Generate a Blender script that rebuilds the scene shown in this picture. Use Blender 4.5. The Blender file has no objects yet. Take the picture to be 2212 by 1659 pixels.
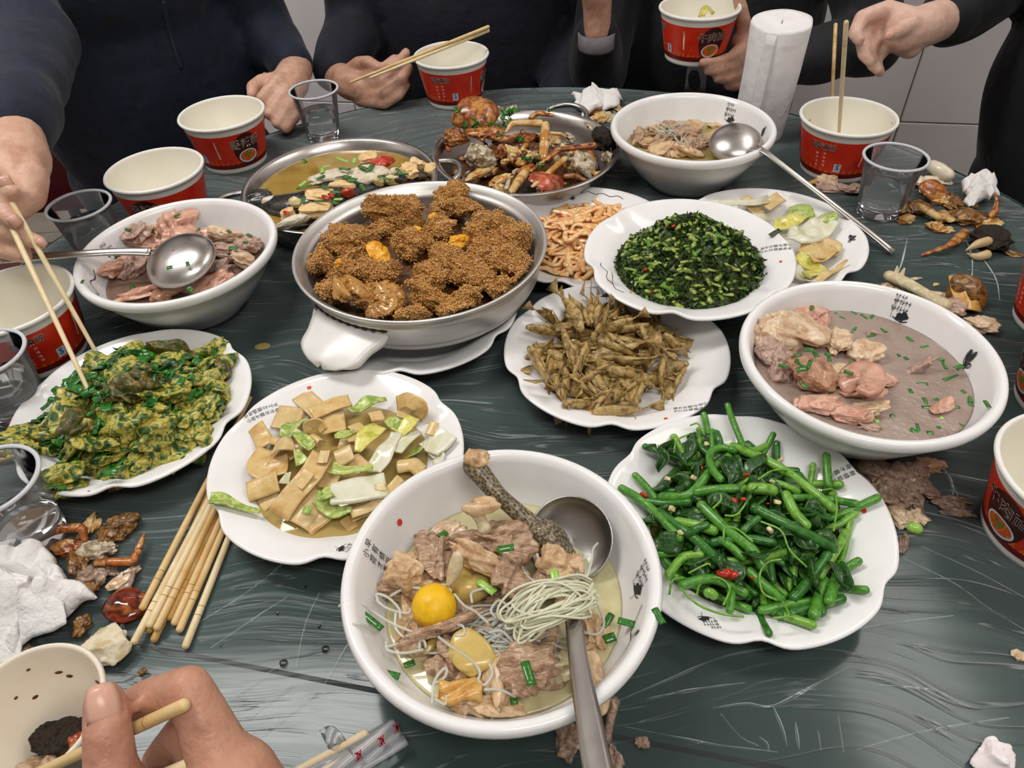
import bpy, math, random
import numpy as np
from mathutils import Vector, Matrix, Euler
RNG = np.random.default_rng(7)
PI = math.pi
SC = bpy.context.scene
COL = SC.collection
TZ = 0.75                                   # height of the table top
# ---------------------------------------------------------------- camera
PITCH, FPX, ROLL, HC = math.radians(43.58), 1573.77, math.radians(3.4458), 0.5408
IW, IH = 2212.0, 1659.0
_c, _s, _cr, _sr = math.cos(PITCH), math.sin(PITCH), math.cos(ROLL), math.sin(ROLL)
FWD = np.array([0, _c, -_s]); _u = np.array([0, _s, _c]); _r = np.array([1.0, 0, 0])
RT = _cr*_r - _sr*_u
UP = _sr*_r + _cr*_u
EYE = np.array([0, 0, TZ + HC])
cd = bpy.data.cameras.new('camera'); cam = bpy.data.objects.new('camera', cd); COL.objects.link(cam)
cd.sensor_fit = 'HORIZONTAL'; cd.sensor_width = 36.0; cd.lens = 36.0*FPX/IW; cd.clip_start = 0.01
cam.matrix_world = Matrix(((RT[0], UP[0], -FWD[0], EYE[0]), (RT[1], UP[1], -FWD[1], EYE[1]), (RT[2], UP[2], -FWD[2], EYE[2]), (0, 0, 0, 1)))
SC.camera = cam
# ---------------------------------------------------------------- world, lights, exposure
w = bpy.data.worlds.new('world'); SC.world = w; w.use_nodes = True
w.node_tree.nodes['Background'].inputs[0].default_value = (0.9, 0.95, 1.0, 1)
w.node_tree.nodes['Background'].inputs[1].default_value = 0.06
SC.view_settings.view_transform = 'Standard'; SC.view_settings.look = 'None'
SC.view_settings.gamma = 1.0; SC.view_settings.use_curve_mapping = False
SC.view_settings.exposure = -0.82
cy = SC.cycles; cy.max_bounces = 7; cy.diffuse_bounces = 3; cy.glossy_bounces = 3; cy.transmission_bounces = 6; cy.transparent_max_bounces = 10; cy.caustics_reflective = False; cy.caustics_refractive = False
LAMPS = [((-0.95, 1.02, 2.66), (1.2, 0.36), 38.0), ((0.45, -0.5, 2.66), (1.2, 0.42), 22.0), ((1.25, 1.1, 2.66), (0.42, 1.2), 10.0)]
for i, (l, sz, pw) in enumerate(LAMPS):
    ld = bpy.data.lights.new('ceiling_panel_light', 'AREA'); ld.shape = 'RECTANGLE'; ld.size, ld.size_y = sz
    ld.energy = pw; ld.color = (1.0, 0.985, 0.97)
    lo = bpy.data.objects.new('ceiling_panel_light', ld); COL.objects.link(lo); lo.location = l
# ---------------------------------------------------------------- helpers: pixels, objects
def ray(x, y): return FWD + RT*(x-IW/2)/FPX - UP*(y-IH/2)/FPX
def P(x, y, h=0.0):
    """world point seen at pixel (x, y) at height h above the table top"""
    d = ray(x, y); k = (TZ+h-EYE[2])/d[2]; return EYE + k*d
def PD(x, y, depth): return EYE + ray(x, y)*depth
def A(*v): return np.array(v, float)
def unit(v): v = np.asarray(v, float); return v/(np.linalg.norm(v)+1e-12)
def origin(o):
    p = np.zeros(3)
    while o is not None: p += np.array(o.location); o = o.parent
    return p
def mk(V, F, smooth=True, name='m'):
    me = bpy.data.meshes.new(name)
    me.from_pydata(np.asarray(V, float).tolist(), [], F if isinstance(F, list) else F.tolist())
    if smooth: me.polygons.foreach_set('use_smooth', np.ones(len(me.polygons), bool))
    me.update(); return me
def tag(o, label=None, cat=None, group=None, kind=None):
    if label: o['label'] = label
    if cat: o['category'] = cat
    if group: o['group'] = group
    if kind: o['kind'] = kind
    return o
def link(name, me, mat=None, parent=None):
    o = bpy.data.objects.new(name, me); COL.objects.link(o)
    if mat is not None:
        if me.materials: me.materials[0] = mat
        else: me.materials.append(mat)
    if parent is not None: o.parent = parent
    return o
def thing(name, loc, label, cat, group=None, kind=None):
    o = bpy.data.objects.new(name, None); COL.objects.link(o); o.location = loc; o.empty_display_size = .02
    return tag(o, label, cat, group, kind)
def part(name, V, F, mat, parent, smooth=True):
    """mesh given in world coordinates, parented to a thing or part"""
    V = np.asarray(V, float) - origin(parent)
    return link(name, mk(V, F, smooth, name), mat, parent)
def solo(name, V, F, mat, label, cat, group=None, smooth=True):
    """a thing that is one mesh: world coordinates, origin at its base"""
    V = np.asarray(V, float); c = A((V[:, 0].min()+V[:, 0].max())/2, (V[:, 1].min()+V[:, 1].max())/2, V[:, 2].min())
    o = link(name, mk(V-c, F, smooth, name), mat); o.location = c
    return tag(o, label, cat, group)
def inst(name, me, M4, label, cat, group=None, mat=None):
    o = bpy.data.objects.new(name, me); COL.objects.link(o); o.matrix_world = M4
    if mat is not None and not me.materials: me.materials.append(mat)
    return tag(o, label, cat, group)
def join(*parts):
    VV, FF, n = [], [], 0
    for V, F in parts:
        V = np.asarray(V, float); VV.append(V)
        FF += [[i+n for i in f] for f in (F if isinstance(F, list) else F.tolist())]; n += len(V)
    return np.concatenate(VV), FF
# ---------------------------------------------------------------- helpers: shapes
def sines(seed, scale, n=14):
    r = np.random.default_rng(seed); K = r.normal(size=(n, 3)); K *= (scale*(0.5+r.random(n))/np.linalg.norm(K, axis=1))[:, None]
    ph = r.random(n)*2*PI; am = r.random(n)+.3; am /= np.sqrt((am**2).sum()/2)
    return lambda V: (np.sin(np.asarray(V)@K.T+ph)*am).sum(1)
_ico = {}
def ico(s):
    if s in _ico: return _ico[s]
    t = (1+5**.5)/2
    V = [(-1,t,0),(1,t,0),(-1,-t,0),(1,-t,0),(0,-1,t),(0,1,t),(0,-1,-t),(0,1,-t),(t,0,-1),(t,0,1),(-t,0,-1),(-t,0,1)]
    F = [(0,11,5),(0,5,1),(0,1,7),(0,7,10),(0,10,11),(1,5,9),(5,11,4),(11,10,2),(10,7,6),(7,1,8),(3,9,4),(3,4,2),(3,2,6),(3,6,8),(3,8,9),(4,9,5),(2,4,11),(6,2,10),(8,6,7),(9,8,1)]
    V = [unit(v) for v in V]
    for _ in range(s):
        mid = {}; N = []
        def m(a, b):
            k = (min(a, b), max(a, b))
            if k not in mid: mid[k] = len(V); V.append(unit(V[a]+V[b]))
            return mid[k]
        for a, b, c in F:
            x, y, z = m(a, b), m(b, c), m(c, a); N += [(a,x,z),(b,y,x),(c,z,y),(x,y,z)]
        F = N
    _ico[s] = (np.array(V), [list(f) for f in F]); return _ico[s]
def rotm(e): return np.array(Euler(e).to_matrix())
def blob(c, dims, seed, rough=.25, freq=2.2, sub=3, rot=(0, 0, 0), fine=.0, boxy=0.0, clamp=None):
    """lumpy closed chunk; dims are half sizes"""
    V, F = ico(sub); V = V.copy()
    if boxy:
        m = np.abs(V).max(1)[:, None]; V = V*(1-boxy)+V/m*boxy*.85
    W = V+.22*np.stack([sines(seed+7+k, 2.2, 6)(V) for k in range(3)], 1)*min(1, rough*2)
    n = sines(seed, freq)(W)*rough+(.55-np.abs(sines(seed+31, freq*1.7, 8)(W)))*rough*.8
    if fine: n = n+sines(seed+99, freq*4)(W)*fine+(.5-np.abs(sines(seed+55, freq*7)(W)))*fine*.9
    V = V*np.maximum(.35, 1+n[:, None]*.5)
    V = (V*np.asarray(dims))@rotm(rot).T+np.asarray(c)
    return (V if clamp is None else clamp_in(V, *clamp)), F
def lathe(prof, n=64, c=(0, 0, 0), fn=None, close=False):
    prof = np.asarray(prof, float); t = np.arange(n)*2*PI/n; m = len(prof)
    V = np.zeros((m, n, 3)); V[:, :, 0] = prof[:, :1]*np.cos(t); V[:, :, 1] = prof[:, :1]*np.sin(t); V[:, :, 2] = prof[:, 1:]
    V = V.reshape(-1, 3)
    if fn is not None: V = fn(V, np.repeat(prof[:, 0], n), np.tile(t, m))
    F = []
    for i in range(m-1 if not close else m):
        a, b = i*n, ((i+1) % m)*n
        F += [[a+j, a+(j+1) % n, b+(j+1) % n, b+j] for j in range(n)]
    return V+np.asarray(c), F
def smooth_path(pts, n):
    """Catmull-Rom resampling (any number of columns)"""
    p = np.asarray(pts, float)
    if len(p) == 2: return p[0]+(p[1]-p[0])*np.linspace(0, 1, n)[:, None]
    q = np.vstack([2*p[0]-p[1], p, 2*p[-1]-p[-2]]); L = np.r_[0, np.cumsum(np.linalg.norm(np.diff(p[:, :3], axis=0), axis=1)+1e-9)]
    s = np.linspace(0, L[-1], n); k = np.clip(np.searchsorted(L, s, 'right')-1, 0, len(p)-2); t = ((s-L[k])/(L[k+1]-L[k]))[:, None]
    a, b, c, d = q[k], q[k+1], q[k+2], q[k+3]
    return .5*(2*b+(c-a)*t+(2*a-5*b+4*c-d)*t*t+(3*b-a-3*c+d)*t**3)
def frames(p, up=(0, 0, 1)):
    T = np.gradient(p, axis=0); T /= np.linalg.norm(T, axis=1)[:, None]+1e-12
    N = np.zeros_like(p); u = np.asarray(up, float)
    if abs(T[0]@u) > .95: u = A(1, .2, .1)
    v = unit(u-T[0]*(u@T[0])); N[0] = v
    for i in range(1, len(p)):
        v = unit(v-T[i]*(v@T[i])); N[i] = v
    return T, N, np.cross(T, N)
def tube(pts, rad, k=10, n=None, flat=1.0, cap=True, up=(0, 0, 1), res=True):
    """swept round tube; rad scalar or per control point; flat squeezes along the up normal"""
    pts = np.asarray(pts, float); rad = np.ones(len(pts))*rad if np.isscalar(rad) else np.asarray(rad, float)
    if res:
        n = n or max(4, 5*(len(pts)-1)+1); q = smooth_path(np.c_[pts, rad], n); p, r = q[:, :3], np.maximum(q[:, 3], 1e-5)
    else: p, r = pts, rad
    T, N, B = frames(p, up)
    if cap:  # rounded ends
        e0 = [(p[0]-T[0]*r[0]*.75, .35), (p[0]-T[0]*r[0]*.45, .8)]; e1 = [(p[-1]+T[-1]*r[-1]*.45, .8), (p[-1]+T[-1]*r[-1]*.75, .35)]
        p = np.vstack([e0[0][0], e0[1][0], p, e1[0][0], e1[1][0]]); r = np.r_[r[0]*.35, r[0]*.8, r, r[-1]*.8, r[-1]*.35]
        N = np.vstack([N[:1], N[:1], N, N[-1:], N[-1:]]); B = np.vstack([B[:1], B[:1], B, B[-1:], B[-1:]])
    t = np.arange(k)*2*PI/k
    V = p[:, None]+r[:, None, None]*(np.cos(t)[None, :, None]*N[:, None]*flat+np.sin(t)[None, :, None]*B[:, None])
    m = len(p); V = V.reshape(-1, 3)
    F = [[i*k+j, i*k+(j+1) % k, (i+1)*k+(j+1) % k, (i+1)*k+j] for i in range(m-1) for j in range(k)]
    F += [list(range(k))[::-1], list(range((m-1)*k, m*k))]
    return V, F
def slab(G, th, nrm=None):
    """closed sheet from a grid of points (a, b, 3), thickness th"""
    a, b = G.shape[:2]
    if nrm is None:
        du = np.gradient(G, axis=0); dv = np.gradient(G, axis=1); nrm = np.cross(du, dv); nrm /= np.linalg.norm(nrm, axis=2)[:, :, None]+1e-12
    th = np.asarray(th, float)
    if th.ndim == 2: th = th[:, :, None]
    V = np.concatenate([(G+nrm*th/2).reshape(-1, 3), (G-nrm*th/2).reshape(-1, 3)]); o = a*b; F = []
    for i in range(a-1):
        for j in range(b-1):
            q = [i*b+j, (i+1)*b+j, (i+1)*b+j+1, i*b+j+1]; F += [q, [x+o for x in q[::-1]]]
    ring = [j for j in range(b)]+[i*b+b-1 for i in range(1, a)]+[(a-1)*b+j for j in range(b-2, -1, -1)]+[i*b for i in range(a-2, 0, -1)]
    for x, y in zip(ring, ring[1:]+ring[:1]): F.append([x, y, y+o, x+o])
    return V, F
def ribbon(pts, width, th, up=(0, 0, 1), n=14, nb=5, curl=0.0, wave=0.0, seed=0):
    """bent strip along pts"""
    pts = np.asarray(pts, float); wd = np.ones(len(pts))*width if np.isscalar(width) else np.asarray(width, float)
    q = smooth_path(np.c_[pts, wd], n); p, wv = q[:, :3], np.maximum(q[:, 3], 1e-4)
    T, N, B = frames(p, up); s = np.linspace(-.5, .5, nb)
    G = p[:, None]+B[:, None]*(wv[:, None]*s)[:, :, None]+N[:, None]*(curl*(s*2)**2)[None, :, None]
    if wave: G = G+N[:, None]*(sines(seed, 180)(G.reshape(-1, 3)).reshape(n, nb, 1))*wave
    return slab(G, th)
def bez_disc(c, r, th, n=24): pass
def extr(poly, z0, z1, bev=0.0):
    """prism of a plan polygon"""
    n = len(poly); V = [(x, y, z0) for x, y in poly]+[(x, y, z1) for x, y in poly]
    return np.array(V, float), [list(range(n))[::-1], list(range(n, 2*n))]+[[i, (i+1) % n, n+(i+1) % n, n+i] for i in range(n)]
def box(c, d, rot=0.0):
    x, y, z = np.asarray(d)/2; V = A([-x,-y,-z],[x,-y,-z],[x,y,-z],[-x,y,-z],[-x,-y,z],[x,-y,z],[x,y,z],[-x,y,z])
    V = V@np.array(Matrix.Rotation(rot, 3, 'Z')).T+np.asarray(c)
    return V, [[0,3,2,1],[4,5,6,7],[0,1,5,4],[1,2,6,5],[2,3,7,6],[3,0,4,7]]
def rbox(c, d, r=.004, rot=(0, 0, 0), k=2):
    """box with rounded edges"""
    bx = Bm_box(d, r, k); return bx[0]@rotm(rot).T+np.asarray(c), bx[1]
import bmesh
_bb = {}
def Bm_box(d, r, k):
    key = (tuple(np.round(d, 5)), r, k)
    if key not in _bb:
        bm = bmesh.new(); bmesh.ops.create_cube(bm, size=1.0)
        for v in bm.verts: v.co = Vector((v.co.x*d[0], v.co.y*d[1], v.co.z*d[2]))
        bmesh.ops.bevel(bm, geom=list(bm.edges), offset=r, segments=k, profile=.5, affect='EDGES')
        bm.verts.ensure_lookup_table(); _bb[key] = (np.array([v.co[:] for v in bm.verts]), [[v.index for v in f.verts] for f in bm.faces]); bm.free()
    return _bb[key]
def remesh(parts, voxel, smooth=6, disp=None, dec=1.0):
    """union of overlapping closed shells as one continuous surface"""
    V, F = join(*parts); me = mk(V, F); o = bpy.data.objects.new('tmp', me); COL.objects.link(o)
    m = o.modifiers.new('r', 'REMESH'); m.mode = 'VOXEL'; m.voxel_size = voxel; m.use_smooth_shade = True
    s = o.modifiers.new('s', 'SMOOTH'); s.factor = .5; s.iterations = smooth
    if dec < 1: q = o.modifiers.new('d', 'DECIMATE'); q.ratio = dec
    dg = bpy.context.evaluated_depsgraph_get(); r = bpy.data.meshes.new_from_object(o.evaluated_get(dg))
    bpy.data.objects.remove(o); bpy.data.meshes.remove(me)
    co = np.zeros(len(r.vertices)*3); r.vertices.foreach_get('co', co); co = co.reshape(-1, 3)
    if disp is not None:
        no = np.zeros(len(r.vertices)*3); r.vertices.foreach_get('normal', no); co = co+no.reshape(-1, 3)*disp(co)[:, None]
    FF = [list(p.vertices) for p in r.polygons]; bpy.data.meshes.remove(r); return co, FF
def rcone(a, b, ra, rb, k=16):
    a, b = np.asarray(a, float), np.asarray(b, float); T = unit(b-a); L = np.linalg.norm(b-a)
    pts, rad = [], []
    for f in (-.98, -.85, -.6, -.3, 0): pts.append(a+T*ra*f); rad.append(ra*math.sqrt(1-f*f))
    for f in (.25, .5, .75): pts.append(a+(b-a)*f); rad.append(ra+(rb-ra)*f)
    for f in (0, .3, .6, .85, .98): pts.append(b+T*rb*f); rad.append(rb*math.sqrt(1-f*f))
    return tube(np.array(pts), np.array(rad), k=k, cap=False, res=False)
def chain(pts, rad, k=14): return [rcone(pts[i], pts[i+1], rad[i], rad[i+1], k) for i in range(len(pts)-1)]
def ell(c, d, rot=(0, 0, 0), sub=3): V, F = ico(sub); return (V*np.asarray(d))@rotm(rot).T+np.asarray(c), F
_txt = {}
def text_mesh(s, size=1.0, offset=0.0, shear=0.0):
    """flat lettering centred on the origin in the xy plane"""
    key = (s, offset, shear)
    if key not in _txt:
        cu = bpy.data.curves.new('t', 'FONT'); cu.body = s; cu.size = 1.0; cu.offset = offset; cu.shear = shear; cu.align_x = 'CENTER'; cu.align_y = 'CENTER'; cu.resolution_u = 2
        o = bpy.data.objects.new('t', cu); COL.objects.link(o); dg = bpy.context.evaluated_depsgraph_get(); dg.update()
        me = bpy.data.meshes.new_from_object(o.evaluated_get(dg)); bpy.data.objects.remove(o)
        V = np.array([v.co[:] for v in me.vertices]).reshape(-1, 3); F = [list(p.vertices) for p in me.polygons]; bpy.data.meshes.remove(me)
        _txt[key] = (V, F)
    V, F = _txt[key]; return V*size, F
# ---------------------------------------------------------------- materials
def lin(h):
    h = h.lstrip('#'); c = [int(h[i:i+2], 16)/255 for i in (0, 2, 4)]
    return tuple([(x/12.92 if x <= .04045 else ((x+.055)/1.055)**2.4) for x in c])+(1,)
MATS = {}
def M(name, cols='#cccccc', scale=60.0, rough=.5, metal=0.0, bump=None, sss=0.0, sssr=(.6, .3, .2), coat=0.0, tex='NOISE', detail=4.0, spec=.5, trans=0.0, ior=1.45, alpha=1.0, emit=None, stretch=None, rvar=0.0, dist=0.0, spots=None, contrast=(.32, .68), sheen=0.0):
    if name in MATS: return MATS[name]
    m = bpy.data.materials.new(name); m.use_nodes = True; nt = m.node_tree; N = nt.nodes; L = nt.links; b = N['Principled BSDF']
    if isinstance(cols, str): cols = [cols]
    tc = N.new('ShaderNodeTexCoord'); oi = N.new('ShaderNodeObjectInfo'); mp = N.new('ShaderNodeMapping'); mu = N.new('ShaderNodeMath'); mu.operation = 'MULTIPLY'; mu.inputs[1].default_value = 37.0
    L.new(oi.outputs['Random'], mu.inputs[0]); L.new(mu.outputs[0], mp.inputs['Location']); L.new(tc.outputs['Object'], mp.inputs['Vector'])
    if stretch: mp.inputs['Scale'].default_value = stretch
    def noise(sc, det, kind='NOISE', dst=0.0):
        if kind == 'VORONOI':
            n = N.new('ShaderNodeTexVoronoi'); n.inputs['Scale'].default_value = sc; L.new(mp.outputs[0], n.inputs['Vector']); return n.outputs['Distance']
        n = N.new('ShaderNodeTexNoise'); n.inputs['Scale'].default_value = sc; n.inputs['Detail'].default_value = det; n.inputs['Distortion'].default_value = dst; L.new(mp.outputs[0], n.inputs['Vector']); return n.outputs['Fac']
    def ramp(src, cc, ct):
        r = N.new('ShaderNodeValToRGB'); L.new(src, r.inputs[0]); e = r.color_ramp.elements
        for i, c in enumerate(cc):
            p = ct[0]+(ct[1]-ct[0])*i/max(1, len(cc)-1)
            if i < 2: e[i].position = p; e[i].color = lin(c)
            else: q = e.new(p); q.color = lin(c)
        return r.outputs[0]
    if len(cols) == 1: b.inputs['Base Color'].default_value = lin(cols[0])
    else:
        src = noise(scale, detail, tex, dist); out = ramp(src, cols, contrast if tex == 'NOISE' else (0, .8))
        if spots:
            sp = noise(spots[1], 2.0); r = N.new('ShaderNodeValToRGB'); L.new(sp, r.inputs[0]); r.color_ramp.elements[0].position = spots[2]; r.color_ramp.elements[1].position = spots[2]+.05
            mx = N.new('ShaderNodeMix'); mx.data_type = 'RGBA'; L.new(r.outputs[0], mx.inputs['Factor']); L.new(out, mx.inputs['A']); mx.inputs['B'].default_value = lin(spots[0]); out = mx.outputs['Result']
        L.new(out, b.inputs['Base Color'])
    b.inputs['Roughness'].default_value = rough; b.inputs['Metallic'].default_value = metal; b.inputs['Specular IOR Level'].default_value = spec; b.inputs['IOR'].default_value = ior
    if rvar:
        rn = noise(scale*1.7, 3.0); mr = N.new('ShaderNodeMapRange'); L.new(rn, mr.inputs[0]); mr.inputs[1].default_value = .3; mr.inputs[2].default_value = .7; mr.inputs[3].default_value = max(.02, rough-rvar); mr.inputs[4].default_value = rough+rvar; L.new(mr.outputs[0], b.inputs['Roughness'])
    if sss: b.inputs['Subsurface Weight'].default_value = sss; b.inputs['Subsurface Radius'].default_value = sssr; b.inputs['Subsurface Scale'].default_value = .008
    if coat: b.inputs['Coat Weight'].default_value = coat; b.inputs['Coat Roughness'].default_value = .08
    if sheen: b.inputs['Sheen Weight'].default_value = sheen
    if trans: b.inputs['Transmission Weight'].default_value = trans
    if alpha < 1: b.inputs['Alpha'].default_value = alpha
    if emit: b.inputs['Emission Color'].default_value = lin(emit[0]); b.inputs['Emission Strength'].default_value = emit[1]
    if bump:
        prev = None
        for bb in (bump if isinstance(bump, list) else [bump]):
            bs, bd = bb[0], bb[1]; src = noise(bs, 5.0, bb[2] if len(bb) > 2 else 'NOISE'); bn = N.new('ShaderNodeBump'); bn.inputs['Strength'].default_value = 1.0; bn.inputs['Distance'].default_value = bd; L.new(src, bn.inputs['Height'])
            if prev is not None: L.new(prev, bn.inputs['Normal'])
            prev = bn.outputs['Normal']
        L.new(prev, b.inputs['Normal'])
    MATS[name] = m; return m
WHITE = M('white_melamine', ['#f5f4f4', '#efeeed'], 30, rough=.14, spec=.5)
INK = M('black_ink', '#23262b', rough=.5)
RED_INK = M('red_ink', '#e2402c', rough=.5)
STEEL = M('worn_steel', ['#bdb8b2', '#c6c2bd'], 18, rough=.3, metal=1.0, rvar=.05)
def clamp_in(V, c, rfun, z0=-1.0):
    """keep points inside a round vessel whose inner radius at height z is rfun(z)"""
    d = V[:, :2]-np.asarray(c)[:2]; r = np.hypot(d[:, 0], d[:, 1])+1e-9; R = np.array([rfun(z) for z in V[:, 2]-c[2]])
    V = V.copy(); V[:, :2] = np.asarray(c)[:2]+d*np.minimum(1, R/r)[:, None]; V[:, 2] = np.maximum(V[:, 2], z0) if z0 > 0 else V[:, 2]; return V
# ---------------------------------------------------------------- room
def flat(name, V, F, mat): return tag(link(name, mk(V, F, False, name), mat), kind='structure')
X0, X1, Y0, Y1, ZC = -2.1, 2.1, -1.75, 2.85, 2.72
YM = (Y0+Y1)/2
PLASTER = M('white_plaster', ['#e9e6e4', '#e2dfdd'], 6, rough=.8)
TILE = M('white_wall_tile', ['#e3dee0', '#dcd7da'], 4, rough=.12, bump=(5, .0006))
GROUT = M('pale_grout', '#b9b2b3', rough=.8)
FLOORM = M('beige_floor_tile', ['#a59c90', '#968d82'], 9, rough=.35)
fl = flat('floor', *box((0, YM, -.05), (X1-X0+.4, Y1-Y0+.4, .1)), M('floor_grout', '#6f6861', rough=.8))
tm = mk(*Bm_box((.394, .394, .02), .003, 1), False, 'tile')
tm.materials.append(FLOORM)
for i in range(11):
    for j in range(12):
        o = link('tile', tm, None, fl); o.location = (X0+.1+.2+i*.4-.2, Y0+.2+j*.4, -.004)
flat('ceiling', *box((0, YM, ZC+.05), (X1-X0+.4, Y1-Y0+.4, .1)), PLASTER)
flat('wall_left', *box((X0-.05, YM, ZC/2), (.1, Y1-Y0+.2, ZC)), PLASTER)
flat('wall_right', *box((X1+.05, YM, ZC/2), (.1, Y1-Y0+.2, ZC)), PLASTER)
flat('wall_front', *box((0, Y0-.05, ZC/2), (X1-X0, .1, ZC)), PLASTER)
WY = math.radians(-13); WO = A(1.119, 1.927, TZ-.375); WD = A(math.cos(WY), math.sin(WY), 0); WN = A(-WD[1], WD[0], 0)   # grout crossing seen behind the right-hand cup
V, F = box((0, 0, 0), (4.6, .1, ZC), WY); wb = flat('wall_back', V+WO-WD*1.1+WN*.06+A(0, 0, ZC/2-WO[2]), F, GROUT)
wt = mk(*Bm_box((.397, .02, .447), .0025, 1), False, 'tile'); wt.materials.append(TILE)
for i in range(-8, 3):
    for j in range(-1, 6):
        c = WO+WD*(.2+.4*i)+WN*.004+A(0, 0, .225+.45*j)
        if c[2] > ZC or c[2] < -.2: continue
        o = link('tile', wt, None, wb); o.location = c; o.rotation_euler = (0, 0, WY)
for l, sz, pw in LAMPS:
    t = thing('ceiling_light', (l[0], l[1], ZC), 'flat white ceiling light panel overhead, out of view', 'ceiling light', 'ceiling light panels')
    part('frame', *rbox((l[0], l[1], ZC-.02), (sz[0]+.06, sz[1]+.06, .04), .006), M('light_frame', '#f0f0f0', rough=.4), t)
    part('diffuser', *rbox((l[0], l[1], ZC-.042), (sz[0], sz[1], .008), .002), M('light_diffuser', '#ffffff', rough=.5, emit=('#fff6e8', 6.0)), t)
# ---------------------------------------------------------------- table with a leaf, film laid over it
TC = A(.025, .655); TR = .717
SA, SB = P(152, 1365)[:2], P(814, 1492)[:2]
sd = unit(SB-SA); sn = A(sd[1], -sd[0])          # along the seam, outward (towards the camera)
if sn[1] > 0: sn = -sn
sdist = (SA-TC)@sn
table = thing('round_table', (TC[0], TC[1], 0), 'round dark green folding table under wrinkled clear plastic film', 'table')
TABLEM = M('dark_green_tabletop', ['#063029', '#083a32'], 5, rough=.12, spec=.35)
def disc_part(lo, hi, n=120):
    pts = []
    for i in range(n):
        a = 2*PI*i/n; p = A(math.cos(a), math.sin(a))*TR; s = p@sn
        if lo is not None and s < lo: continue
        if hi is not None and s > hi: continue
        pts.append((a, p))
    e = hi if hi is not None else lo; hw = math.sqrt(TR*TR-e*e)
    for q in (-1, 1):
        p = sn*e+sd*hw*q; pts.append((math.atan2(p[1], p[0]) % (2*PI), p))
    c0 = np.mean([p for _, p in pts], axis=0); pts.sort(key=lambda t: math.atan2(t[1][1]-c0[1], t[1][0]-c0[0]))
    return [tuple(p+TC) for _, p in pts]
part('tabletop', *extr(disc_part(None, sdist-.0018), TZ-.024, TZ), TABLEM, table, False)
part('drop_leaf', *extr(disc_part(sdist+.0018, None), TZ-.025, TZ-.0012), TABLEM, table, False)
part('seam_tape', *extr([tuple(TC+sn*(sdist+a)+sd*b) for a, b in ((-.006, -.5), (.006, -.5), (.006, .5), (-.006, .5))], TZ-.032, TZ-.0265), M('black_rubber', '#0b0c0d', rough=.6), table, False)
LEGM = M('grey_steel_leg', '#55585a', rough=.4, metal=.8)
part('pedestal', *lathe([(.001, .03), (.05, .03), (.05, TZ-.05), (.16, TZ-.03), (.001, TZ-.03)], 32, (TC[0], TC[1], 0)), LEGM, table)
for k in range(4):
    a = k*PI/2+.6; q = A(math.cos(a), math.sin(a), 0); c = A(TC[0], TC[1], 0)
    part('foot', *tube([c+q*.03+A(0, 0, .06), c+q*.25+A(0, 0, .045), c+q*.38+A(0, 0, .024)], [.03, .026, .02]), LEGM, table)
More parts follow.
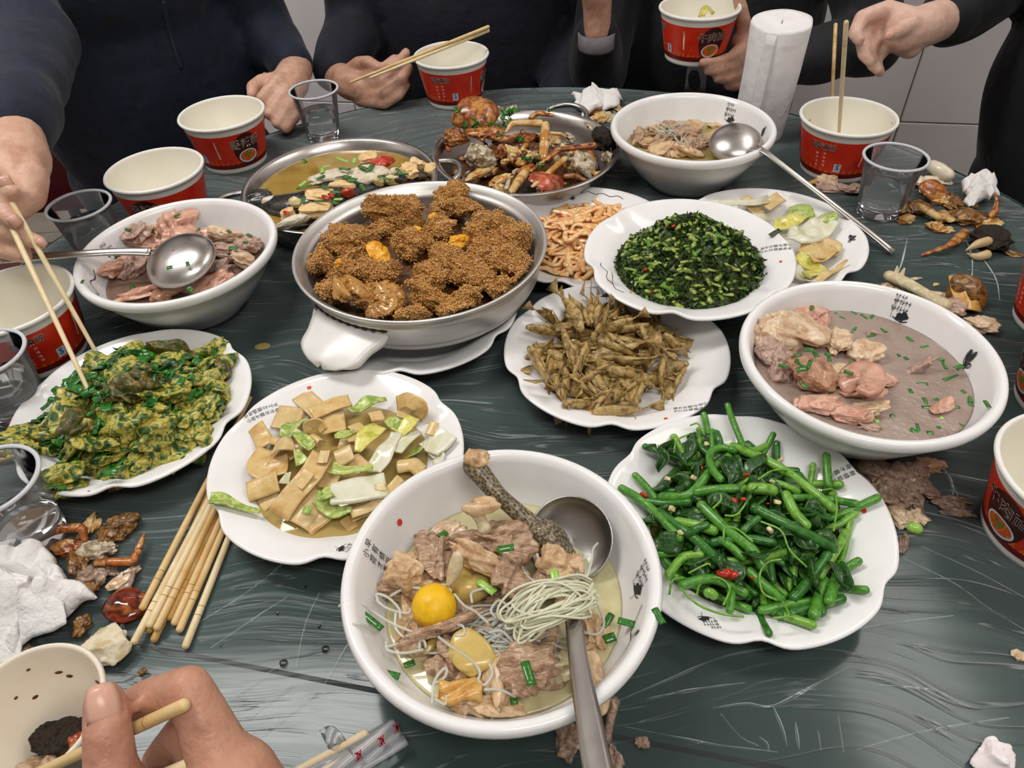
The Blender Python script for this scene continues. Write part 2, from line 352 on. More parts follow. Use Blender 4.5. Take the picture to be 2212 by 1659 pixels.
# film: a clear sheet with raised creases, hanging a little over the edge
film_mat = bpy.data.materials.new('clear_plastic_film'); film_mat.use_nodes = True
def film_nodes():
    nt = film_mat.node_tree; N = nt.nodes; L = nt.links; N.clear()
    out = N.new('ShaderNodeOutputMaterial'); mix = N.new('ShaderNodeMixShader'); tr = N.new('ShaderNodeBsdfTransparent'); gl = N.new('ShaderNodeBsdfPrincipled')
    gl.inputs['Base Color'].default_value = (.62, .66, .68, 1); gl.inputs['Roughness'].default_value = .2; gl.inputs['Specular IOR Level'].default_value = 1.0
    tr.inputs[0].default_value = (.93, .95, .95, 1)
    tc = N.new('ShaderNodeTexCoord')
    def nz(sc, rot, scale, det=3.0, dist=0.0):
        wn = N.new('ShaderNodeTexNoise'); wn.inputs['Scale'].default_value = 3.2; wn.inputs['Detail'].default_value = 1.5; L.new(tc.outputs['Object'], wn.inputs['Vector'])
        ad = N.new('ShaderNodeVectorMath'); ad.operation = 'MULTIPLY_ADD'; L.new(wn.outputs['Color'], ad.inputs[0]); ad.inputs[1].default_value = (.22, .22, 0); L.new(tc.outputs['Object'], ad.inputs[2])
        mp = N.new('ShaderNodeMapping'); mp.inputs['Rotation'].default_value = (0, 0, rot); mp.inputs['Scale'].default_value = scale; L.new(ad.outputs[0], mp.inputs['Vector'])
        n = N.new('ShaderNodeTexNoise'); n.inputs['Scale'].default_value = sc; n.inputs['Detail'].default_value = det; n.inputs['Distortion'].default_value = dist; L.new(mp.outputs[0], n.inputs['Vector']); return n.outputs['Fac']
    def mth(op, a, b=None, c=None):
        m = N.new('ShaderNodeMath'); m.operation = op
        for i, v in enumerate((a, b, c)):
            if v is None: continue
            if isinstance(v, (int, float)): m.inputs[i].default_value = v
            else: L.new(v, m.inputs[i])
        return m.outputs[0]
    def rng(v, a, b, c, d):
        m = N.new('ShaderNodeMapRange'); L.new(v, m.inputs[0])
        for i, x in enumerate((a, b, c, d)): m.inputs[i+1].default_value = x
        return m.outputs[0]
    # streaks in two directions, each present in its own patches
    s1 = nz(20, .5, (.12, 2.6, 1)); s2 = nz(20, -.45, (.14, 2.4, 1)); s3 = nz(22, 1.45, (.12, 2.2, 1))
    m1 = nz(3.1, 0, (1, 1, 1), 2.0); m2 = nz(3.3, 2.0, (1, 1, 1), 2.0)
    h = mth('ADD', mth('MULTIPLY', s1, rng(m1, .45, .6, 0, 1)), mth('ADD', mth('MULTIPLY', s2, rng(m1, .55, .42, 0, 1)), mth('MULTIPLY', s3, rng(m2, .5, .62, 0, 1))))
    # sharp creases: thin lines where the streak noise crosses its middle
    def crease(s, wd): return rng(mth('ABSOLUTE', mth('SUBTRACT', s, .5)), 0, wd*.6, 1, 0)
    cr = mth('ADD', mth('MULTIPLY', crease(s1, .018), rng(m1, .5, .62, 0, 1)), mth('ADD', mth('MULTIPLY', crease(s2, .016), rng(m1, .5, .38, 0, 1)), mth('MULTIPLY', crease(s3, .018), rng(m2, .54, .66, 0, 1))))
    bn = N.new('ShaderNodeBump'); bn.inputs['Strength'].default_value = 1.0; bn.inputs['Distance'].default_value = .0035; L.new(h, bn.inputs['Height'])
    b2 = N.new('ShaderNodeBump'); b2.inputs['Strength'].default_value = 1.0; b2.inputs['Distance'].default_value = .0012; L.new(cr, b2.inputs['Height']); L.new(bn.outputs[0], b2.inputs['Normal'])
    L.new(b2.outputs[0], gl.inputs['Normal'])
    fr = N.new('ShaderNodeFresnel'); fr.inputs['IOR'].default_value = 1.5; L.new(b2.outputs[0], fr.inputs['Normal'])
    haze = rng(nz(2.3, 0, (1, 1, 1), 3.0), .35, .7, .015, .085)
    fac = mth('ADD', mth('ADD', haze, mth('MULTIPLY', fr.outputs[0], 1.05)), mth('MULTIPLY', cr, .22))
    fac = mth('MINIMUM', fac, .9)
    L.new(fac, mix.inputs[0]); L.new(tr.outputs[0], mix.inputs[1]); L.new(gl.outputs[0], mix.inputs[2]); L.new(mix.outputs[0], out.inputs[0])
film_nodes()
def film_geo():
    parts = []
    nr, na = 60, 200; V = [(TC[0], TC[1], TZ+.0012)]; F = []
    wob = sines(5, 9)
    for i in range(1, nr+1):
        f = i/nr*1.12; r = TR*min(f, 1.004); dz = 0 if f <= 1 else -(f-1)*TR*1.0
        for j in range(na):
            a = 2*PI*j/na; rr = r+(.004+.006*math.sin(a*23)*math.sin(a*7) if f > 1 else 0)
            V.append((TC[0]+rr*math.cos(a), TC[1]+rr*math.sin(a), TZ+.0012+dz))
    V = np.array(V); V[:, 2] += np.where(V[:, 2] > TZ, np.abs(wob(V))*.0005, 0)
    F = [[0, 1+j, 1+(j+1) % na] for j in range(na)]
    for i in range(nr-1):
        a, b = 1+i*na, 1+(i+1)*na; F += [[a+j, b+j, b+(j+1) % na, a+(j+1) % na] for j in range(na)]
    parts.append((V, F))
    # raised creases seen in the photograph (pixel polylines on the table plane)
    CR = [[(1333,1515),(1440,1470),(1560,1420),(1690,1395)],[(1690,1400),(1800,1375),(1900,1350),(2060,1330)],[(1395,1510),(1500,1490),(1610,1475)],[(1540,1530),(1610,1520),(1670,1525),(1760,1480),(1835,1440)],[(1670,1525),(1690,1575),(1700,1612)],
          [(1718,1560),(1726,1620)],[(1766,1578),(1774,1622)],[(1640,1592),(1656,1606),(1660,1625)],[(1810,1545),(1822,1625)],[(1555,1540),(1600,1592),(1640,1612)],[(1900,1480),(2010,1490),(2060,1510)],[(1850,1620),(2000,1580),(2180,1550)],[(1950,1205),(2060,1260),(2130,1310),(2212,1360)],[(1990,1180),(2100,1230),(2212,1290)],[(1350,1570),(1450,1590),(1540,1608),(1680,1625)],
          [(1010,1050),(1080,1010),(1100,980)],[(430,1345),(560,1260),(740,1110)],[(640,1440),(660,1350),(690,1280)],[(700,1480),(760,1380),(800,1310)],[(455,1400),(620,1290)],[(480,1520),(600,1440)],[(520,1560),(640,1470)],[(560,1590),(690,1490)],[(250,1330),(240,1395)],[(262,1325),(268,1400)],[(2080,500),(2100,560),(2095,640)],[(2110,540),(2150,600),(2160,650)],[(1960,515),(1950,560),(1940,590)],[(2000,990),(2050,1030),(2060,1080)],[(2040,1010),(2075,1085)]]
    for c in CR:
        p = smooth_path(np.array([P(x, y, .0012) for x, y in c]), 26); T, Nn, B = frames(p)
        s = np.linspace(0, 1, len(p)); jit = sines(len(c)*7+int(c[0][0]), 160)(p); hh = (.0011*np.sin(PI*s)**.6*(1+.4*jit))[:, None]; wd = (.00035+.00055*np.sin(PI*s)*(1+.5*jit))[:, None]
        Lw = p-B*wd; R = p+B*wd; Tp = p+A(0, 0, 1)*np.maximum(hh, .0001)+B*wd*.5*jit[:, None]*.6
        m = len(p); parts.append((np.vstack([Lw, Tp, R]), [[i, i+1, m+i+1, m+i] for i in range(m-1)]+[[m+i, m+i+1, 2*m+i+1, 2*m+i] for i in range(m-1)]))
    return join(*parts)
fo = link('plastic_film', mk(*film_geo(), True, 'plastic_film'), film_mat); tag(fo, 'thin clear wrinkled plastic film spread over the dark green table', 'plastic film')
# ---------------------------------------------------------------- red chairs round the table
CHM = M('dark_red_plastic', ['#5a1420', '#4d101b'], 20, rough=.35)
def chair(loc, ang, label, group, wide=.40):
    t = thing('dining_chair', (loc[0], loc[1], 0), label, 'chair', group); R = np.array(Matrix.Rotation(ang, 3, 'Z'))
    def pl(vf): return vf[0]@R.T+A(loc[0], loc[1], 0), vf[1]
    part('seat', *pl(rbox((0, 0, .44), (wide, .40, .03), .012)), CHM, t)
    part('backrest', *pl(rbox((0, .20, .70), (wide, .025, .34), .011, (-.1, 0, 0))), CHM, t)
    for sx in (-1, 1):
        part('back_post', *pl(tube([(sx*.17, .19, .44), (sx*.17, .205, .66), (sx*.17, .235, .86)], .012)), LEGM, t)
        for sy in (-1, 1): part('leg', *pl(tube([(sx*.17, sy*.17, .43), (sx*.19, sy*.2, .008)], .012)), LEGM, t)
    return t
# ---------------------------------------------------------------- tableware
def on(p, h=0.0): return A(p[0], p[1], TZ+.0016+h)
BOWLC = dict(front=(-.0162, .2886), left=(-.384, .7484), far=(.2775, .990), right=(.3306, .4932))
BPROF = [(.001, .003), (.052, .003), (.054, 0), (.058, 0), (.060, .006), (.074, .017), (.0865, .034), (.1, .053), (.1085, .069), (.1125, .0705), (.1150, .074), (.1155, .078), (.1142, .0815), (.1115, .083), (.1075, .0815), (.1045, .076), (.099, .060), (.0885, .040), (.073, .0225), (.058, .013), (.045, .010), (.02, .009), (.001, .009)]
def bowl_in(r):
    q = [(a, b) for a, b in BPROF[13:]][::-1]; return np.interp(r, [a for a, _ in q], [b for _, b in q])
def bowl_map(V, c, ang, rc, off=.0005, rot=0.0):
    """lettering plane -> inner wall: x runs round the bowl, y towards the rim"""
    cs, sn_ = math.cos(rot), math.sin(rot); x = V[:, 0]*cs-V[:, 1]*sn_; y = V[:, 0]*sn_+V[:, 1]*cs
    r = rc+y*.62; a = ang-x/rc; z = bowl_in(r)+off
    return np.stack([c[0]+(r-.0006)*np.cos(a), c[1]+(r-.0006)*np.sin(a), z+c[2]], 1)
def brush(pts, wd): return ribbon([(x, y, 0) for x, y in pts], wd, .00005, n=4 if len(pts) == 2 else 14, nb=2)
def disc2(c, r, n=14, sy=1.0):
    t = np.arange(n)*2*PI/n; return np.c_[c[0]+r*np.cos(t), c[1]+r*sy*np.sin(t), 0*t], [list(range(n))]
def poem_shapes(size, cols):
    sh = []
    for k, s in enumerate(cols):
        for i, ch in enumerate(s):
            V, F = text_mesh(ch, size); sh.append((V+A(k*size*1.25, -i*size*1.05, 0), F))
    return join(*sh)
def lotus_shapes(s):
    tt = np.linspace(0, 2*PI, 26, endpoint=False); rr = s*.62*(1+.22*np.sin(tt*2+.6)+.14*np.sin(tt*5+1)+.08*np.sin(tt*9)); sh = [(np.c_[rr*np.cos(tt)+s*.15, rr*np.sin(tt)*.62-s*.1, 0*tt], [list(range(26))]), brush([(s*.1, -.2*s), (s*.3, -.7*s), (s*.2, -1.2*s)], s*.05), brush([(-.9*s, -.25*s), (-.3*s, -.45*s), (.5*s, -.5*s), (1.0*s, -.3*s)], s*.1), brush([(-1.1*s, 1.3*s), (-1.15*s, .4*s), (-1.1*s, -.4*s)], s*.05)]
    r = np.random.default_rng(3)
    for i in range(16): x = -1.3*s+(i % 6)*.34*s; y = .35*s+(i//6)*.5*s; k = s*.2; sh += [brush([(x-k*.6, y+r.normal()*.05*s), (x+k*.6, y+r.normal()*.05*s)], s*.06), brush([(x+r.normal()*.05*s, y-k), (x+r.normal()*.05*s, y+k)], s*.055)]
    return join(*sh)
def butterfly_shapes(s):
    sh = []
    for a, r, k in ((2.2, 1.0, 1), (.35, .7, 0), (-1.0, .75, 0), (1.5, .95, 1)):
        c = A(math.cos(a), math.sin(a))*r*s*.55; t = np.linspace(0, 2*PI, 18, endpoint=False)
        o = np.c_[np.cos(t)*r*s*.55, np.sin(t)*r*s*.26]@np.array([[math.cos(a), math.sin(a)], [-math.sin(a), math.cos(a)]])+c
        sh.append(brush([tuple(x) for x in np.vstack([o, o[:2]])], s*.07))
        if k: sh.append((np.c_[(o-c)*.6+c*1.25, 0*t], [list(range(18))]))
        for q in (-.25, 0, .25): sh.append(brush([(0, 0), tuple(A(math.cos(a+q), math.sin(a+q))*r*s*.95)], s*.05))
    return join(*sh)
def make_bowl(key, label, art):
    c = on(BOWLC[key]); t = thing('soup_bowl', c, label, 'bowl', 'white round soup bowls')
    part('bowl_body', *lathe(BPROF, 96, c), WHITE, t)
    for kind, ang, rc, size, rot in art:
        if kind == 'poem': V, F = poem_shapes(size, ['小荷才露尖尖角', '早有蜻蜓立上头']); part('lettering', bowl_map(V-A(0, -size*3, 0), c, ang, rc, rot=rot), F, INK, t)
        if kind == 'lotus': V, F = lotus_shapes(size); part('lotus_print', bowl_map(V, c, ang, rc, rot=rot), F, INK, t)
        if kind == 'fly': V, F = butterfly_shapes(size); part('butterfly_print', bowl_map(V, c, ang, rc, rot=rot), F, INK, t)
        if kind == 'seal': V, F = disc2((0, 0), size, 14, .7); part('red_seal', bowl_map(V, c, ang, rc, rot=rot), F, RED_INK, t)
        if kind == 'sage': V, F = brush([(-.03, .004), (-.015, -.002), (.0, .003), (.018, -.001), (.03, .002)], size); part('vine_line', bowl_map(V, c, ang, rc, rot=rot), F, INK, t)
    return c
def wang(key, px, py, h=.06):
    p = P(px, py, h); c = BOWLC[key]; return math.atan2(p[1]-c[1], p[0]-c[0])
cF = make_bowl('front', 'big white soup bowl holding chicken stew with glass noodles and a chicken foot', [('poem', wang('front', 818, 1215), .094, .0055, .2), ('seal', wang('front', 860, 1133), .100, .0025, 0), ('lotus', wang('front', 1368, 1275), .100, .008, .2), ('lotus', wang('front', 1366, 1390), .104, .003, 2.), ('sage', wang('front', 1345, 1400), .1, .0007, 0)])
cL = make_bowl('left', 'white soup bowl of pink pig trotters with an upturned ladle, beside a red noodle cup', [('lotus', wang('left', 250, 550), .098, .007, 0), ('sage', wang('left', 205, 625), .1, .0007, 0)])
cB = make_bowl('far', 'white soup bowl of half-eaten chicken noodle soup in front of the paper napkin roll', [('lotus', wang('far', 1580, 255), .098, .008, 0), ('fly', wang('far', 1635, 300), .100, .007, .3)])
cR = make_bowl('right', 'white soup bowl of cloudy trotter soup with scallions and a butterfly print', [('lotus', wang('right', 1955, 672), .100, .008, 0), ('fly', wang('right', 2100, 787), .098, .009, 0)])
# plates with six bracket notches
def notch(t, t0):
    d = (np.asarray(t)-t0+PI/6) % (PI/3)-PI/6; return np.exp(-(d/.115)**2)
PPROF = [(.001, .004), (.056, .004), (.058, 0), (.063, 0), (.066, .005), (.082, .013), (.097, .020), (.112, .0255), (.1165, .0275), (.1178, .0292), (.1172, .0308), (.115, .0312), (.110, .0292), (.097, .0242), (.088, .0195), (.080, .0135), (.073, .0095), (.062, .0078), (.03, .0075), (.001, .0075)]
def plate_fn(c, t0, tilt=None):
    def fn(V, r, t):
        k = np.clip((r-.062)/.055, 0, 1); nt = notch(t, t0)
        V = V.copy(); s = 1-.048*nt*k**1.3+.008*k; V[:, 0] *= s; V[:, 1] *= s; V[:, 2] += .0028*nt*k*k-.0006*k
        if tilt is not None: V = V@tilt.T
        return V+np.asarray(c)
    return fn
def plate_top(r): q = PPROF[11:][::-1]; return np.interp(r, [a for a, _ in q], [b for _, b in q])
def make_plate(cxy, h, t0, label, art=(), tilt=None):
    c = on(cxy, h); t = thing('serving_plate', c, label, 'plate', 'white scalloped serving plates'); fn = plate_fn(c, t0, tilt)
    part('plate_body', *lathe(PPROF, 144, (0, 0, 0), fn), WHITE, t)
    def wall(V, ang, rc, rot):
        cs, s_ = math.cos(rot), math.sin(rot); x = V[:, 0]*cs-V[:, 1]*s_; y = V[:, 0]*s_+V[:, 1]*cs; r = rc+y*.95; a = ang-x/rc
        return fn(np.stack([r*np.cos(a), r*np.sin(a), plate_top(r)+.0005], 1), r, a)
    for kind, ang, rc, size, rot in art:
        if kind == 'poem': V, F = poem_shapes(size, ['小荷才露尖尖角', '早有蜻蜓立上头']); part('lettering', wall(V+A(0, size*3, 0), ang, rc, rot), F, INK, t)
        if kind == 'lotus': V, F = lotus_shapes(size); part('lotus_print', wall(V, ang, rc, rot), F, INK, t)
        if kind == 'fly': V, F = butterfly_shapes(size); part('butterfly_print', wall(V, ang, rc, rot), F, INK, t)
        if kind == 'seal': V, F = disc2((0, 0), size, 14, .8); part('red_seal', wall(V, ang, rc, rot), F, RED_INK, t)
        if kind == 'vine': V, F = brush([(-.03, 0), (-.02, .004), (-.01, 0), (0, .003), (.012, -.001), (.02, .003), (.03, 0)], size); part('vine_print', wall(V, ang, rc, rot), F, INK, t)
    return c
PC = dict(G=(.1893, .3587), T=(-.1669, .454), O=(-.3873, .5411), F=(.1118, .5808))
def pang(cxy, px, py, h=.028):
    p = P(px, py, h); return math.atan2(p[1]-cxy[1], p[0]-cxy[0])
cG = make_plate(PC['G'], 0, math.radians(20), 'white scalloped plate of stir-fried green vine shoots', [('poem', pang(PC['G'], 1770, 1040), .103, .0055, -.2), ('seal', pang(PC['G'], 1852, 1102), .100, .0028, 0), ('lotus', pang(PC['G'], 1530, 1325), .104, .006, .6)])
cT = make_plate(PC['T'], 0, math.radians(32), 'white scalloped plate of tofu skin and cabbage in brown sauce, under the pot handle', [('poem', pang(PC['T'], 590, 910), .104, .005, 1.2), ('seal', pang(PC['T'], 678, 862), .105, .0024, 0), ('lotus', pang(PC['T'], 740, 1170), .104, .006, 1.)])
cO = make_plate(PC['O'], 0, math.radians(40), 'white scalloped plate piled with green chive omelette', [('seal', pang(PC['O'], 205, 1048), .113, .0012, 0)])
cFi = make_plate(PC['F'], 0, math.radians(20), 'white scalloped plate heaped with small fried fish', [('poem', pang(PC['F'], 1470, 865), .108, .0045, .9), ('seal', pang(PC['F'], 1430, 897), .109, .002, 0), ('lotus', pang(PC['F'], 1310, 655), .1, .006, 0)])
cK = make_plate((.1035, .8095), 0, math.radians(10), 'white scalloped plate of orange spicy shredded radish', [('vine', pang((.1035, .8095), 1300, 425), .104, .0008, 0), ('lotus', pang((.1035, .8095), 1240, 440), .098, .005, 0)])
cC = make_plate((.332, .778), 0, math.radians(5), 'white scalloped plate with leftover cabbage and yellow tofu skin', [('fly', pang((.332, .778), 1800, 515), .1, .008, .6)])
LTILT = rotm((.02, -.01, 0))
cV = make_plate((.2105, .700), .0335, math.radians(10), 'white scalloped plate of chopped dark leafy greens resting on the other plates', [('poem', pang((.2105, .700), 1660, 530, .065), .104, .0045, -.4), ('seal', pang((.2105, .700), 1703, 560, .065), .102, .002, 0), ('vine', pang((.2105, .700), 1320, 590, .065), .1, .0008, 0)], LTILT)
# flat plate under the aluminium pot
cU = make_plate((-.106, .676), 0, math.radians(25), 'white plate underneath the aluminium pot, only its edge showing', [('fly', pang((-.106, .676), 715, 735), .102, .006, 0)])
# aluminium pot
ALU = M('brushed_aluminium', ['#d6d4d0', '#dedcd8'], 25, rough=.42, metal=.92, stretch=(1, 1, 14), rvar=.04)
pc_ = A(-.0955, .7215, TZ+.0335)
pot = thing('aluminium_pot', pc_, 'round aluminium pot of millet-coated meat with a white tab handle', 'pot')
HP = .0535
POTP = [(.001, 0), (.124, 0), (.129, .002), (.1305, .006), (.1290, .009), (.1335, .011), (.1360, .016), (.1385, .036), (.1395, .039), (.1370, .0405), (.1385, .043), (.1445, .0485), (.1458, HP-.003), (.1453, HP-.001), (.1435, HP), (.1415, HP-.002), (.1355, HP-.007), (.1340, HP-.0105), (.1320, HP-.011), (.1305, .036), (.1265, .008), (.121, .004), (.001, .003)]
part('pot_body', *lathe(POTP, 128, pc_), ALU, pot)
ha = math.atan2(P(800, 720, .03)[1]-pc_[1], P(800, 720, .03)[0]-pc_[0])
def handle_geo():
    e = A(math.cos(ha), math.sin(ha), 0); s = A(-math.sin(ha), math.cos(ha), 0); n = 22; G = np.zeros((n, 13, 3))
    for i, u in enumerate(np.linspace(0, 1, n)):
        wdt = .046*(1-.12*u)*math.sqrt(max(0, 1-max(0, (u-.45)/.55)**2.4))*(1+.06*math.sin(u*9)); wdt = max(wdt, .003)
        for j, v in enumerate(np.linspace(-1, 1, 13)):
            rad = .132+.05*u; G[i, j] = pc_+e*(math.sqrt(max(rad**2-(v*wdt)**2*(1-u), 0)))+s*v*wdt+A(0, 0, .027-.014*u+.003*math.cos(v*2.2)-.004*(u**3))
    return slab(G, .0085)
part('tab_handle', *handle_geo(), M('white_plastic', ['#f3f1ee', '#e9e6e1'], 40, rough=.25), pot)
t_ = np.linspace(-.36, .36, 30)
part('burnt_edge', *tube([pc_+A(math.cos(ha+q)*.1378, math.sin(ha+q)*.1378, .034) for q in t_], [.0018+.0007*math.sin(i*2.1) for i in range(30)], k=6, n=60), M('burnt_grease', ['#1c130b', '#3b2814', '#120c07'], 300, rough=.7), pot)
# shallow steel pans
PANP = [(.001, 0), (.112, 0), (.118, .003), (.131, .035), (.1355, .0475), (.1405, .049), (.143, .0485), (.1437, .0495), (.143, .0507), (.1395, .051), (.1345, .0492), (.1295, .035), (.116, .0045), (.112, .0018), (.001, .0018)]
def make_pan(cxy, label, hang):
    c = on(cxy); t = thing('steel_pan', c, label, 'pan', 'shallow steel pans'); part('pan_body', *lathe([(a*.957, b) for a, b in PANP], 128, c), STEEL, t)
    for a in hang:
        e = A(math.cos(a), math.sin(a), 0); s = A(-math.sin(a), math.cos(a), 0)
        pts = [c+e*(.128+.042*math.sin(q)**.7)+s*(.036*math.cos(q))+A(0, 0, .042+.006*math.sin(q)) for q in np.linspace(0, PI, 15)]
        part('loop_handle', *tube(pts, .0042, n=40), STEEL, t)
    return c
cS = make_pan((-.2235, .9475), 'shallow steel pan of fish and tofu soup with loop handles', [math.radians(196), math.radians(8)])
cCr = make_pan((.0405, 1.0135), 'shallow steel pan heaped with braised crab pieces', [math.radians(60), math.radians(240)])
# paper noodle cups
PAPER = M('white_paper_cup', ['#f4f2ec', '#efece4'], 20, rough=.45); PAPERIN = M('cream_cup_lining', ['#f1ecdd', '#ece6d5'], 20, rough=.35)
CUPRED = M('printed_red', ['#d92a17', '#e03a1a', '#cf2113'], 30, rough=.32); MAROON = M('printed_maroon', '#6d130f', rough=.32); DKBROWN = M('printed_brown', '#43130f', rough=.32)
CREAM = M('printed_cream', '#f3e6d6', rough=.4); BLUEP = M('printed_blue', '#2f6fae', rough=.4); PALEB = M('printed_pale_blue', '#d5e4ee', rough=.4)
ORANGE = M('printed_orange_soup', ['#e2601b', '#d8421a', '#eb9a2b'], 400, rough=.4, detail=2.0); GREENP = M('printed_green', '#4f8a2f', rough=.4); FLAME = M('printed_flame', '#e8641d', rough=.4)
CH = .08
CUPO = [(.001, .0045), (.0465, .0045), (.048, 0), (.0492, .0005), (.0495, .004), (.04975, .0055), (.0563, .04), (.0631, .0738), (.0634, .0750), (.0637, .0752), (.0660, .0760), (.0672, .0785), (.0662, .0805), (.0642, .0812), (.0627, .080), (.0622, .0775)]
CUPI = [(.0622, .0775), (.0482, .007), (.046, .0062), (.001, .006)]
def cup_r(z): return .0495+(z-.004)/.0712*.0139
def lettering(s, size, off): return text_mesh(s, size, off)
def make_cup(pos, label, face, brand='酸辣粉', tilt=None, dirt=False, sides='AB', simple=False):
    """face: world direction (radians) towards which the small-print side looks; the oval badge sits a third of a turn on"""
    c = np.asarray(pos, float); t = thing('paper_noodle_cup', c, label, 'cup', 'red paper noodle cups'); R = np.eye(3) if tilt is None else tilt
    def pl(V): return np.asarray(V)@R.T+c
    def add(n, V, F, m, par=None, sm=True): return part(n, pl(V), F, m, par or t, sm)
    add('cup_wall', *lathe(CUPO, 72), PAPER); add('cup_lining', *lathe(CUPI, 72), PAPERIN)
    zs = np.linspace(.0095, .066, 8); add('red_band', *lathe([(cup_r(z)+.00025, z) for z in zs], 72), CUPRED)
    zs = np.linspace(.0088, .0165, 4); add('maroon_band', *lathe([(cup_r(z)+.0004, z) for z in zs], 72), MAROON)
    def cone(V, a0, z0, off): a = a0+V[:, 0]/.058; z = z0+V[:, 1]; r = cup_r(z)+off; return np.stack([r*np.cos(a), r*np.sin(a), z], 1)
    def grid_ell(rx, ry, n=22, dx=0, dy=0, k=5):
        th = np.arange(n)*2*PI/n; V = [(dx, dy, 0)]; F = []
        for i in range(1, k+1): V += [(dx+rx*i/k*math.cos(q), dy+ry*i/k*math.sin(q), 0) for q in th]
        F = [[0, 1+j, 1+(j+1) % n] for j in range(n)]
        for i in range(k-1): F += [[1+i*n+j, 1+(i+1)*n+j, 1+(i+1)*n+(j+1) % n, 1+i*n+(j+1) % n] for j in range(n)]
        return np.array(V), F
    if simple: return t, pl
    fl_ = []
    for i in range(40):
        x = (i/40-.5)*2*PI*.058; hgt = .004+.006*abs(math.sin(i*2.7)); fl_.append((A([x-.003, .016, 0], [x+.003, .016, 0], [x+.0012*math.sin(i), .016+hgt, 0]), [[0, 1, 2]]))
    V, F = join(*fl_); add('flame_print', cone(V, face, 0, .00042), F, FLAME)
    for s in 'AB':
        if s == 'A' and 'A' in sides:
            for k in ((0, PI) if 'B' not in sides else (0,)):
                a0 = face+k
                V, F = lettering(brand, .0115, .02); add('lettering_outline', cone(V, a0, .055, .0005), F, CREAM)
                V, F = lettering(brand, .0115, .0); add('lettering', cone(V, a0, .055, .0009), F, INK)
                sm = [text_mesh(ch, .0042)for ch in '辣的过瘾风味独特']; q = join(*[(v+A(-.008+.011*(i//4), .0045+.002*(i//4)-.0062*(i % 4), 0), f) for i, (v, f) in enumerate(sm)]); add('small_print', cone(q[0], a0, .0385, .0006), q[1], CREAM)
                qm = add('quality_mark', cone(*[A([-.005, -.0065, 0], [.005, -.0065, 0], [.005, .0065, 0], [-.005, .0065, 0])], a0+.42, .0255, .0006), [[0, 1, 2, 3]], PALEB)
                V, F = text_mesh('S', .012, .02); add('quality_letter', cone(V, a0+.42, .0262, .0009), F, BLUEP, qm)
                V, F = brush([(0, .018), (0, -.012)], .0022); add('side_strip', cone(V, a0+.95, .04, .0005), F, CREAM)
        if s == 'B' and 'B' in sides:
            for k in (1.75, 1.75+PI):
                a0 = face+k
                V, F = grid_ell(.0215, .0265); ob = add('oval_badge', cone(V, a0, .0385, .0006), F, DKBROWN)
                V, F = lettering(brand, .0165, .022); add('badge_outline', cone(V, a0, .048, .0009), F, CREAM, ob)
                V, F = lettering(brand, .0165, .0); add('badge_lettering', cone(V, a0, .048, .0012), F, DKBROWN, ob)
                V, F = grid_ell(.016, .0112); add('printed_bowl', cone(V, a0, .0265, .001), F, PALEB, ob)
                V, F = grid_ell(.0135, .0088); add('printed_soup', cone(V, a0, .0272, .0013), F, ORANGE, ob)
                V, F = join(grid_ell(.004, .002, 9, -.003, .002, 2), grid_ell(.003, .002, 9, .003, .003, 2), grid_ell(.002, .003, 9, 0, -.002, 2)); add('printed_herbs', cone(V, a0, .0278, .0016), F, GREENP, ob)
    if dirt:
        r = np.random.default_rng(4); q = []
        for i in range(9):
            a, z = r.random()*6.28, .05+.022*r.random(); rr = np.interp(z, [.007, .0775], [.0482, .0622])-.0004; d = ell((rr*math.cos(a), rr*math.sin(a), z), (.0004, .001+.002*r.random(), .0008+.0012*r.random()), (0, 0, a), 2); q.append(d)
        
        for d in q: add('sauce_drip', *d, M('tan_drip', '#c09a58', rough=.3))
    return t, pl
def face_at(cxy, px, py, h): p = P(px, py, h); return math.atan2(p[1]-cxy[1], p[0]-cxy[0])
def cupc(x, y): return on((x, y))
q = cupc(-.4291, 1.1383); make_cup(q, 'empty red paper noodle cup with oval badge, beside a man’s fist', face_at(q, 525, 315, .04)-1.75)
q = cupc(-.4778, .958); make_cup(q, 'empty red paper noodle cup standing behind the trotter bowl', face_at(q, 345, 440, .04)-1.75)
q = cupc(-.0722, 1.3332); make_cup(q, 'red paper noodle cup behind the crab pan, in front of the man holding chopsticks', face_at(q, 950, 185, .05))
q = cupc(.5014, .994); make_cup(q, 'used red paper noodle cup with two chopsticks standing in it', face_at(q, 1780, 325, .05), dirt=True); CUP4 = q
q = cupc(-.546, .667); make_cup(q, 'empty red paper noodle cup between the omelette plate and trotter bowl', face_at(q, 60, 735, .055)); CUP5 = q
q = cupc(.4455, .3445); make_cup(q, 'red paper noodle cup with a beef noodle badge, beside chewed meat scraps', face_at(q, 2165, 1110, .045)-1.75, '牛肉面'); CUP6 = q
q = cupc(.5535, .490); make_cup(q, 'red paper noodle cup whose printed bowl badge faces the butterfly bowl', face_at(q, 2195, 820, .03)-1.75, '牛肉面')
q = cupc(.618, .612); make_cup(q, 'red paper noodle cup with a blue quality mark, near the crab shell scraps', face_at(q, 2200, 680, .03)-.42, '牛肉面')
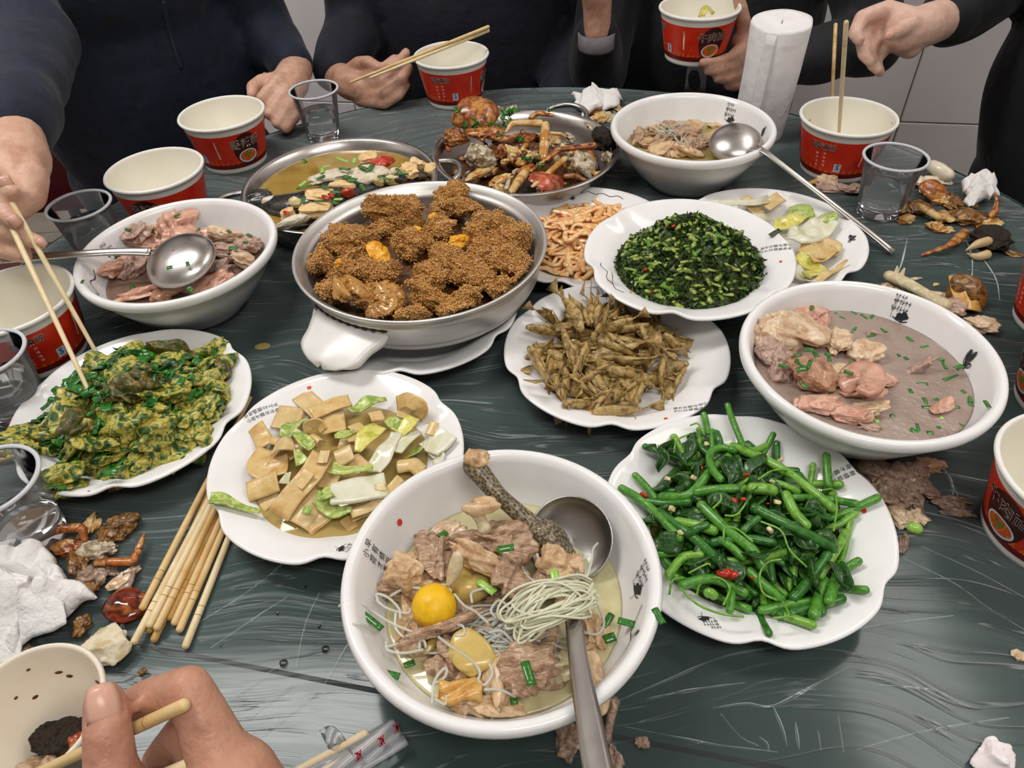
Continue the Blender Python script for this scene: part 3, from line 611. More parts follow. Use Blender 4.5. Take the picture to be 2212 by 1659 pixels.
# clear plastic cups of drink
CLEAR = bpy.data.materials.new('clear_plastic'); CLEAR.use_nodes = True
def clear_nodes(m, tint, haze, rough=.08):
    nt = m.node_tree; N = nt.nodes; L = nt.links; N.clear(); o = N.new('ShaderNodeOutputMaterial'); a = N.new('ShaderNodeMixShader'); b = N.new('ShaderNodeMixShader'); t = N.new('ShaderNodeBsdfTransparent'); g = N.new('ShaderNodeBsdfGlossy'); d = N.new('ShaderNodeBsdfDiffuse'); f = N.new('ShaderNodeFresnel')
    t.inputs[0].default_value = tint; g.inputs['Roughness'].default_value = rough; d.inputs[0].default_value = (.8, .82, .86, 1); f.inputs[0].default_value = 1.28; a.inputs[0].default_value = haze
    L.new(t.outputs[0], a.inputs[1]); L.new(d.outputs[0], a.inputs[2]); L.new(f.outputs[0], b.inputs[0]); L.new(a.outputs[0], b.inputs[1]); L.new(g.outputs[0], b.inputs[2]); L.new(b.outputs[0], o.inputs[0])
clear_nodes(CLEAR, (.98, .98, .99, 1), .17)
CLEARRIM = bpy.data.materials.new('clear_plastic_rim'); CLEARRIM.use_nodes = True; clear_nodes(CLEARRIM, (.95, .95, .97, 1), .75)
WATER = M('clear_drink', '#ffffff', rough=.0, trans=1.0, ior=1.24)
def make_glass(pos, label, hgt=.083, fill=.03, top=.0405, bot=.027):
    c = np.asarray(pos, float); t = thing('plastic_cup', c, label, 'plastic cup', 'clear plastic drinking cups'); rz = lambda z: bot+(top-.003-bot)*z/hgt
    pr = [(.001, .003), (bot-.003, .003), (bot-.002, 0), (bot, .0006)]+[(rz(z), z) for z in np.linspace(.004, hgt-.003, 10)]
    part('cup_wall', *lathe(pr, 56, c), CLEAR, t)
    part('rim', *lathe([(top-.0034, hgt-.0035), (top-.0004, hgt-.0035), (top+.0006, hgt-.0018), (top-.0002, hgt), (top-.0034, hgt-.0004)], 56, c, close=True), CLEARRIM, t)
    part('drink', *lathe([(.001, .004)]+[(rz(z)-.0007, z) for z in np.linspace(.004, fill, 6)]+[(.001, fill)], 56, c), WATER, t)
    return t
make_glass(on((-.2945, 1.205)), 'clear plastic cup of liquor between two men, behind the fish soup pan', fill=.045)
make_glass(on((-.5455, .8648)), 'clear plastic cup behind the trotter bowl and beside the empty noodle cup', fill=.055)
make_glass(on((.5125, .8625)), 'clear plastic cup of water beside the crab shell scraps', fill=.05)
make_glass(on((-.527, .570)), 'clear plastic cup at the omelette plate’s edge, against a red noodle cup', fill=.045)
make_glass(on((-.4405, .402)), 'clear plastic cup close to the crab leg scraps and crumpled tissue', fill=.03)
# ---------------------------------------------------------------- food
def zoomer(x0, y0, f): return lambda x, y: (x0+x/f, y0+y/f)
def heap(c, R, H, base, seed=0, rough=0.0, freq=50, plate=None):
    """pixel -> point lying on a mound (centre c, radius R, height H above base), lumpy if rough"""
    nz = sines(seed, freq)
    def hz(x, y):
        r = math.hypot(x-c[0], y-c[1]); k = 1+(rough*float(nz(A([x, y, 0]))[0]) if rough else 0)
        h = base+H*max(0, 1-(r/R)**2)*k+max(0, r-R)*.25
        if plate is not None: h = max(h, plate[2]+.0016+.0045+float(plate_top(math.hypot(x-plate[0], y-plate[1]))))
        return h
    def f(px, py, dz=0.0):
        h = base+H*.5
        for _ in range(9): p = P(px, py, h+dz); h = .5*h+.5*hz(p[0], p[1])
        return P(px, py, h+dz)
    f.z = lambda x, y: TZ+hz(x, y)
    return f
def cover(f, c, R, low, n=44, m=96, sink=.003):
    """solid mound following heap f"""
    V, F = lathe([(.0005+R*i/n, 0) for i in range(n+1)]+[(R*.9, 0), (.0005, 0)], m); V = V+A(c[0], c[1], 0)
    k = len(V)-2*m; V[:, 2] = [max(f.z(x, y)-sink, TZ+low) if q < k else TZ+low-.001 for q, (x, y, _) in enumerate(V)]; return V, F
def pxm(px, py, h=.04): return np.linalg.norm(P(px, py, h)-EYE)/FPX      # metres per pixel there
def hump(c, R, H, base, seed, rough=.1, n=40, freq=60):
    """solid low mound that fills the middle of a pile"""
    pr = [(.0005+R*i/n, base+H*max(0, 1-(i/n)**2)) for i in range(n+1)]+[(R*.9, base-.002), (.0005, base-.002)]
    V, F = lathe(pr, 72); nz = sines(seed, freq)(V); k = np.clip((V[:, 2]-base)/max(H, 1e-4), 0, 1); V[:, 2] += nz*rough*H*k; return V+A(c[0], c[1], TZ), F
# --- fried fish
FISHM = M('fried_fish_skin', ['#624c28', '#947844', '#c0a368', '#a38346'], 160, rough=.4, bump=[(500, .0006), (140, .0012)], contrast=(.3, .7), coat=.15)
EYEM = M('fish_eye', '#d8d2c0', rough=.3)
def fish_mesh(bend, seed, L=.05):
    n = 18; u = np.linspace(0, 1, n); hw = .0062*np.sin(np.clip(u*1.12+.03, 0, 1)*PI)**.62*(1-.35*u)+.0009; ww = hw*.62
    p = np.c_[(u-.45)*L, bend*(u-.3)**2*L*1.6*np.sign(u-.3), .002*np.sin(u*3)]; t = np.arange(12)*2*PI/12
    V = p[:, None]+np.stack([0*t[None]+0*u[:, None], ww[:, None]*np.sin(t)[None], hw[:, None]*np.cos(t)[None]], 2)
    V = V.reshape(-1, 3); F = [[i*12+j, i*12+(j+1) % 12, (i+1)*12+(j+1) % 12, (i+1)*12+j] for i in range(n-1) for j in range(12)]+[list(range(12))[::-1], list(range((n-1)*12, n*12))]
    V = V+(sines(seed, 420)(V)*.0005)[:, None]*unit(A(.3, 1, .6)); e = p[-1]
    def fin(pts, th): G = np.array(pts, float); return slab(G, th)
    tail = fin([[e+A(-.002, 0, -.001), e+A(-.002, 0, .001)], [e+A(.006, bend*.004, -.0045), e+A(.005, bend*.004, .0045)], [e+A(.0125, bend*.009, -.0085), e+A(.0115, bend*.009, .008)]], .0007)
    m = n//2; dors = fin([[p[m-2]+A(0, 0, hw[m]*.8), p[m+3]+A(0, 0, hw[m+3]*.8)], [p[m-1]+A(.002, 0, hw[m]*1.7), p[m+4]+A(.003, 0, hw[m+3]*1.5)]], .0006)
    pec = fin([[p[5]+A(0, .003, -.002), p[6]+A(0, .003, -.004)], [p[8]+A(0, .0065, -.004), p[8]+A(0, .006, -.0075)]], .0006)
    return join((V, F), tail, dors, pec)
fvar = [mk(*fish_mesh(b, s), True, 'fish_body') for b, s in ((.25, 1), (-.35, 2), (.55, 3), (-.1, 4), (.0, 5))]
evar = mk(*join(ell((-.0185, .0026, .0015), (.0011, .0008, .0011), sub=1), ell((-.0185, -.0026, .0015), (.0011, .0008, .0011), sub=1)), True, 'eye')
for m_ in fvar: m_.materials.append(FISHM)
evar.materials.append(EYEM)
rf = np.random.default_rng(21); FH = heap(cFi, .082, .034, .012, plate=(cFi[0], cFi[1], 0))
def put_fish(p, d, roll, k, s=1.0):
    d = unit(d); u = A(0, 0, 1); y = unit(np.cross(u, d)) if abs(d[2]) < .97 else A(1, 0, 0); z = np.cross(d, y); R = np.stack([d, y, z], 1)@rotm((roll, 0, 0))
    M4 = Matrix.Identity(4)
    for i in range(3):
        for j in range(3): M4[i][j] = R[i, j]*s
        M4[i][3] = p[i]
    o = bpy.data.objects.new('fried_fish', fvar[k % 5]); COL.objects.link(o); o.matrix_world = M4
    tag(o, 'small brown deep-fried fish in the heap on the scalloped plate', 'fish', 'small fried fish in one heap')
    e = bpy.data.objects.new('eye', evar); COL.objects.link(e); e.parent = o
for i in range(92):
    r = .078*math.sqrt(rf.random()); a = rf.random()*2*PI; x, y = cFi[0]-.006+r*math.cos(a), cFi[1]+.002+r*math.sin(a); lay = (i/92)
    z = FH.z(x, y)-.014*(1-lay)-.001; b = rf.random()*2*PI; put_fish(A(x, y, max(z, TZ+plate_top(r)+.008)), A(math.cos(b), math.sin(b), rf.normal()*.16-.1*(r/.08)), rf.normal()*.9+PI/2*(rf.random() < .5), i, .9+.4*rf.random())
z6 = zoomer(1100, 380, 2.765)
for (x, y, x2, y2, dz) in [(330,720,440,950,.02),(430,760,470,900,.02),(500,730,480,900,.02),(560,690,500,940,.024),(600,830,510,960,.02),(650,730,640,800,.022),(700,880,590,920,.014),(170,800,290,890,.012),(100,900,290,960,.012),(340,860,350,1090,.016),(120,1010,210,1260,.006),(530,980,740,1090,.02),(790,900,860,1060,.016),(930,1070,880,1250,.008),(960,980,1030,1060,.006),(1060,1140,950,1280,.004),(330,1360,520,1380,.0),(560,1300,720,1300,.004),(800,1250,720,1400,.006),(470,1410,830,1420,-.004),(280,1180,270,1320,.002),(380,1200,490,1330,.006),(600,1160,770,1200,.008)]:
    a, b = FH(*z6(x, y), dz), FH(*z6(x2, y2), dz*.3); put_fish((a+b)/2, a-b if y < 900 else b-a, rf.normal()*.5, int(x), min(1.25, max(.85, np.linalg.norm(a-b)/.052)))
# --- green vine shoots
STEMS = [M('green_shoot_a', ['#468328', '#5c9c38', '#3a7322'], 120, rough=.25, bump=(350, .0005), coat=.3, stretch=(1, 1, 1)), M('green_shoot_b', ['#5f9a2c', '#80b445', '#528c26'], 120, rough=.25, bump=(350, .0005), coat=.3), M('green_shoot_c', ['#2b641f', '#3b7a2a', '#215418'], 120, rough=.25, bump=(350, .0005), coat=.3)]
LEAFG = M('wilted_green_leaf', ['#1f4417', '#326024', '#17360f', '#44762e'], 170, rough=.28, bump=(260, .0012), coat=.3)
GARLIC = M('garlic_bit', ['#ecdcae', '#d9c389'], 200, rough=.35, sss=.1); CHILI = M('red_chili', ['#a3180f', '#c2301a', '#7d0f0c'], 150, rough=.22, coat=.4)
z7 = zoomer(1280, 860, 3.072); GH = heap(cG, .090, .036, .013, plate=(cG[0], cG[1], 0)); rg = np.random.default_rng(5)
solo('shoot_sauce', *lathe([(.0005, .0092), (.074, .0092), (.079, .0135), (.0785, .0137), (.0005, .0137)], 64, (cG[0], cG[1]-.004, TZ+.0016)), M('dark_green_sauce', '#3a3f14', rough=.06, spec=.6), 'thin dark sauce pooled under the green shoots', 'sauce')
SL = 'thick green vine shoot in the stir-fried pile'
def stem(pts, r, k, label=SL, name='green_shoot', grp='green shoots in the stir-fry', ridge=True):
    n = max(8, 5*len(pts)); V, F = tube(pts, r, k=12 if ridge else 7, n=n)
    if ridge:
        kk = 12; m = len(V)//kk; W = V[:m*kk].reshape(m, kk, 3); c = W.mean(1, keepdims=True); W = c+(W-c)*(1+.07*np.cos(np.arange(kk)*PI))[None, :, None]; V = W.reshape(-1, 3)
    if label == SL: label = ('mid-green vine shoot', 'yellow-green vine shoot', 'dark green vine shoot')[k]+' in the stir-fried pile'
    return solo(name, V, F, STEMS[k], label, 'vegetable', grp)
for i in range(74):   # lower layer
    r = .08*math.sqrt(rg.random()); a = rg.random()*2*PI; x, y = cG[0]+r*math.cos(a), cG[1]+r*math.sin(a); b = rg.random()*PI; L = .018+.024*rg.random(); d = A(math.cos(b), math.sin(b), 0); z = GH.z(x, y)-.012+.006*rg.random(); q = A(x, y, max(z, TZ+.016)); bow = A(-d[1], d[0], .3)*rg.normal()*.008
    p0, p1 = q-d*L, q+d*L
    for p in (p0, p1): p[2] = min(p[2], GH.z(p[0], p[1])-.004); p[2] = max(p[2], TZ+.0145+plate_top(math.hypot(p[0]-cG[0], p[1]-cG[1]))-.0075)
    stem([p0, q+bow, p1], .0026+.0012*rg.random(), (i*7) % 3)
EX = [((895,45,930,150,1000,320),.0028,0,.010),((930,320,1200,440,1420,590,1600,740),.0043,1,.008),((1550,380,1556,480,1565,580),.0036,0,.006),((1200,240,1170,300,1130,370),.003,0,.004),((345,320,480,390),.003,2,.002),((280,510,420,670),.003,0,.002),((190,600,340,690,480,820,580,930),.0038,0,.006),((720,710,900,880,1050,1000,1130,1120),.0044,0,.008),((1070,730,1250,820,1450,920,1600,1000),.0046,2,.008),((1050,600,1200,615),.0048,1,.01),((690,625,960,600),.0038,0,.008),((460,655,640,640,780,490,900,390),.004,0,.006),((940,345,850,330,780,370,790,460,850,540),.0034,0,.012),((1280,640,1340,760,1420,850),.0042,1,.008),((1340,660,1550,670,1750,700),.0034,0,.005),((1680,890,1600,1040,1510,1180),.0036,1,.006),((1560,1040,1450,1200,1330,1330),.0042,2,.006),((1650,1100,1610,1220,1570,1350),.0044,0,.006),((1540,1210,1500,1330,1470,1440),.0046,0,.004),((1120,1410,1450,1350),.0036,0,.002),((1320,1430,1500,1380,1660,1330),.0036,2,.001),((1770,1080,1690,1130),.0032,0,.003),((440,760,640,900,840,1080),.0042,2,.006),((560,820,810,880),.0042,1,.005),((850,940,1000,1060),.0034,0,.006),((1040,1150,1150,1250,1250,1330),.0038,0,.006),((590,1240,800,1200,1010,1290),.0038,0,.006),((500,1180,600,1060,720,1040),.0036,1,.006),((910,1410,920,1280),.0034,0,.004),((1200,560,1360,620),.003,1,.008),((760,1290,810,1310),.0038,1,.006),((640,900,760,840),.003,2,.01),((1000,880,1100,800),.003,2,.01),((980,300,1060,350,1150,320),.0032,1,.006),((820,230,850,330),.0034,2,.008),((330,680,480,700,640,690),.0036,2,.004),((800,960,1000,930,1200,960),.0036,2,.006),((1380,760,1560,790),.0034,2,.006)]
for pts, r, k, dz in EX:
    q = [GH(*z7(pts[i], pts[i+1]), dz) for i in range(0, len(pts), 2)]
    if len(q) == 2: q = [q[0], (q[0]+q[1])/2+A(0, 0, .0015), q[1]]
    stem(q, r, k)
for pts in [(640,240,560,280,540,360),(650,180,700,170,740,240),(870,930,880,860,960,870,1060,950),(1120,820,1250,880,1310,1010,1420,1120),(690,1310,720,1230,830,1190,910,1260,870,1370),(1220,1340,1130,1290,1110,1170,1160,1090,1250,1070),(1260,1350,1300,1440,1200,1460),(510,1300,530,1210,600,1190),(580,1260,700,1370,850,1430,1000,1450),(1600,880,1620,720,1600,610,1530,610),(1000,290,1060,340,1180,400,1330,500),(800,730,850,680,850,640),(880,780,960,770,1050,650),(1100,540,1200,480,1340,480),(640,1160,760,1100,780,1110)]:
    q = [GH(*z7(pts[i], pts[i+1]), .012) for i in range(0, len(pts), 2)]; stem(q, .0009, 1, 'thin curling pale green tendril over the stir-fried shoots', 'tendril', 'curling green tendrils', False)
def leaf_curl(c, s, seed):
    r = np.random.default_rng(seed); a = r.random()*6.3; d = A(math.cos(a), math.sin(a), .15*r.normal()); q = A(-d[1], d[0], 0)
    pts = [c-d*s, c-d*s*.3+q*s*.4*r.normal()+A(0, 0, .3*s), c+d*s*.3+q*s*.5*r.normal(), c+d*s+A(0, 0, .2*s*r.normal())]
    return ribbon(pts, [s*.2, s*.75, s*.8, s*.15], .0008, n=18, nb=7, curl=s*.4*r.normal(), wave=s*.26, seed=seed)
for i in range(90):
    if i < 20: pt = [(640,330),(720,270),(560,400),(440,420),(480,560),(560,600),(600,500),(700,430),(920,500),(1010,430),(880,700),(960,720),(480,950),(440,1000),(700,1100),(900,1150),(1100,1010),(1350,980),(1440,760),(1660,1200)][i]; p = GH(*z7(*pt), .006)
    else:
        r = .076*math.sqrt(rg.random()); a = rg.random()*6.3; x, y = cG[0]+r*math.cos(a), cG[1]+r*math.sin(a); p = A(x, y, GH.z(x, y)-.004)
    solo('wilted_leaf', *leaf_curl(p, .010+.008*rg.random(), 300+i), LEAFG, 'dark green wilted leaf among the stir-fried shoots', 'leaf', 'wilted leaves among the shoots')
for i, (x, y) in enumerate([(500,535),(525,735),(670,525),(755,305),(890,315),(1250,410),(960,745),(1180,870),(590,890),(1200,550),(1225,690),(515,905)]):
    solo('garlic_bit', *blob(GH(*z7(x, y), .009), A(.0034, .0026, .002), 40+i, .3, boxy=.7, sub=2, rot=(rg.random(), rg.random(), rg.random()*3)), GARLIC, 'small pale garlic piece in the stir-fried shoots', 'garlic', 'garlic bits in the shoots')
for i, (x, y, s) in enumerate([(340,640,1.2),(940,680,1.),(1000,670,1.),(1060,550,.8),(870,1160,2.2),(930,1180,1.8),(730,460,.6),(1020,510,.9),(1060,1190,.7),(1160,700,.5)]):
    solo('chili_piece', *blob(GH(*z7(x, y), .009), A(.0034, .0022, .0018)*s, 60+i, .3, sub=2, rot=(rg.random(), rg.random(), rg.random()*3)), CHILI, 'red chili piece in the stir-fried shoots', 'chili', 'chili pieces in the shoots')
# --- tofu skin with cabbage
TOFU = M('tofu_skin', ['#d3ae6c', '#e0c188', '#d8b576', '#c79c5a'], 60, rough=.3, bump=(260, .0005), sss=.12, coat=.25, sssr=(.7, .45, .2))
TOFU2 = M('tofu_skin_pale', ['#dfc592', '#d5b67a', '#e6d0a0'], 60, rough=.32, bump=(260, .0005), sss=.12, coat=.2)
CABW = M('cabbage_slice', ['#dcd9bd', '#e8e6d2', '#d3d0a6'], 50, rough=.2, sss=.3, coat=.3, bump=(90, .0008), sssr=(.7, .7, .4))
CABG = M('cabbage_leaf', ['#9fb64c', '#c5cf79', '#7fa23a', '#dcdca0'], 90, rough=.25, bump=(160, .0016), coat=.3, sss=.15, sssr=(.4, .6, .2)); CABY = M('cabbage_heart', ['#d9c94a', '#e5dd80', '#b7b437'], 90, rough=.25, bump=(160, .0014), coat=.3, sss=.15)
SAUCE = M('brown_broth', '#b39a5c', rough=.05, spec=.6)
solo('tofu_sauce', *lathe([(.0005, .0092), (.077, .0092), (.0835, .0150), (.083, .0153), (.0005, .0153)], 64, (cT[0]+.004, cT[1]-.006, TZ+.0016)), SAUCE, 'shallow brown sauce pooled on the tofu and cabbage plate', 'sauce')
z5 = zoomer(420, 780, 3.568); TH = heap(cT, .09, .017, .0165, plate=(cT[0], cT[1], -.002)); tn = [0]
def sheet(pts, w, mat, name, label, cat, grp, dz=0.0, th=.0016, H=TH, z=z5, curl=0.0, wave=.0007, tw=None, lift=None):
    q = [H(*z(pts[i], pts[i+1]), dz+(0 if lift is None else lift[i//2])) for i in range(0, len(pts), 2)]; tn[0] += 1
    mm = pxm(*z(pts[0], pts[1]))*(z(1, 0)[0]-z(0, 0)[0]); 
    if len(q) == 2: q = [q[0], q[0]*.67+q[1]*.33, q[0]*.33+q[1]*.67, q[1]]
    wd = w*mm if np.isscalar(w) else np.array(w)*mm
    if not np.isscalar(wd) and len(wd) != len(q): wd = np.interp(np.linspace(0, 1, len(q)), np.linspace(0, 1, len(wd)), wd)
    up = (0, 0, 1) if tw is None else tw
    return solo(name, *ribbon(q, wd, th, up=up, n=18, nb=9, curl=curl if curl else RNG.normal()*.0022, wave=wave*1.5, seed=tn[0]), mat, label, cat, grp)
TL = 'tan tofu skin slice in the brown-sauced cabbage dish'
for k, (pts, w, dz, lift, tw) in enumerate([((820,260,1060,470),160,-.004,None,None),((1200,300,1060,340,900,410),115,.008,None,(0,-.3,1)),((1060,370,1080,540),170,.001,None,None),((760,360,690,530),200,.003,None,(.3,0,1)),((470,500,560,660),130,.004,None,(-.4,0,1)),((540,600,650,620),70,.006,None,None),((620,660,690,640,760,650),150,.009,(0,.006,0),None),((590,690,510,800,560,850,720,800),190,.002,(0,.002,0,0),None),((410,1010,640,920),160,.003,(0,.003),(.2,-.3,1)),((640,1010,510,1120),130,-.003,None,None),((990,720,880,900,760,1040,650,1190),165,.006,(.002,.003,.001,0),(.2,0,1)),((790,970,890,860),115,.011,None,None),((1090,760,1220,700),130,.011,(.0,.004),(-.2,-.3,1)),((1210,740,1310,830),130,.007,None,None),((1560,330,1640,300,1740,360,1700,430),120,.010,(.002,.01,.006,0),(0,-.5,1)),((1640,360,1620,440),130,.006,None,None),((1350,420,1450,400),120,.007,None,None),((1850,470,1815,570),75,.010,None,None),((970,1010,880,1130,790,1260),175,.003,None,(.2,0,1)),((1010,1150,850,1280),180,-.003,None,None),((1560,790,1680,770,1770,840),140,.004,(0,.006,0),None),((1590,900,1480,1010,1360,1120,1210,1180),70,.008,(.004,.002,.002,0),(.6,.3,1)),((1160,1200,1230,1290),100,-.003,None,None),((890,540,880,490,960,480,1000,540),80,.010,(0,.006,.006,0),None),((1010,690,980,780),80,.011,None,None),((1180,600,1270,580),80,.008,None,None),((900,570,960,610),80,.006,None,None),((1290,500,1200,540),100,-.002,None,None),((1350,1130,1200,1190),130,-.003,None,None),((700,720,820,640),150,-.002,None,None),((1290,640,1120,620),130,-.002,None,None),((940,900,1100,930),150,-.003,None,None)]):
    sheet(pts, w, TOFU if k % 3 else TOFU2, 'tofu_skin', TL if k % 3 else 'pale cream tofu skin slice in the brown-sauced cabbage dish', 'tofu', 'tofu skin slices', dz, .0017, lift=lift, tw=tw)
CL = 'wilted cabbage leaf in the brown-sauced tofu dish'
for pts, w, m, dz, th, wv, lab, nm in [((1050,1030,1250,1000,1480,960),(190,230,225),CABW,.011,.0032,.0005,'broad white cabbage stem slab lying on the tofu skin','cabbage_slice'),((1060,1010,980,1060,960,1010),(150,60,20),CABG,.011,.0014,.002,CL,'cabbage_leaf'),((1960,550,1880,640,1830,720),(190,200,120),CABW,.004,.003,.0006,'translucent white cabbage stem at the plate edge beside the soup bowl','cabbage_slice'),((1560,560,1450,720,1360,840),(90,150,170),CABW,.008,.002,.0018,'ribbed pale cabbage piece with fine veins','cabbage_slice'),((1740,540,1620,620,1560,700),(40,90,80),CABW,.010,.002,.001,'narrow translucent cabbage stem over the tofu','cabbage_slice'),((1430,510,1330,590,1260,700),(130,150,60),CABY,.009,.0014,.0022,CL,'cabbage_leaf'),((880,450,780,500,700,590),(60,170,110),CABG,.009,.0012,.002,CL,'cabbage_leaf'),((780,570,850,600,900,660),(50,110,60),CABG,.010,.0012,.002,CL,'cabbage_leaf'),((1480,300,1330,340,1200,410),(30,110,50),CABG,.006,.0012,.002,CL,'cabbage_leaf'),((1240,530,1150,570,1080,590),(60,100,40),CABG,.009,.0012,.002,CL,'cabbage_leaf'),((1690,470,1620,520,1530,580),(110,120,40),CABY,.012,.0013,.0022,'bright yellow crinkled cabbage heart leaf','cabbage_leaf'),((1730,630,1690,690,1640,740),(90,110,40),CABG,.007,.0013,.0022,CL,'cabbage_leaf'),((880,1120,860,1180),(70,60),CABG,.008,.0012,.001,CL,'cabbage_leaf'),((930,1070,1010,1110,1100,1170,1220,1160),(70,110,90,30),CABG,.006,.0012,.002,CL,'cabbage_leaf'),((1060,830,1160,860,1380,850),(90,60,50),CABG,.010,.0014,.0016,CL,'cabbage_leaf'),((740,880,700,960),(50,90),CABW,.004,.0014,.002,CL,'cabbage_leaf'),((470,700,480,760),(70,50),CABG,-.002,.0012,.002,CL,'cabbage_leaf'),((1480,440,1560,500,1640,560),(60,110,40),CABG,.009,.0013,.002,CL,'cabbage_leaf'),((1760,640,1880,720,1830,780),(70,90,40),CABW,.004,.0014,.0014,CL,'cabbage_leaf'),((840,800,800,720),(110,40),CABG,.006,.0012,.0016,CL,'cabbage_leaf'),((120,1060,200,1070,300,1110,400,1140,510,1165),(110,130,70,45,40),CABG,.004,.0018,.0012,'bright green cabbage leaf hanging over the plate rim above the chopsticks','cabbage_leaf')]:
    sheet(pts, w, m, nm, lab, 'cabbage', 'cabbage in the tofu dish', dz, th, wave=wv, curl=.001)
solo('garlic_bit', *blob(TH(*z5(1440, 975), .014), A(.006, .0042, .003), 7, .3, boxy=.6, sub=2), GARLIC, 'golden garlic piece on the white cabbage slab', 'garlic')
# --- chive omelette
OMEL = M('chive_omelette', ['#16320f', '#2a5216', '#1d4212', '#50702a', '#98963c', '#bdae4c', '#c9b956', '#7c8432', '#3c6420', '#24491a', '#1a3812'], 95, rough=.34, bump=[(150, .003), (500, .0008)], detail=6.0, contrast=(.3, .7), coat=.3, spots=('#6a4a1e', 40, .67), dist=.5)
OMEL2 = M('browned_omelette', ['#33301a', '#5f5420', '#2c4416', '#8f7434', '#46301a'], 110, rough=.4, bump=[(190, .0022)], detail=6.0, contrast=(.28, .72), coat=.2, dist=.6)
CHIVE = M('chopped_chive', ['#1c5a18', '#2f7d26', '#174712'], 200, rough=.25, coat=.3)
OH = heap(cO, .098, .046, .012, 6, .16, 60, plate=(cO[0], cO[1], -.003)); ro = np.random.default_rng(11); z2 = zoomer(0, 680, 3.687)
solo('omelette_heap', *cover(OH, cO, .09, .0095, sink=.004), OMEL, 'torn chive omelette packed in the middle of the green pile', 'omelette', 'torn chive omelette pieces')
EO = [(870,420,150,95),(1300,330,190,90),(1480,340,170,80),(1700,300,110,90),(1050,450,130,90),(1180,500,120,80),(1600,420,140,90),(1740,450,90,100),(1350,570,150,90),(1010,640,140,80),(600,720,110,180),(720,850,150,120),(1230,660,140,100),(1500,750,170,120),(1680,680,110,110),(1600,800,130,110),(1000,880,170,120),(1250,800,140,100),(480,880,130,110),(270,1080,170,120),(200,970,110,80),(650,1000,160,110),(880,1050,160,110),(1050,1000,170,130),(620,1220,190,110),(480,1330,140,110),(800,1200,140,90),(1000,1230,150,80),(1380,1080,140,110),(1290,1010,120,90),(1150,1130,120,90),(1600,960,110,80),(1450,900,120,90),(1230,930,120,90),(880,560,110,80),(1700,560,100,80),(1780,600,70,90),(1420,460,140,70)]
for i, (x, y, a, b) in enumerate(EO):
    p = OH(*z2(x, y), .002); mm = pxm(*z2(x, y))/3.687; brown = i in (2, 7, 9, 11, 5)
    V, F = blob((0, 0, 0), A(a*mm*.95, b*mm*1.15, .0075+.004*ro.random()), 500+i, .8, 2.8, 4, (ro.normal()*.35, ro.normal()*.35, ro.random()*.8-.1), fine=.16)
    solo('omelette_piece', V+p, F, OMEL2 if brown else OMEL, 'browned crusty piece of chive omelette' if brown else 'green and yellow torn piece of chive omelette', 'omelette', 'torn chive omelette pieces')
for i in range(230):
    if i < 12: pt = [(300,870),(770,890),(270,1160),(1750,690),(1720,320),(1230,420),(1480,440),(450,1370),(880,1260),(1140,440),(1440,540),(600,600)][i]; p = OH(*z2(*pt), .012)
    else:
        r = .09*math.sqrt(ro.random()); a = ro.random()*6.3; x, y = cO[0]+r*math.cos(a), cO[1]+r*math.sin(a); p = A(x, y, OH.z(x, y)+.0085)
    b = ro.random()*6.3; d = A(math.cos(b), math.sin(b), ro.normal()*.25)*(.003+.007*ro.random()); solo('chive_piece', *ribbon([p-d, p-d*.3+A(0, 0, .001), p+d*.4, p+d], .004+.005*ro.random(), .0006, up=(ro.normal()*.5, ro.normal()*.5, 1), n=7, nb=4, curl=.0015*ro.normal(), wave=.0008, seed=i), CHIVE if i % 3 else LEAFG, 'short cut green chive in the omelette pile', 'chive', 'chive pieces in the omelette')
# --- chopped leafy greens
rv = np.random.default_rng(8); DKG = M('dark_chopped_greens', ['#26351a', '#3c5226', '#556b34', '#1d2a14'], 220, rough=.3, bump=[(420, .002), (130, .003)], coat=.3); STALK = M('pale_green_stalk', ['#8aa03c', '#a9b95a', '#738c34', '#98ab4c'], 120, rough=.26, coat=.35, bump=(300, .0004)); STALK2 = M('mid_green_stalk', ['#4f7a22', '#668f2b', '#3d6a1c'], 120, rough=.26, coat=.35)
VC = (cV[0]+.002, cV[1]-.004); VH = heap(VC, .086, .043, .046, 13, .36, 48); zv = zoomer(1280, 420, 4.809)
solo('chopped_greens', *cover(VH, VC, .084, .044, 60, sink=.002), DKG, 'mound of dark chopped leafy greens on the raised scalloped plate', 'vegetable', 'chopped greens on the raised plate')
def flakes(H, C, R, n, s, seed, extra=()):
    r = np.random.default_rng(seed); out = []
    for i in range(n):
        q = R*math.sqrt(r.random()); a = r.random()*6.3; x, y = C[0]+q*math.cos(a), C[1]+q*math.sin(a); p = A(x, y, H.z(x, y)+.002*r.random())
        e1 = unit(r.normal(size=3)); e2 = unit(np.cross(e1, r.normal(size=3))); L = s*(.5+r.random()); W = L*(.3+.5*r.random()); nn = np.cross(e1, e2)*L*.35
        out.append((np.array([p-e1*L-e2*W*.3, p-e2*W+nn, p+e1*L, p+e2*W+nn*.6, p+nn*.2+e1*L*.2]), [[0, 1, 4], [1, 2, 4], [2, 3, 4], [3, 0, 4]]))
    return join(*out)
o_ = solo('greens_flakes', *flakes(VH, VC, .084, 2600, .0056, 4), DKG, 'loose dark green leaf shreds covering the chopped greens mound', 'vegetable', smooth=False); tag(o_, kind='stuff')
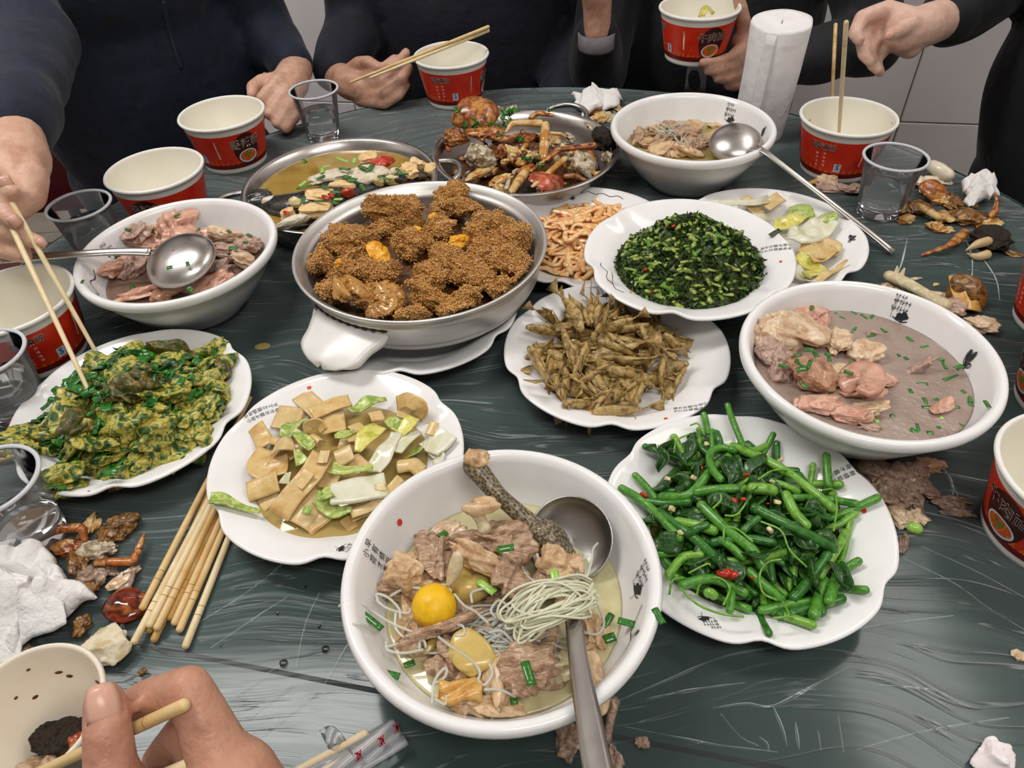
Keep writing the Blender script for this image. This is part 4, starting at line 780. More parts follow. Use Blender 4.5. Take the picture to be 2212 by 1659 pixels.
for i in range(270):
    r = .08*math.sqrt(rv.random()); a = rv.random()*6.3; x, y = VC[0]+r*math.cos(a), VC[1]+r*math.sin(a); p = A(x, y, VH.z(x, y)+.0015); b = rv.random()*6.3; L = .0028+.0048*rv.random()**1.5; d = A(math.cos(b), math.sin(b), rv.normal()*.3)*L; rr = .0017+.0016*rv.random()**1.4
    solo('chopped_stalk', *tube([p-d, p+d], rr, k=7, n=3, flat=.75), *((STALK, 'short pale green stalk bit in the chopped leafy greens') if rv.random() < .66 else (STALK2, 'short mid-green stalk bit in the chopped leafy greens')), 'vegetable', 'chopped stalk bits in the greens')
for i, (x, y, s) in enumerate([(850,325,2.2),(740,300,1.2),(550,780,1.7),(620,1010,1.6),(1790,660,1.8),(610,305,.9),(1050,405,.4)]):
    solo('chili_piece', *blob(VH(*zv(x, y), .003), A(.0034, .0016, .0014)*s*.8, 80+i, .25, sub=2, rot=(0, rv.normal()*.3, rv.random())), CHILI, 'red chili sliver in the dark chopped greens', 'chili', 'chili slivers in the chopped greens')
solo('leaf_shred', *ribbon([P(*zv(1845, 430), .068), P(*zv(1890, 400), .07), P(*zv(1950, 365), .071)], .006, .0008, n=8, nb=4, wave=.001), DKG, 'dark leaf shred lying on the rim beside the lettering', 'leaf')
# --- spicy shredded radish
KIM = M('chili_radish', ['#f0b166', '#f7d6a6', '#f3c286', '#e79a50', '#f8e4c4'], 70, rough=.18, sss=.1, coat=.4, sssr=(.8, .35, .1)); rk = np.random.default_rng(9)
KC = (cK[0]+.006, cK[1]-.004); KH = heap(KC, .088, .024, .012, 9, .2, 60)
solo('radish_heap', *cover(KH, KC, .084, .0095), KIM, 'orange radish shreds packed under the top of the pile', 'vegetable', 'spicy radish shreds')
def radish(p, d, bow, w): 
    L_ = np.linalg.norm(d); d2 = A(-d[1], d[0], 0)/L_; q = [p-d, p-d*.5+d2*bow, p+d2*bow*1.3*rk.random(), p+d*.5-d2*bow*.6*rk.random(), p+d+d2*bow*rk.normal()*.5]
    for v in q: v[2] = max(v[2], KH.z(v[0], v[1])-.001+.004*rk.random())
    return tube(q, [w*.8, w, w*1.05, w, w*.75], k=8, n=18, flat=.65)
for i in range(150):
    r = .084*math.sqrt(rk.random()); a = rk.random()*6.3; x, y = KC[0]+r*math.cos(a), KC[1]+r*math.sin(a); b = rk.random()*6.3; L = .012+.018*rk.random(); p = A(x, y, KH.z(x, y)+.001+.004*rk.random())
    solo('radish_shred', *radish(p, A(math.cos(b), math.sin(b), 0)*L, rk.normal()*.014, .0024+.0018*rk.random()), KIM, 'orange chili-coated radish shred', 'vegetable', 'spicy radish shreds')
for i in range(26):
    r = .075*math.sqrt(rk.random()); a = rk.random()*6.3; x, y = KC[0]+r*math.cos(a), KC[1]+r*math.sin(a); s = .6+rk.random()*(1.4 if i < 6 else .5)
    solo('chili_flake', *blob((x, y, KH.z(x, y)+.006), A(.0032, .002, .0012)*s, 90+i, .3, sub=1, rot=(rk.random(), rk.random(), rk.random()*3)), CHILI, 'red chili flake on the orange radish shreds', 'chili', 'chili flakes on the radish')
# --- leftover cabbage plate
CH_ = heap((cC[0]+.02, cC[1]-.02), .08, .014, .013, plate=(cC[0], cC[1], -.002)); z5b = zoomer(1612, 400, 3.687)
for pts, w, m, dz, th, lab, nm, ct in [((150,170,280,90),(110,110),TOFU2,.012,.0018,'yellow tofu skin strip standing at the back of the cabbage plate','tofu_skin','tofu'),((-20,100,40,180,130,230),(60,90,60),TOFU2,.004,.0018,'pale tofu skin end half hidden by the greens plate','tofu_skin','tofu'),((340,210,430,200,520,260),(60,130,80),CABG,.008,.0014,'green-edged cabbage leaf on the leftover plate','cabbage_leaf','cabbage'),((220,290,340,300,470,240),(90,120,90),CABY,.006,.0016,'yellow cabbage leaf on the leftover plate','cabbage_leaf','cabbage'),((330,380,450,400,570,350,690,280),(130,220,200,130),CABW,.010,.0026,'broad pale cabbage stem on the leftover plate','cabbage_slice','cabbage'),((570,300,650,270,710,330),(60,120,50),CABG,.008,.0014,'curled green cabbage leaf beside the butterfly print','cabbage_leaf','cabbage'),((430,480,560,520,680,470,720,540),(90,170,140,60),TOFU2,.008,.0018,'folded yellow tofu skin on the leftover plate','tofu_skin','tofu'),((520,600,620,560,720,520),(60,80,60),TOFU,.008,.0016,'narrow tofu skin fold on the leftover plate','tofu_skin','tofu'),((400,560,520,640,600,700,470,740),(80,150,130,90),CABY,.004,.0018,'pale yellow cabbage leaf at the front of the leftover plate','cabbage_leaf','cabbage'),((560,760,680,690,800,600),(60,60,14),TOFU2,.004,.0014,'thin yellow tofu sliver pointing at the plate rim','tofu_skin','tofu'),((380,640,420,720,520,770),(90,120,60),CABW,.004,.002,'watery cabbage stem at the front of the leftover plate','cabbage_slice','cabbage'),((1480-1612+1612-1300,130,1600-1300-1180,200,200,260),(80,90,60),CABW,.004,.002,'soft pale cabbage piece in the sauce of the leftover plate','cabbage_slice','cabbage')]:
    sheet(pts, w, m, nm, lab, ct, 'leftover cabbage and tofu skin', dz, th, H=CH_, z=z5b, wave=.0014, curl=.0012)
# ---------------------------------------------------------------- soups and stews
def r_in(h): q = BPROF[13:][::-1]; return np.interp(h, [b for _, b in q], [a for a, _ in q])
def broth(c, h, mat, label, rfun=r_in, seed=0, amp=.0004):
    rad = rfun(h)-.0004; pr = [(.0005, h-.016), (rfun(h-.016)-.002, h-.016), (rad, h)]+[(rad*f, h) for f in np.linspace(.97, .01, 30)]
    V, F = lathe(pr, 80, c); k = V[:, 2] > c[2]+h-.0005; V[k, 2] += sines(seed, 130)(V[k])*amp*.5
    return solo('broth', V, F, mat, label, 'soup')
def pieces(z, f, c_h, lst, name, cat, grp, seed0, rough=.3, sub=4, fine=.08, boxy=.0, flat=.7, tilt=.3, coatseed=None, depth=1.0):
    """lst of (x, y, a, b, rot_deg, height, material, label): half sizes in zoom pixels"""
    r = np.random.default_rng(seed0); out = []
    for i, (x, y, a, b, rot, h, m, lab) in enumerate(lst):
        px, py = z(x, y); p = P(px, py, h); mm = pxm(px, py, h)/f; d = A(a*mm, b*mm*1.12*depth, min(a, b)*mm*flat)
        V, F = blob((0, 0, 0), d, seed0+i, rough, 2.3, sub, (r.normal()*tilt, r.normal()*tilt, math.radians(rot)), fine, boxy)
        out.append(solo(name, V+p, F, m, lab, cat, grp))
    return out
SKIN = dict(sss=.3, sssr=(.7, .35, .2), coat=.35)
PINK = M('pink_trotter', ['#d3a08a', '#dfb39d', '#c59078', '#d8a890'], 45, rough=.3, bump=[(120, .0012), (400, .0003)], **SKIN)
CREAMM = M('cream_trotter_skin', ['#d6b795', '#e4cdae', '#c7a380', '#dcc0a0'], 70, rough=.26, bump=[(110, .0014)], **SKIN)
GREYP = M('grey_pink_meat', ['#b29283', '#c4a595', '#98786a', '#d0b5a4'], 110, rough=.38, bump=[(180, .002), (500, .0004)], **SKIN)
BROWNP = M('brown_gelatin_skin', ['#b98a68', '#c99d7c', '#a5765a'], 60, rough=.22, bump=(120, .001), **SKIN)
CHICK = M('stewed_chicken_skin', ['#cfab80', '#dec09a', '#bd976c', '#d2b088'], 60, rough=.28, bump=[(150, .0014), (520, .0005)], **SKIN)
CHMEAT = M('stewed_chicken_meat', ['#ba9678', '#caab8e', '#a37e60', '#d8bda0'], 60, rough=.42, bump=[(240, .0022), (60, .0012)], stretch=(1, 2.5, 1), **SKIN)
YELLOWF = M('golden_fried_skin', ['#c8964a', '#d9ad62', '#bb8338'], 70, rough=.26, bump=(150, .001), **SKIN)
SCALL = M('scallion_green', ['#24641c', '#387c28', '#1a5016'], 200, rough=.22, coat=.3); SCALL2 = M('scallion_pale', ['#8fc24a', '#a9d067'], 200, rough=.22, coat=.3)
BONE = M('bone', ['#d9cba9', '#c9b78f', '#e5dabd'], 140, rough=.45, bump=(260, .0008), sss=.1); CLOUDY = M('cloudy_grey_broth', ['#97847a', '#a08d80', '#8d7a70'], 30, rough=.06, spec=.6, bump=(260, .0005))
BR_F = M('pale_golden_broth', ['#c9bf90', '#d2ca9f', '#bdb180'], 40, rough=.04, spec=.6); BR_L = M('brown_grey_broth', ['#8b7263', '#7c6456'], 40, rough=.05, spec=.6); BR_B = M('yellow_grey_broth', ['#a8935a', '#b5a169'], 40, rough=.05, spec=.6)
def scallions(lst, z, h, label, grp, seed, s=1.0, dz=0.0):
    r = np.random.default_rng(seed)
    for i, e in enumerate(lst):
        x, y = e[0], e[1]; k = e[2] if len(e) > 2 else 1.0; m = SCALL2 if len(e) > 3 and e[3] else SCALL
        hh = h if len(e) < 5 else e[4]; p = P(*z(x, y), hh+.0017+dz); b = r.random()*6.3; L = .0032*k*s*(.7+.6*r.random())
        d = A(math.cos(b), math.sin(b), r.normal()*.06)*L
        V, F = ribbon([p-d, p, p+d], .0046*s*(.7+.5*r.random()), .0008, up=(r.normal()*.12, r.normal()*.12, 1), n=5, nb=5, curl=-.0007)
        solo('scallion_piece', V, F, m, label, 'scallion', grp)
def ladle(c, nrm, R, path, label, depth=.016, conv=1, wd=(.006, .0045, .007)):
    """ladle bowl with opening along nrm, handle through path points (world)"""
    t = thing('soup_ladle', c, label, 'ladle', 'steel soup ladles'); n = unit(nrm); e = unit(np.cross(n, A(0, 1, .1))); g = np.cross(n, e); B = np.stack([e, g, n], 1)
    pr = [(R*math.sin(a), -depth*math.cos(a)) for a in np.linspace(.02, PI/2, 14)]; pr = pr+[((R-.0012)*math.sin(a), -(depth-.0012)*math.cos(a)+.0002) for a in np.linspace(PI/2, .02, 14)]
    V, F = lathe(pr, 48); part('ladle_bowl', V@B.T+c, F, STEEL, t)
    pts = np.array(path); w_ = np.interp(np.linspace(0, 1, len(pts)), [0, .4, 1], wd)
    part('handle', *ribbon(pts, w_*2, .0022, up=n, n=30, nb=5, curl=-.0012), STEEL, t); return t
# --- right bowl: trotter soup
hR = .056; broth(cR, hR, CLOUDY, 'cloudy grey trotter broth speckled with oil in the butterfly bowl', seed=1)
zR = zoomer(1560, 600, 3.456)
TRL = 'trotter chunk in the cloudy soup of the butterfly bowl'
pieces(zR, 3.456, None, [(650,290,105,75,-25,.062,PINK,'square pink trotter block standing at the back of the cloudy soup'),(560,430,250,140,-10,.066,CREAMM,'largest cream trotter knuckle rising out of the cloudy soup'),(430,640,140,130,20,.06,GREYP,'shredded grey-pink trotter meat against the bowl wall'),(660,740,165,130,10,.066,BROWNP,'brown gelatinous trotter skin topped with scallions'),(880,480,70,110,-20,.064,CREAMM,'cream cartilage flap beside the largest trotter knuckle'),(1050,570,125,95,0,.058,CREAMM,'smooth rounded pale trotter joint in the broth'),(915,740,85,85,0,.062,CREAMM,'knobbly cream trotter end in the middle of the bowl'),(1240,770,78,52,5,.06,PINK,'small pink trotter cube floating in the cloudy broth'),(1430,690,160,48,-8,.056,GREYP,'flat grey-pink meat slice lying in the broth'),(1040,860,150,60,0,.057,PINK,'pink trotter slab below the rolled skin'),(700,960,170,80,-18,.062,PINK,'long pink trotter slab by the front rim'),(950,1030,125,75,-15,.060,PINK,'pink trotter slab end by the front rim'),(1040,970,130,50,-30,.060,CREAMM,'translucent curled tendon near the front rim'),(1250,930,80,45,0,.0525,GREYP,'meat chunk just under the broth surface'),(1660,960,105,38,32,.059,PINK,'narrow pink trotter stick floating by itself'),(1200,440,130,40,-15,.0545,GREYP,'sunken meat strip under the cloudy broth'),(1080,1110,70,34,-20,.058,GREYP,'small meat scrap by the front rim')], 'trotter_chunk', 'meat', 'trotter chunks in the butterfly bowl', 700, rough=.45, fine=.14, boxy=.3)
q = [P(*zR(x, y), .066+.002*i) for i, (x, y) in enumerate([(1010,830),(960,760),(1010,680),(1100,690),(1130,760),(1080,830),(1030,800)])]
solo('trotter_chunk', *ribbon(q, .022, .0045, up=unit(EYE-q[0]), n=30, nb=7, wave=.0006), PINK, 'rolled pink trotter skin with an open hole', 'meat', 'trotter chunks in the butterfly bowl')
scallions([(450,655,1.6,0,.078),(565,575,1.3,0,.083),(560,620,1.2,0,.083),(600,680,1.4,0,.083),(650,645,1.2,0,.083),(580,640,1.5,0,.082),(700,570,1.2,0,.08),(790,570,1.3,0,.08),(800,605,1.1,0,.08),(650,535,1.2,0,.084),(945,705,1.1,0,.074),(620,800,1.,0,.078),(985,260),(1060,290,1.6),(1125,295),(900,300,1.3),(850,265,.6),(990,380,1.5),(960,410),(1190,380,1.6),(1115,435,1.9),(1000,480,1.1),(1395,460,1.4),(1510,515,1.1),(1320,580,.6),(1380,600,.7),(1625,605,1.2),(1660,650,1.4),(1700,740,2.2),(1490,790,1.7),(1410,845,1.1),(1515,920,1.2),(1525,965),(1600,910,.6),(1740,965),(1855,905),(1855,945),(1155,980,1.5),(1265,1030),(1100,1080,1.5),(1155,1065,.9,1),(1180,1120,.6,1),(1455,1115,1.5),(1450,1150,1.4),(1550,1155),(1640,1040,.6,1),(1615,1115,.7),(1780,1095),(1800,850,.8),(890,860,.8),(820,860,1.2),(1215,790,1.,1),(1770,665,1.4,0,.066),(1980,940,1.5,0,.081),(670,220,1.4,0,.074),(970,630,.9,0,.066)], zR, hR, 'green scallion bit on the cloudy trotter soup', 'scallions on the cloudy trotter soup', 31)
# --- left bowl: trotters
hL = .048; broth(cL, hL, BR_L, 'brown trotter broth in the bowl with the upturned ladle', seed=2)
zL = zoomer(0, 380, 3.456)
pieces(zL, 3.456, None, [(1330,370,130,150,15,.078,PINK,'tall pink trotter piece sticking up above the bowl rim'),(1040,420,80,120,-10,.072,GREYP,'upright grey-pink trotter toe beside the ladle'),(1520,450,110,60,20,.066,PINK,'pink trotter knuckle behind the ladle'),(1690,450,130,75,-5,.062,CREAMM,'cream trotter joint with scallion near the far rim'),(1850,520,80,70,0,.06,GREYP,'small grey-pink trotter bit near the rim'),(1000,660,120,85,0,.06,GREYP,'stringy grey trotter end left of the ladle'),(850,680,60,95,-15,.06,PINK,'pink trotter strip under the ladle handle'),(1800,620,100,75,20,.06,CREAMM,'pale trotter skin beside the ladle bowl'),(1600,790,140,62,18,.066,PINK,'bright pink trotter block in front of the ladle bowl'),(1030,880,190,48,5,.054,PINK,'flat pink trotter slab lying in the broth'),(1230,850,85,75,-40,.058,BROWNP,'brown trotter skin flap in front of the ladle'),(1700,560,150,60,-20,.058,GREYP,'grey trotter meat behind the ladle'),(1180,430,90,90,0,.06,CREAMM,'cream fat piece between the upright trotters'),(1400,560,170,70,0,.056,GREYP,'trotter meat under the ladle bowl'),(1650,700,100,60,30,.055,GREYP,'trotter meat at the ladle edge'),(1100,520,120,60,0,.057,PINK,'pink trotter piece under the ladle neck')], 'trotter_chunk', 'meat', 'trotter chunks under the upturned ladle', 800, rough=.5, fine=.15, boxy=.25)
lc = P(1372/3.456, 380+672/3.456, .078)
ladle(lc+A(0, 0, .006), A(.1, .25, -1), .0405, [P(325, 545, .088), P(250, 545, .090), P(120, 553, .095), P(0, 562, .1), P(-90, 567, .104)], 'upturned steel ladle resting on pink trotters, handle over the rim', depth=.018, wd=(.006, .0042, .006))
scallions([(925,450,1.4,0,.07),(955,395,1.,0,.08),(1320,290,1.,0,.092),(1265,680,1.1,0,.098),(1400,655,1.2,0,.098),(1420,845,1.3,0,.086),(880,590,1.2,0,.072),(1710,410,1.2,0,.074),(1740,535,1.2,0,.07),(1860,440,1.,0,.068),(610,790,1.2,0,.082),(990,830,1.,0,.05),(1830,490,1.,0,.07),(1480,400,.8,0,.078)], zL, hL, 'green scallion bit on the pink trotters', 'scallions on the pink trotters', 32)
# --- far bowl: chicken noodle soup
hB = .047; broth(cB, hB, BR_B, 'yellowish chicken broth in the bowl before the napkin roll', seed=3); zB = zoomer(1180, 0, 3.687)
pieces(zB, 3.687, None, [(740,1090,75,80,10,.054,CHMEAT,''),(860,1040,90,60,0,.056,CHICK,''),(960,1080,90,70,20,.058,CHMEAT,''),(1100,1080,100,80,-20,.06,CHMEAT,''),(990,1000,70,40,0,.057,CHMEAT,''),(1170,1150,80,70,10,.056,CHMEAT,''),(940,1190,90,55,15,.054,CHICK,''),(1060,1190,80,60,-15,.056,BONE,''),(840,1150,70,50,30,.052,CHICK,''),(1240,1130,60,50,0,.052,CHMEAT,''),(1160,1230,90,40,0,.052,CHICK,''),(1180,1010,70,50,0,.054,CHICK,''),(1380,1160,80,40,10,.050,CHMEAT,''),(1340,1010,70,30,0,.048,CHICK,''),(1530,1080,70,40,10,.047,CHICK,'')][:0] or [(x, y, a, b, ro_, h_, m_, 'torn chicken piece in the half-eaten noodle soup') for x, y, a, b, ro_, h_, m_ in [(740,1090,75,80,10,.054,CHMEAT),(860,1040,90,60,0,.056,CHICK),(960,1080,90,70,20,.058,CHMEAT),(1100,1080,100,80,-20,.06,CHMEAT),(990,1000,70,40,0,.057,CHMEAT),(1170,1150,80,70,10,.056,CHMEAT),(940,1190,90,55,15,.054,CHICK),(1060,1190,80,60,-15,.056,CHICK),(840,1150,70,50,30,.052,CHICK),(1240,1130,60,50,0,.052,CHMEAT),(1160,1230,90,40,0,.052,CHICK),(1180,1010,70,50,0,.054,CHICK),(1380,1160,80,40,10,.050,CHMEAT),(1340,1010,70,30,0,.048,CHICK),(1530,1080,70,40,10,.047,CHICK)]], 'chicken_piece', 'meat', 'chicken pieces in the far soup bowl', 900, rough=.5, fine=.16)
NOOD = M('glass_noodle', ['#d6d8cb', '#e3e4da'], 60, rough=.12, alpha=.55, sss=.0, coat=.3); NOODY = M('glass_noodle_bundle', ['#dfe0bd', '#e9e8cf'], 60, rough=.12, alpha=.85, coat=.3)
def noodle(pts, r=.00095, mat=None, label='', grp='', nm='glass_noodle'): return solo(nm, *tube(pts, r, k=6, n=max(16, 7*len(pts))), mat or NOOD, label, 'noodle', grp)
rn = np.random.default_rng(15)
for i in range(9):
    c0 = P(*zB(1000+40*rn.normal(), 1060+40*rn.normal()), .066); pts = [c0+A(rn.normal()*.012, rn.normal()*.012, rn.normal()*.002) for _ in range(5)]; noodle(pts, .0009, NOOD, 'grey glass noodle on the chicken in the half-eaten soup', 'glass noodles in the far bowl')
scallions([(975,1020,1.2,0,.066),(1215,1080,1.),(1240,1225,1.),(1560,1100,1.2)], zB, hB+.004, 'scallion bit in the half-eaten chicken noodle soup', 'scallions in the far bowl', 33)
lb = P(1180+1500/3.687, 1190/3.687, .060)
ladle(lb+A(0, 0, .008), A(.1, .3, -1), .037, [P(1628, 318, .079), P(1650, 328, .083), P(1710, 373, .070), P(1800, 443, .044), P(1880, 505, .02), P(1930, 546, .006)], 'steel ladle turned over the napkin-side soup bowl, handle down on the table', depth=.018, wd=(.005, .0035, .005))
# --- front bowl: chicken with glass noodles
hF = .042; broth(cF, hF, BR_F, 'pale golden chicken broth in the biggest bowl', seed=4); zF = zoomer(700, 940, 2.9105)
def bz(x, y, h): return P(*zF(x, y), h)
FOOT = M('dark_scaly_chicken_foot', ['#332c26', '#463d33', '#6d6049', '#a08e6a'], 420, rough=.35, bump=[(420, -.0008, 'VORONOI')], coat=.3, tex='VORONOI'); CLAW = M('chicken_claw', ['#b58c5e', '#cfa97c'], 120, rough=.4, sss=.2)
ft = thing('stewed_shank', bz(1400, 600, .06), 'dark scaly chicken foot leaning out over the bowl rim', 'chicken foot')
part('shank', *tube([bz(930, 185, .098), bz(985, 245, .094), bz(1090, 370, .086), bz(1190, 460, .078), bz(1290, 550, .07), bz(1350, 610, .066)], [.0088, .0086, .0070, .0068, .0078, .0095], k=18, n=40), FOOT, ft)
for pts, rr in (([(1320,590,.068),(1400,640,.068),(1460,700,.064),(1540,750,.056)], [.008, .0085, .008, .006]), ([(1300,590,.066),(1330,650,.066),(1370,710,.06),(1400,730,.056)], [.006, .0058, .005, .004]), ([(1330,580,.07),(1420,600,.068),(1480,650,.062),(1530,720,.056)], [.008, .008, .007, .005])):
    part('toe', *tube([bz(*p) for p in pts], rr, k=14, n=24), FOOT, ft)
part('cut_joint', *blob(bz(960, 165, .1), A(.009, .009, .008), 4, .4, 2.6, 3, fine=.1), CHICK, ft)
part('claw', *tube([bz(940, 160, .104), bz(905, 150, .106), bz(915, 90, .108)], [.004, .004, .0012], k=10), CLAW, ft)
FL = [(1060,650,190,130,-20,.068,CHMEAT,'drumstick meat with a bare bone end in the big stew bowl'),(920,745,195,70,-22,.08,CHICK,'long pale chicken wing skin lying on top of the stew'),(520,850,130,120,30,.066,CHICK,'bumpy chicken skin chunk beside the poem lettering'),(690,790,95,150,10,.066,CHMEAT,'folded chicken meat beside the long wing skin'),(1180,820,105,140,-10,.066,CHMEAT,'chicken thigh piece with a sawn bone'),(1480,840,120,110,25,.062,CHICK,'torn chicken breast chunk near the ladle'),(940,920,130,80,-10,.052,YELLOWF,'brown ginger lump under the wing skin'),(640,640,70,60,0,.056,CHMEAT,'small grey chicken bit by the waterline'),(1130,1010,90,50,0,.05,CHMEAT,'chicken shred near the noodle bundle'),(1290,1480,190,150,-15,.058,CHMEAT,'big reddish chicken chunk topped with a scallion'),(1180,1580,90,60,0,.052,CHMEAT,'chicken end piece below the reddish chunk'),(1500,1430,70,75,0,.055,BONE,'round sawn bone end beside the ladle handle'),(900,1700,90,60,0,.05,CHICK,'chicken skin bit behind the front rim'),(1080,1560,70,130,-5,.052,CHICK,'upright chicken skin fold by the golden piece'),(1090,1690,160,40,5,.050,CHICK,'crinkled chicken skin along the front rim'),(540,1130,85,180,-5,.052,CHICK,'wing piece left of the yellow egg'),(780,1330,90,110,10,.052,CHMEAT,'grey meat between the egg and the ginger slice'),(1650,1500,90,140,10,.050,CHICK,'chicken skin right of the ladle handle'),(1370,960,70,70,0,.056,CHMEAT,'chicken bit behind the noodle bundle'),(430,960,90,80,0,.052,CHMEAT,'chicken chunk near the lettering'),(1230,640,80,60,0,.06,CHMEAT,'chicken bit under the dark foot'),(740,1470,90,70,0,.05,CHMEAT,'meat scrap left of the ginger slice'),(1000,1180,150,80,0,.046,CHMEAT,'chicken pieces sunk in the middle of the broth'),(1260,1250,110,60,0,.047,CHICK,'pale chicken skin sunk under the noodles'),(1700,1250,80,120,0,.045,CHICK,'yellowish skin under the clear broth at the right'),(850,1080,80,60,20,.054,CHMEAT,'small chicken bit right of the egg'),(1560,1010,80,70,0,.054,CHICK,'chicken skin bit beside the noodle bundle'),(1420,720,70,60,0,.06,CHMEAT,'chicken bit in front of the ladle bowl'),(620,960,80,60,10,.058,CHICK,'chicken skin behind the egg'),(960,1240,90,50,0,.052,CHMEAT,'grey chicken shred under the tangled noodles'),(900,1530,70,90,0,.05,CHICK,'pale skin below the ginger slice'),(1400,1290,90,60,15,.054,CHICK,'chicken skin under the bundle by the handle'),(560,1350,70,60,0,.048,CHICK,'sunken chicken skin near the left wall'),(780,620,90,60,10,.054,CREAMM,'pale cartilage by the back waterline')]
pieces(zF, 2.9105, None, FL, 'chicken_piece', 'meat', 'chicken pieces in the biggest bowl', 1000, rough=.55, fine=.16, flat=.75, tilt=.2)
t = thing('drumstick_bone_piece', bz(990, 560, .085), 'bare drumstick bone end standing up in the stew', 'bone'); part('bone_shaft', *tube([bz(1010, 590, .078), bz(985, 530, .084), bz(950, 470, .09)], [.0055, .0045, .006], k=12), BONE, t); part('gristle_cap', *blob(bz(985, 447, .092), A(.015, .006, .005), 12, .4, 3, 3), CHICK, t)
solo('sawn_bone_piece', *tube([bz(1200, 920, .062), bz(1230, 1000, .058)], .0085, k=14), BONE, 'sawn grey bone end below the thigh piece', 'bone')
solo('meat_shred', *blob(bz(770, 1190, .066), A(.028, .0065, .006), 44, .5, 3, 4, (0, 0, .35), .15), CHMEAT, 'long torn chicken shred lying beside the yellow egg', 'meat')
solo('bone_sliver', *tube([bz(840, 760, .088), bz(820, 850, .08), bz(780, 940, .072)], [.0045, .0055, .002], k=8, flat=.6), BONE, 'pale bone splinter poking down from the wing skin', 'bone')
EGG = M('egg_yolk', ['#e9b60f', '#f2c21c', '#dca60c'], 90, rough=.4, sss=.25, bump=(140, .0006), sssr=(.8, .5, .05))
solo('egg_yolk', *blob(bz(690, 1080, .066), A(.0162, .0165, .0155), 3, .05, 2, 4), EGG, 'bright yellow round unlaid egg in the big stew bowl', 'egg')
GING = M('boiled_ginger', ['#c2a558', '#d2b86e', '#b5964a'], 60, rough=.25, **SKIN)
solo('ginger_slice', *blob(bz(925, 1375, .062), A(.0165, .0175, .004), 9, .25, 2, 4, (.25, 0, .3)), GING, 'broad translucent yellow ginger slice in the stew', 'ginger'); solo('ginger_piece', *blob(bz(675, 1320, .054), A(.008, .0035, .003), 19, .2, 2, 3, (0, 0, .9)), GING, 'small yellow ginger sliver left of the broad slice', 'ginger')
solo('fried_skin', *slab(np.array([[bz(720+25*j, 1540+22*i+14*math.sin(j*.6), .060+.003*math.sin(i*.9+j*.5)) for j in range(12)] for i in range(7)]), .004), YELLOWF, 'golden rectangular fried pork skin at the front of the stew', 'meat')
solo('ginger_lump', *tube([bz(850, 880, .062), bz(900, 960, .060), bz(990, 950, .058)], [.008, .012, .009], k=12), GING, 'knobbly cooked ginger root under the wing skin', 'ginger')
ladle(bz(1545, 650, .062), A(-.25, -.55, 1), .0335, [bz(1560, 760, .062), bz(1560, 960, .066), bz(1565, 1120, .074), bz(1590, 1350, .083), P(1258, 1480, .091), P(1275, 1570, .099), P(1297, 1690, .108), P(1310, 1760, .113)], 'steel ladle standing in the biggest bowl, handle over the front rim', depth=.02, wd=(.0048, .0058, .0095))
NL = 'loose clear glass noodle strand in the big chicken stew'
for pts in [(95,1075,160,1045,290,1100,420,1180,560,1240),(150,1195,230,1190,330,1240),(420,1010,520,960,640,965,760,940,800,980),(330,1040,400,1090,520,1120,550,1090),(450,1120,450,1210,500,1270,560,1300),(390,1300,400,1350,500,1370,620,1350),(400,1330,520,1300,620,1290,640,1330),(820,1000,880,1070,950,1110,1030,1180),(930,1050,930,990,1020,960,1160,920,1250,960),(1080,1150,1050,1100,1100,1040,1160,1090,1130,1150),(720,1270,800,1330,930,1420,980,1490,970,1540,1010,1570,1060,1500,1040,1440),(1100,1200,1180,1180,1280,1190,1380,1200),(1040,1240,1110,1230,1160,1270,1200,1330,1180,1400),(1220,740,1260,860,1330,920,1420,900,1400,800),(1280,660,1350,700,1430,760,1500,770),(1650,900,1680,800,1690,720,1720,680),(1600,760,1640,830,1640,900),(1640,1000,1720,1070,1760,1180,1720,1250,1640,1240),(1300,1220,1340,1290,1450,1320,1530,1350),(1180,1500,1220,1440,1320,1400,1390,1440),(1150,1590,1220,1560,1300,1570,1320,1500,1280,1460),(680,1680,690,1560,740,1480,770,1470,760,1520,700,1560),(700,1660,760,1690,770,1640),(830,1260,880,1250,870,1200,800,1190),(600,1340,600,1260,580,1220),(1010,1600,1100,1600,1200,1640),(1600,1330,1660,1400,1670,1480),(1560,740,1610,780,1660,760),(340,1040,330,1000,400,1020,470,1090,480,1150)]:
    noodle([bz(pts[i], pts[i+1], .058+.012*math.exp(-((pts[i]-900)**2+(pts[i+1]-1000)**2)/3e5)+(.022 if pts[i] < 250 else 0)) for i in range(0, len(pts), 2)], .0011, NOOD, NL, 'loose glass noodles in the big stew')
for i in range(26):   # looped bundle over the ladle handle
    a0 = rn.normal()*.25; c0 = bz(1440+30*rn.normal(), 1040+20*rn.normal(), .082+.005*rn.random()); e = A(math.cos(.35+a0), math.sin(.35+a0), 0); g = A(-e[1], e[0], 0); ra, rb = .026+.008*rn.random(), .006+.007*rn.random()
    noodle([c0+e*ra*math.cos(q)+g*rb*math.sin(q)+A(0, 0, -.012*(math.cos(q)**2)+.002*rn.normal()) for q in np.linspace(0, 5.4+rn.random(), 10)], .0010, NOODY, 'pale glass noodle looped in the bundle over the ladle handle', 'noodle bundle over the ladle')
for i in range(34):   # tangle in the broth
    c0 = bz(1150+150*rn.normal(), 1220+90*rn.normal(), .055+.004*rn.random()); R_ = .008+.008*rn.random(); ph = rn.random()*6; noodle([c0+A(R_*math.cos(ph+q)*(1+.4*rn.normal()*.3)+q*.002*rn.normal(), R_*.8*math.sin(ph+q), .0015*rn.normal()) for q in np.linspace(0, 4+3*rn.random(), 8)], .0009, NOOD, 'curled glass noodle tangled in the middle of the big stew', 'tangled glass noodles in the big stew')
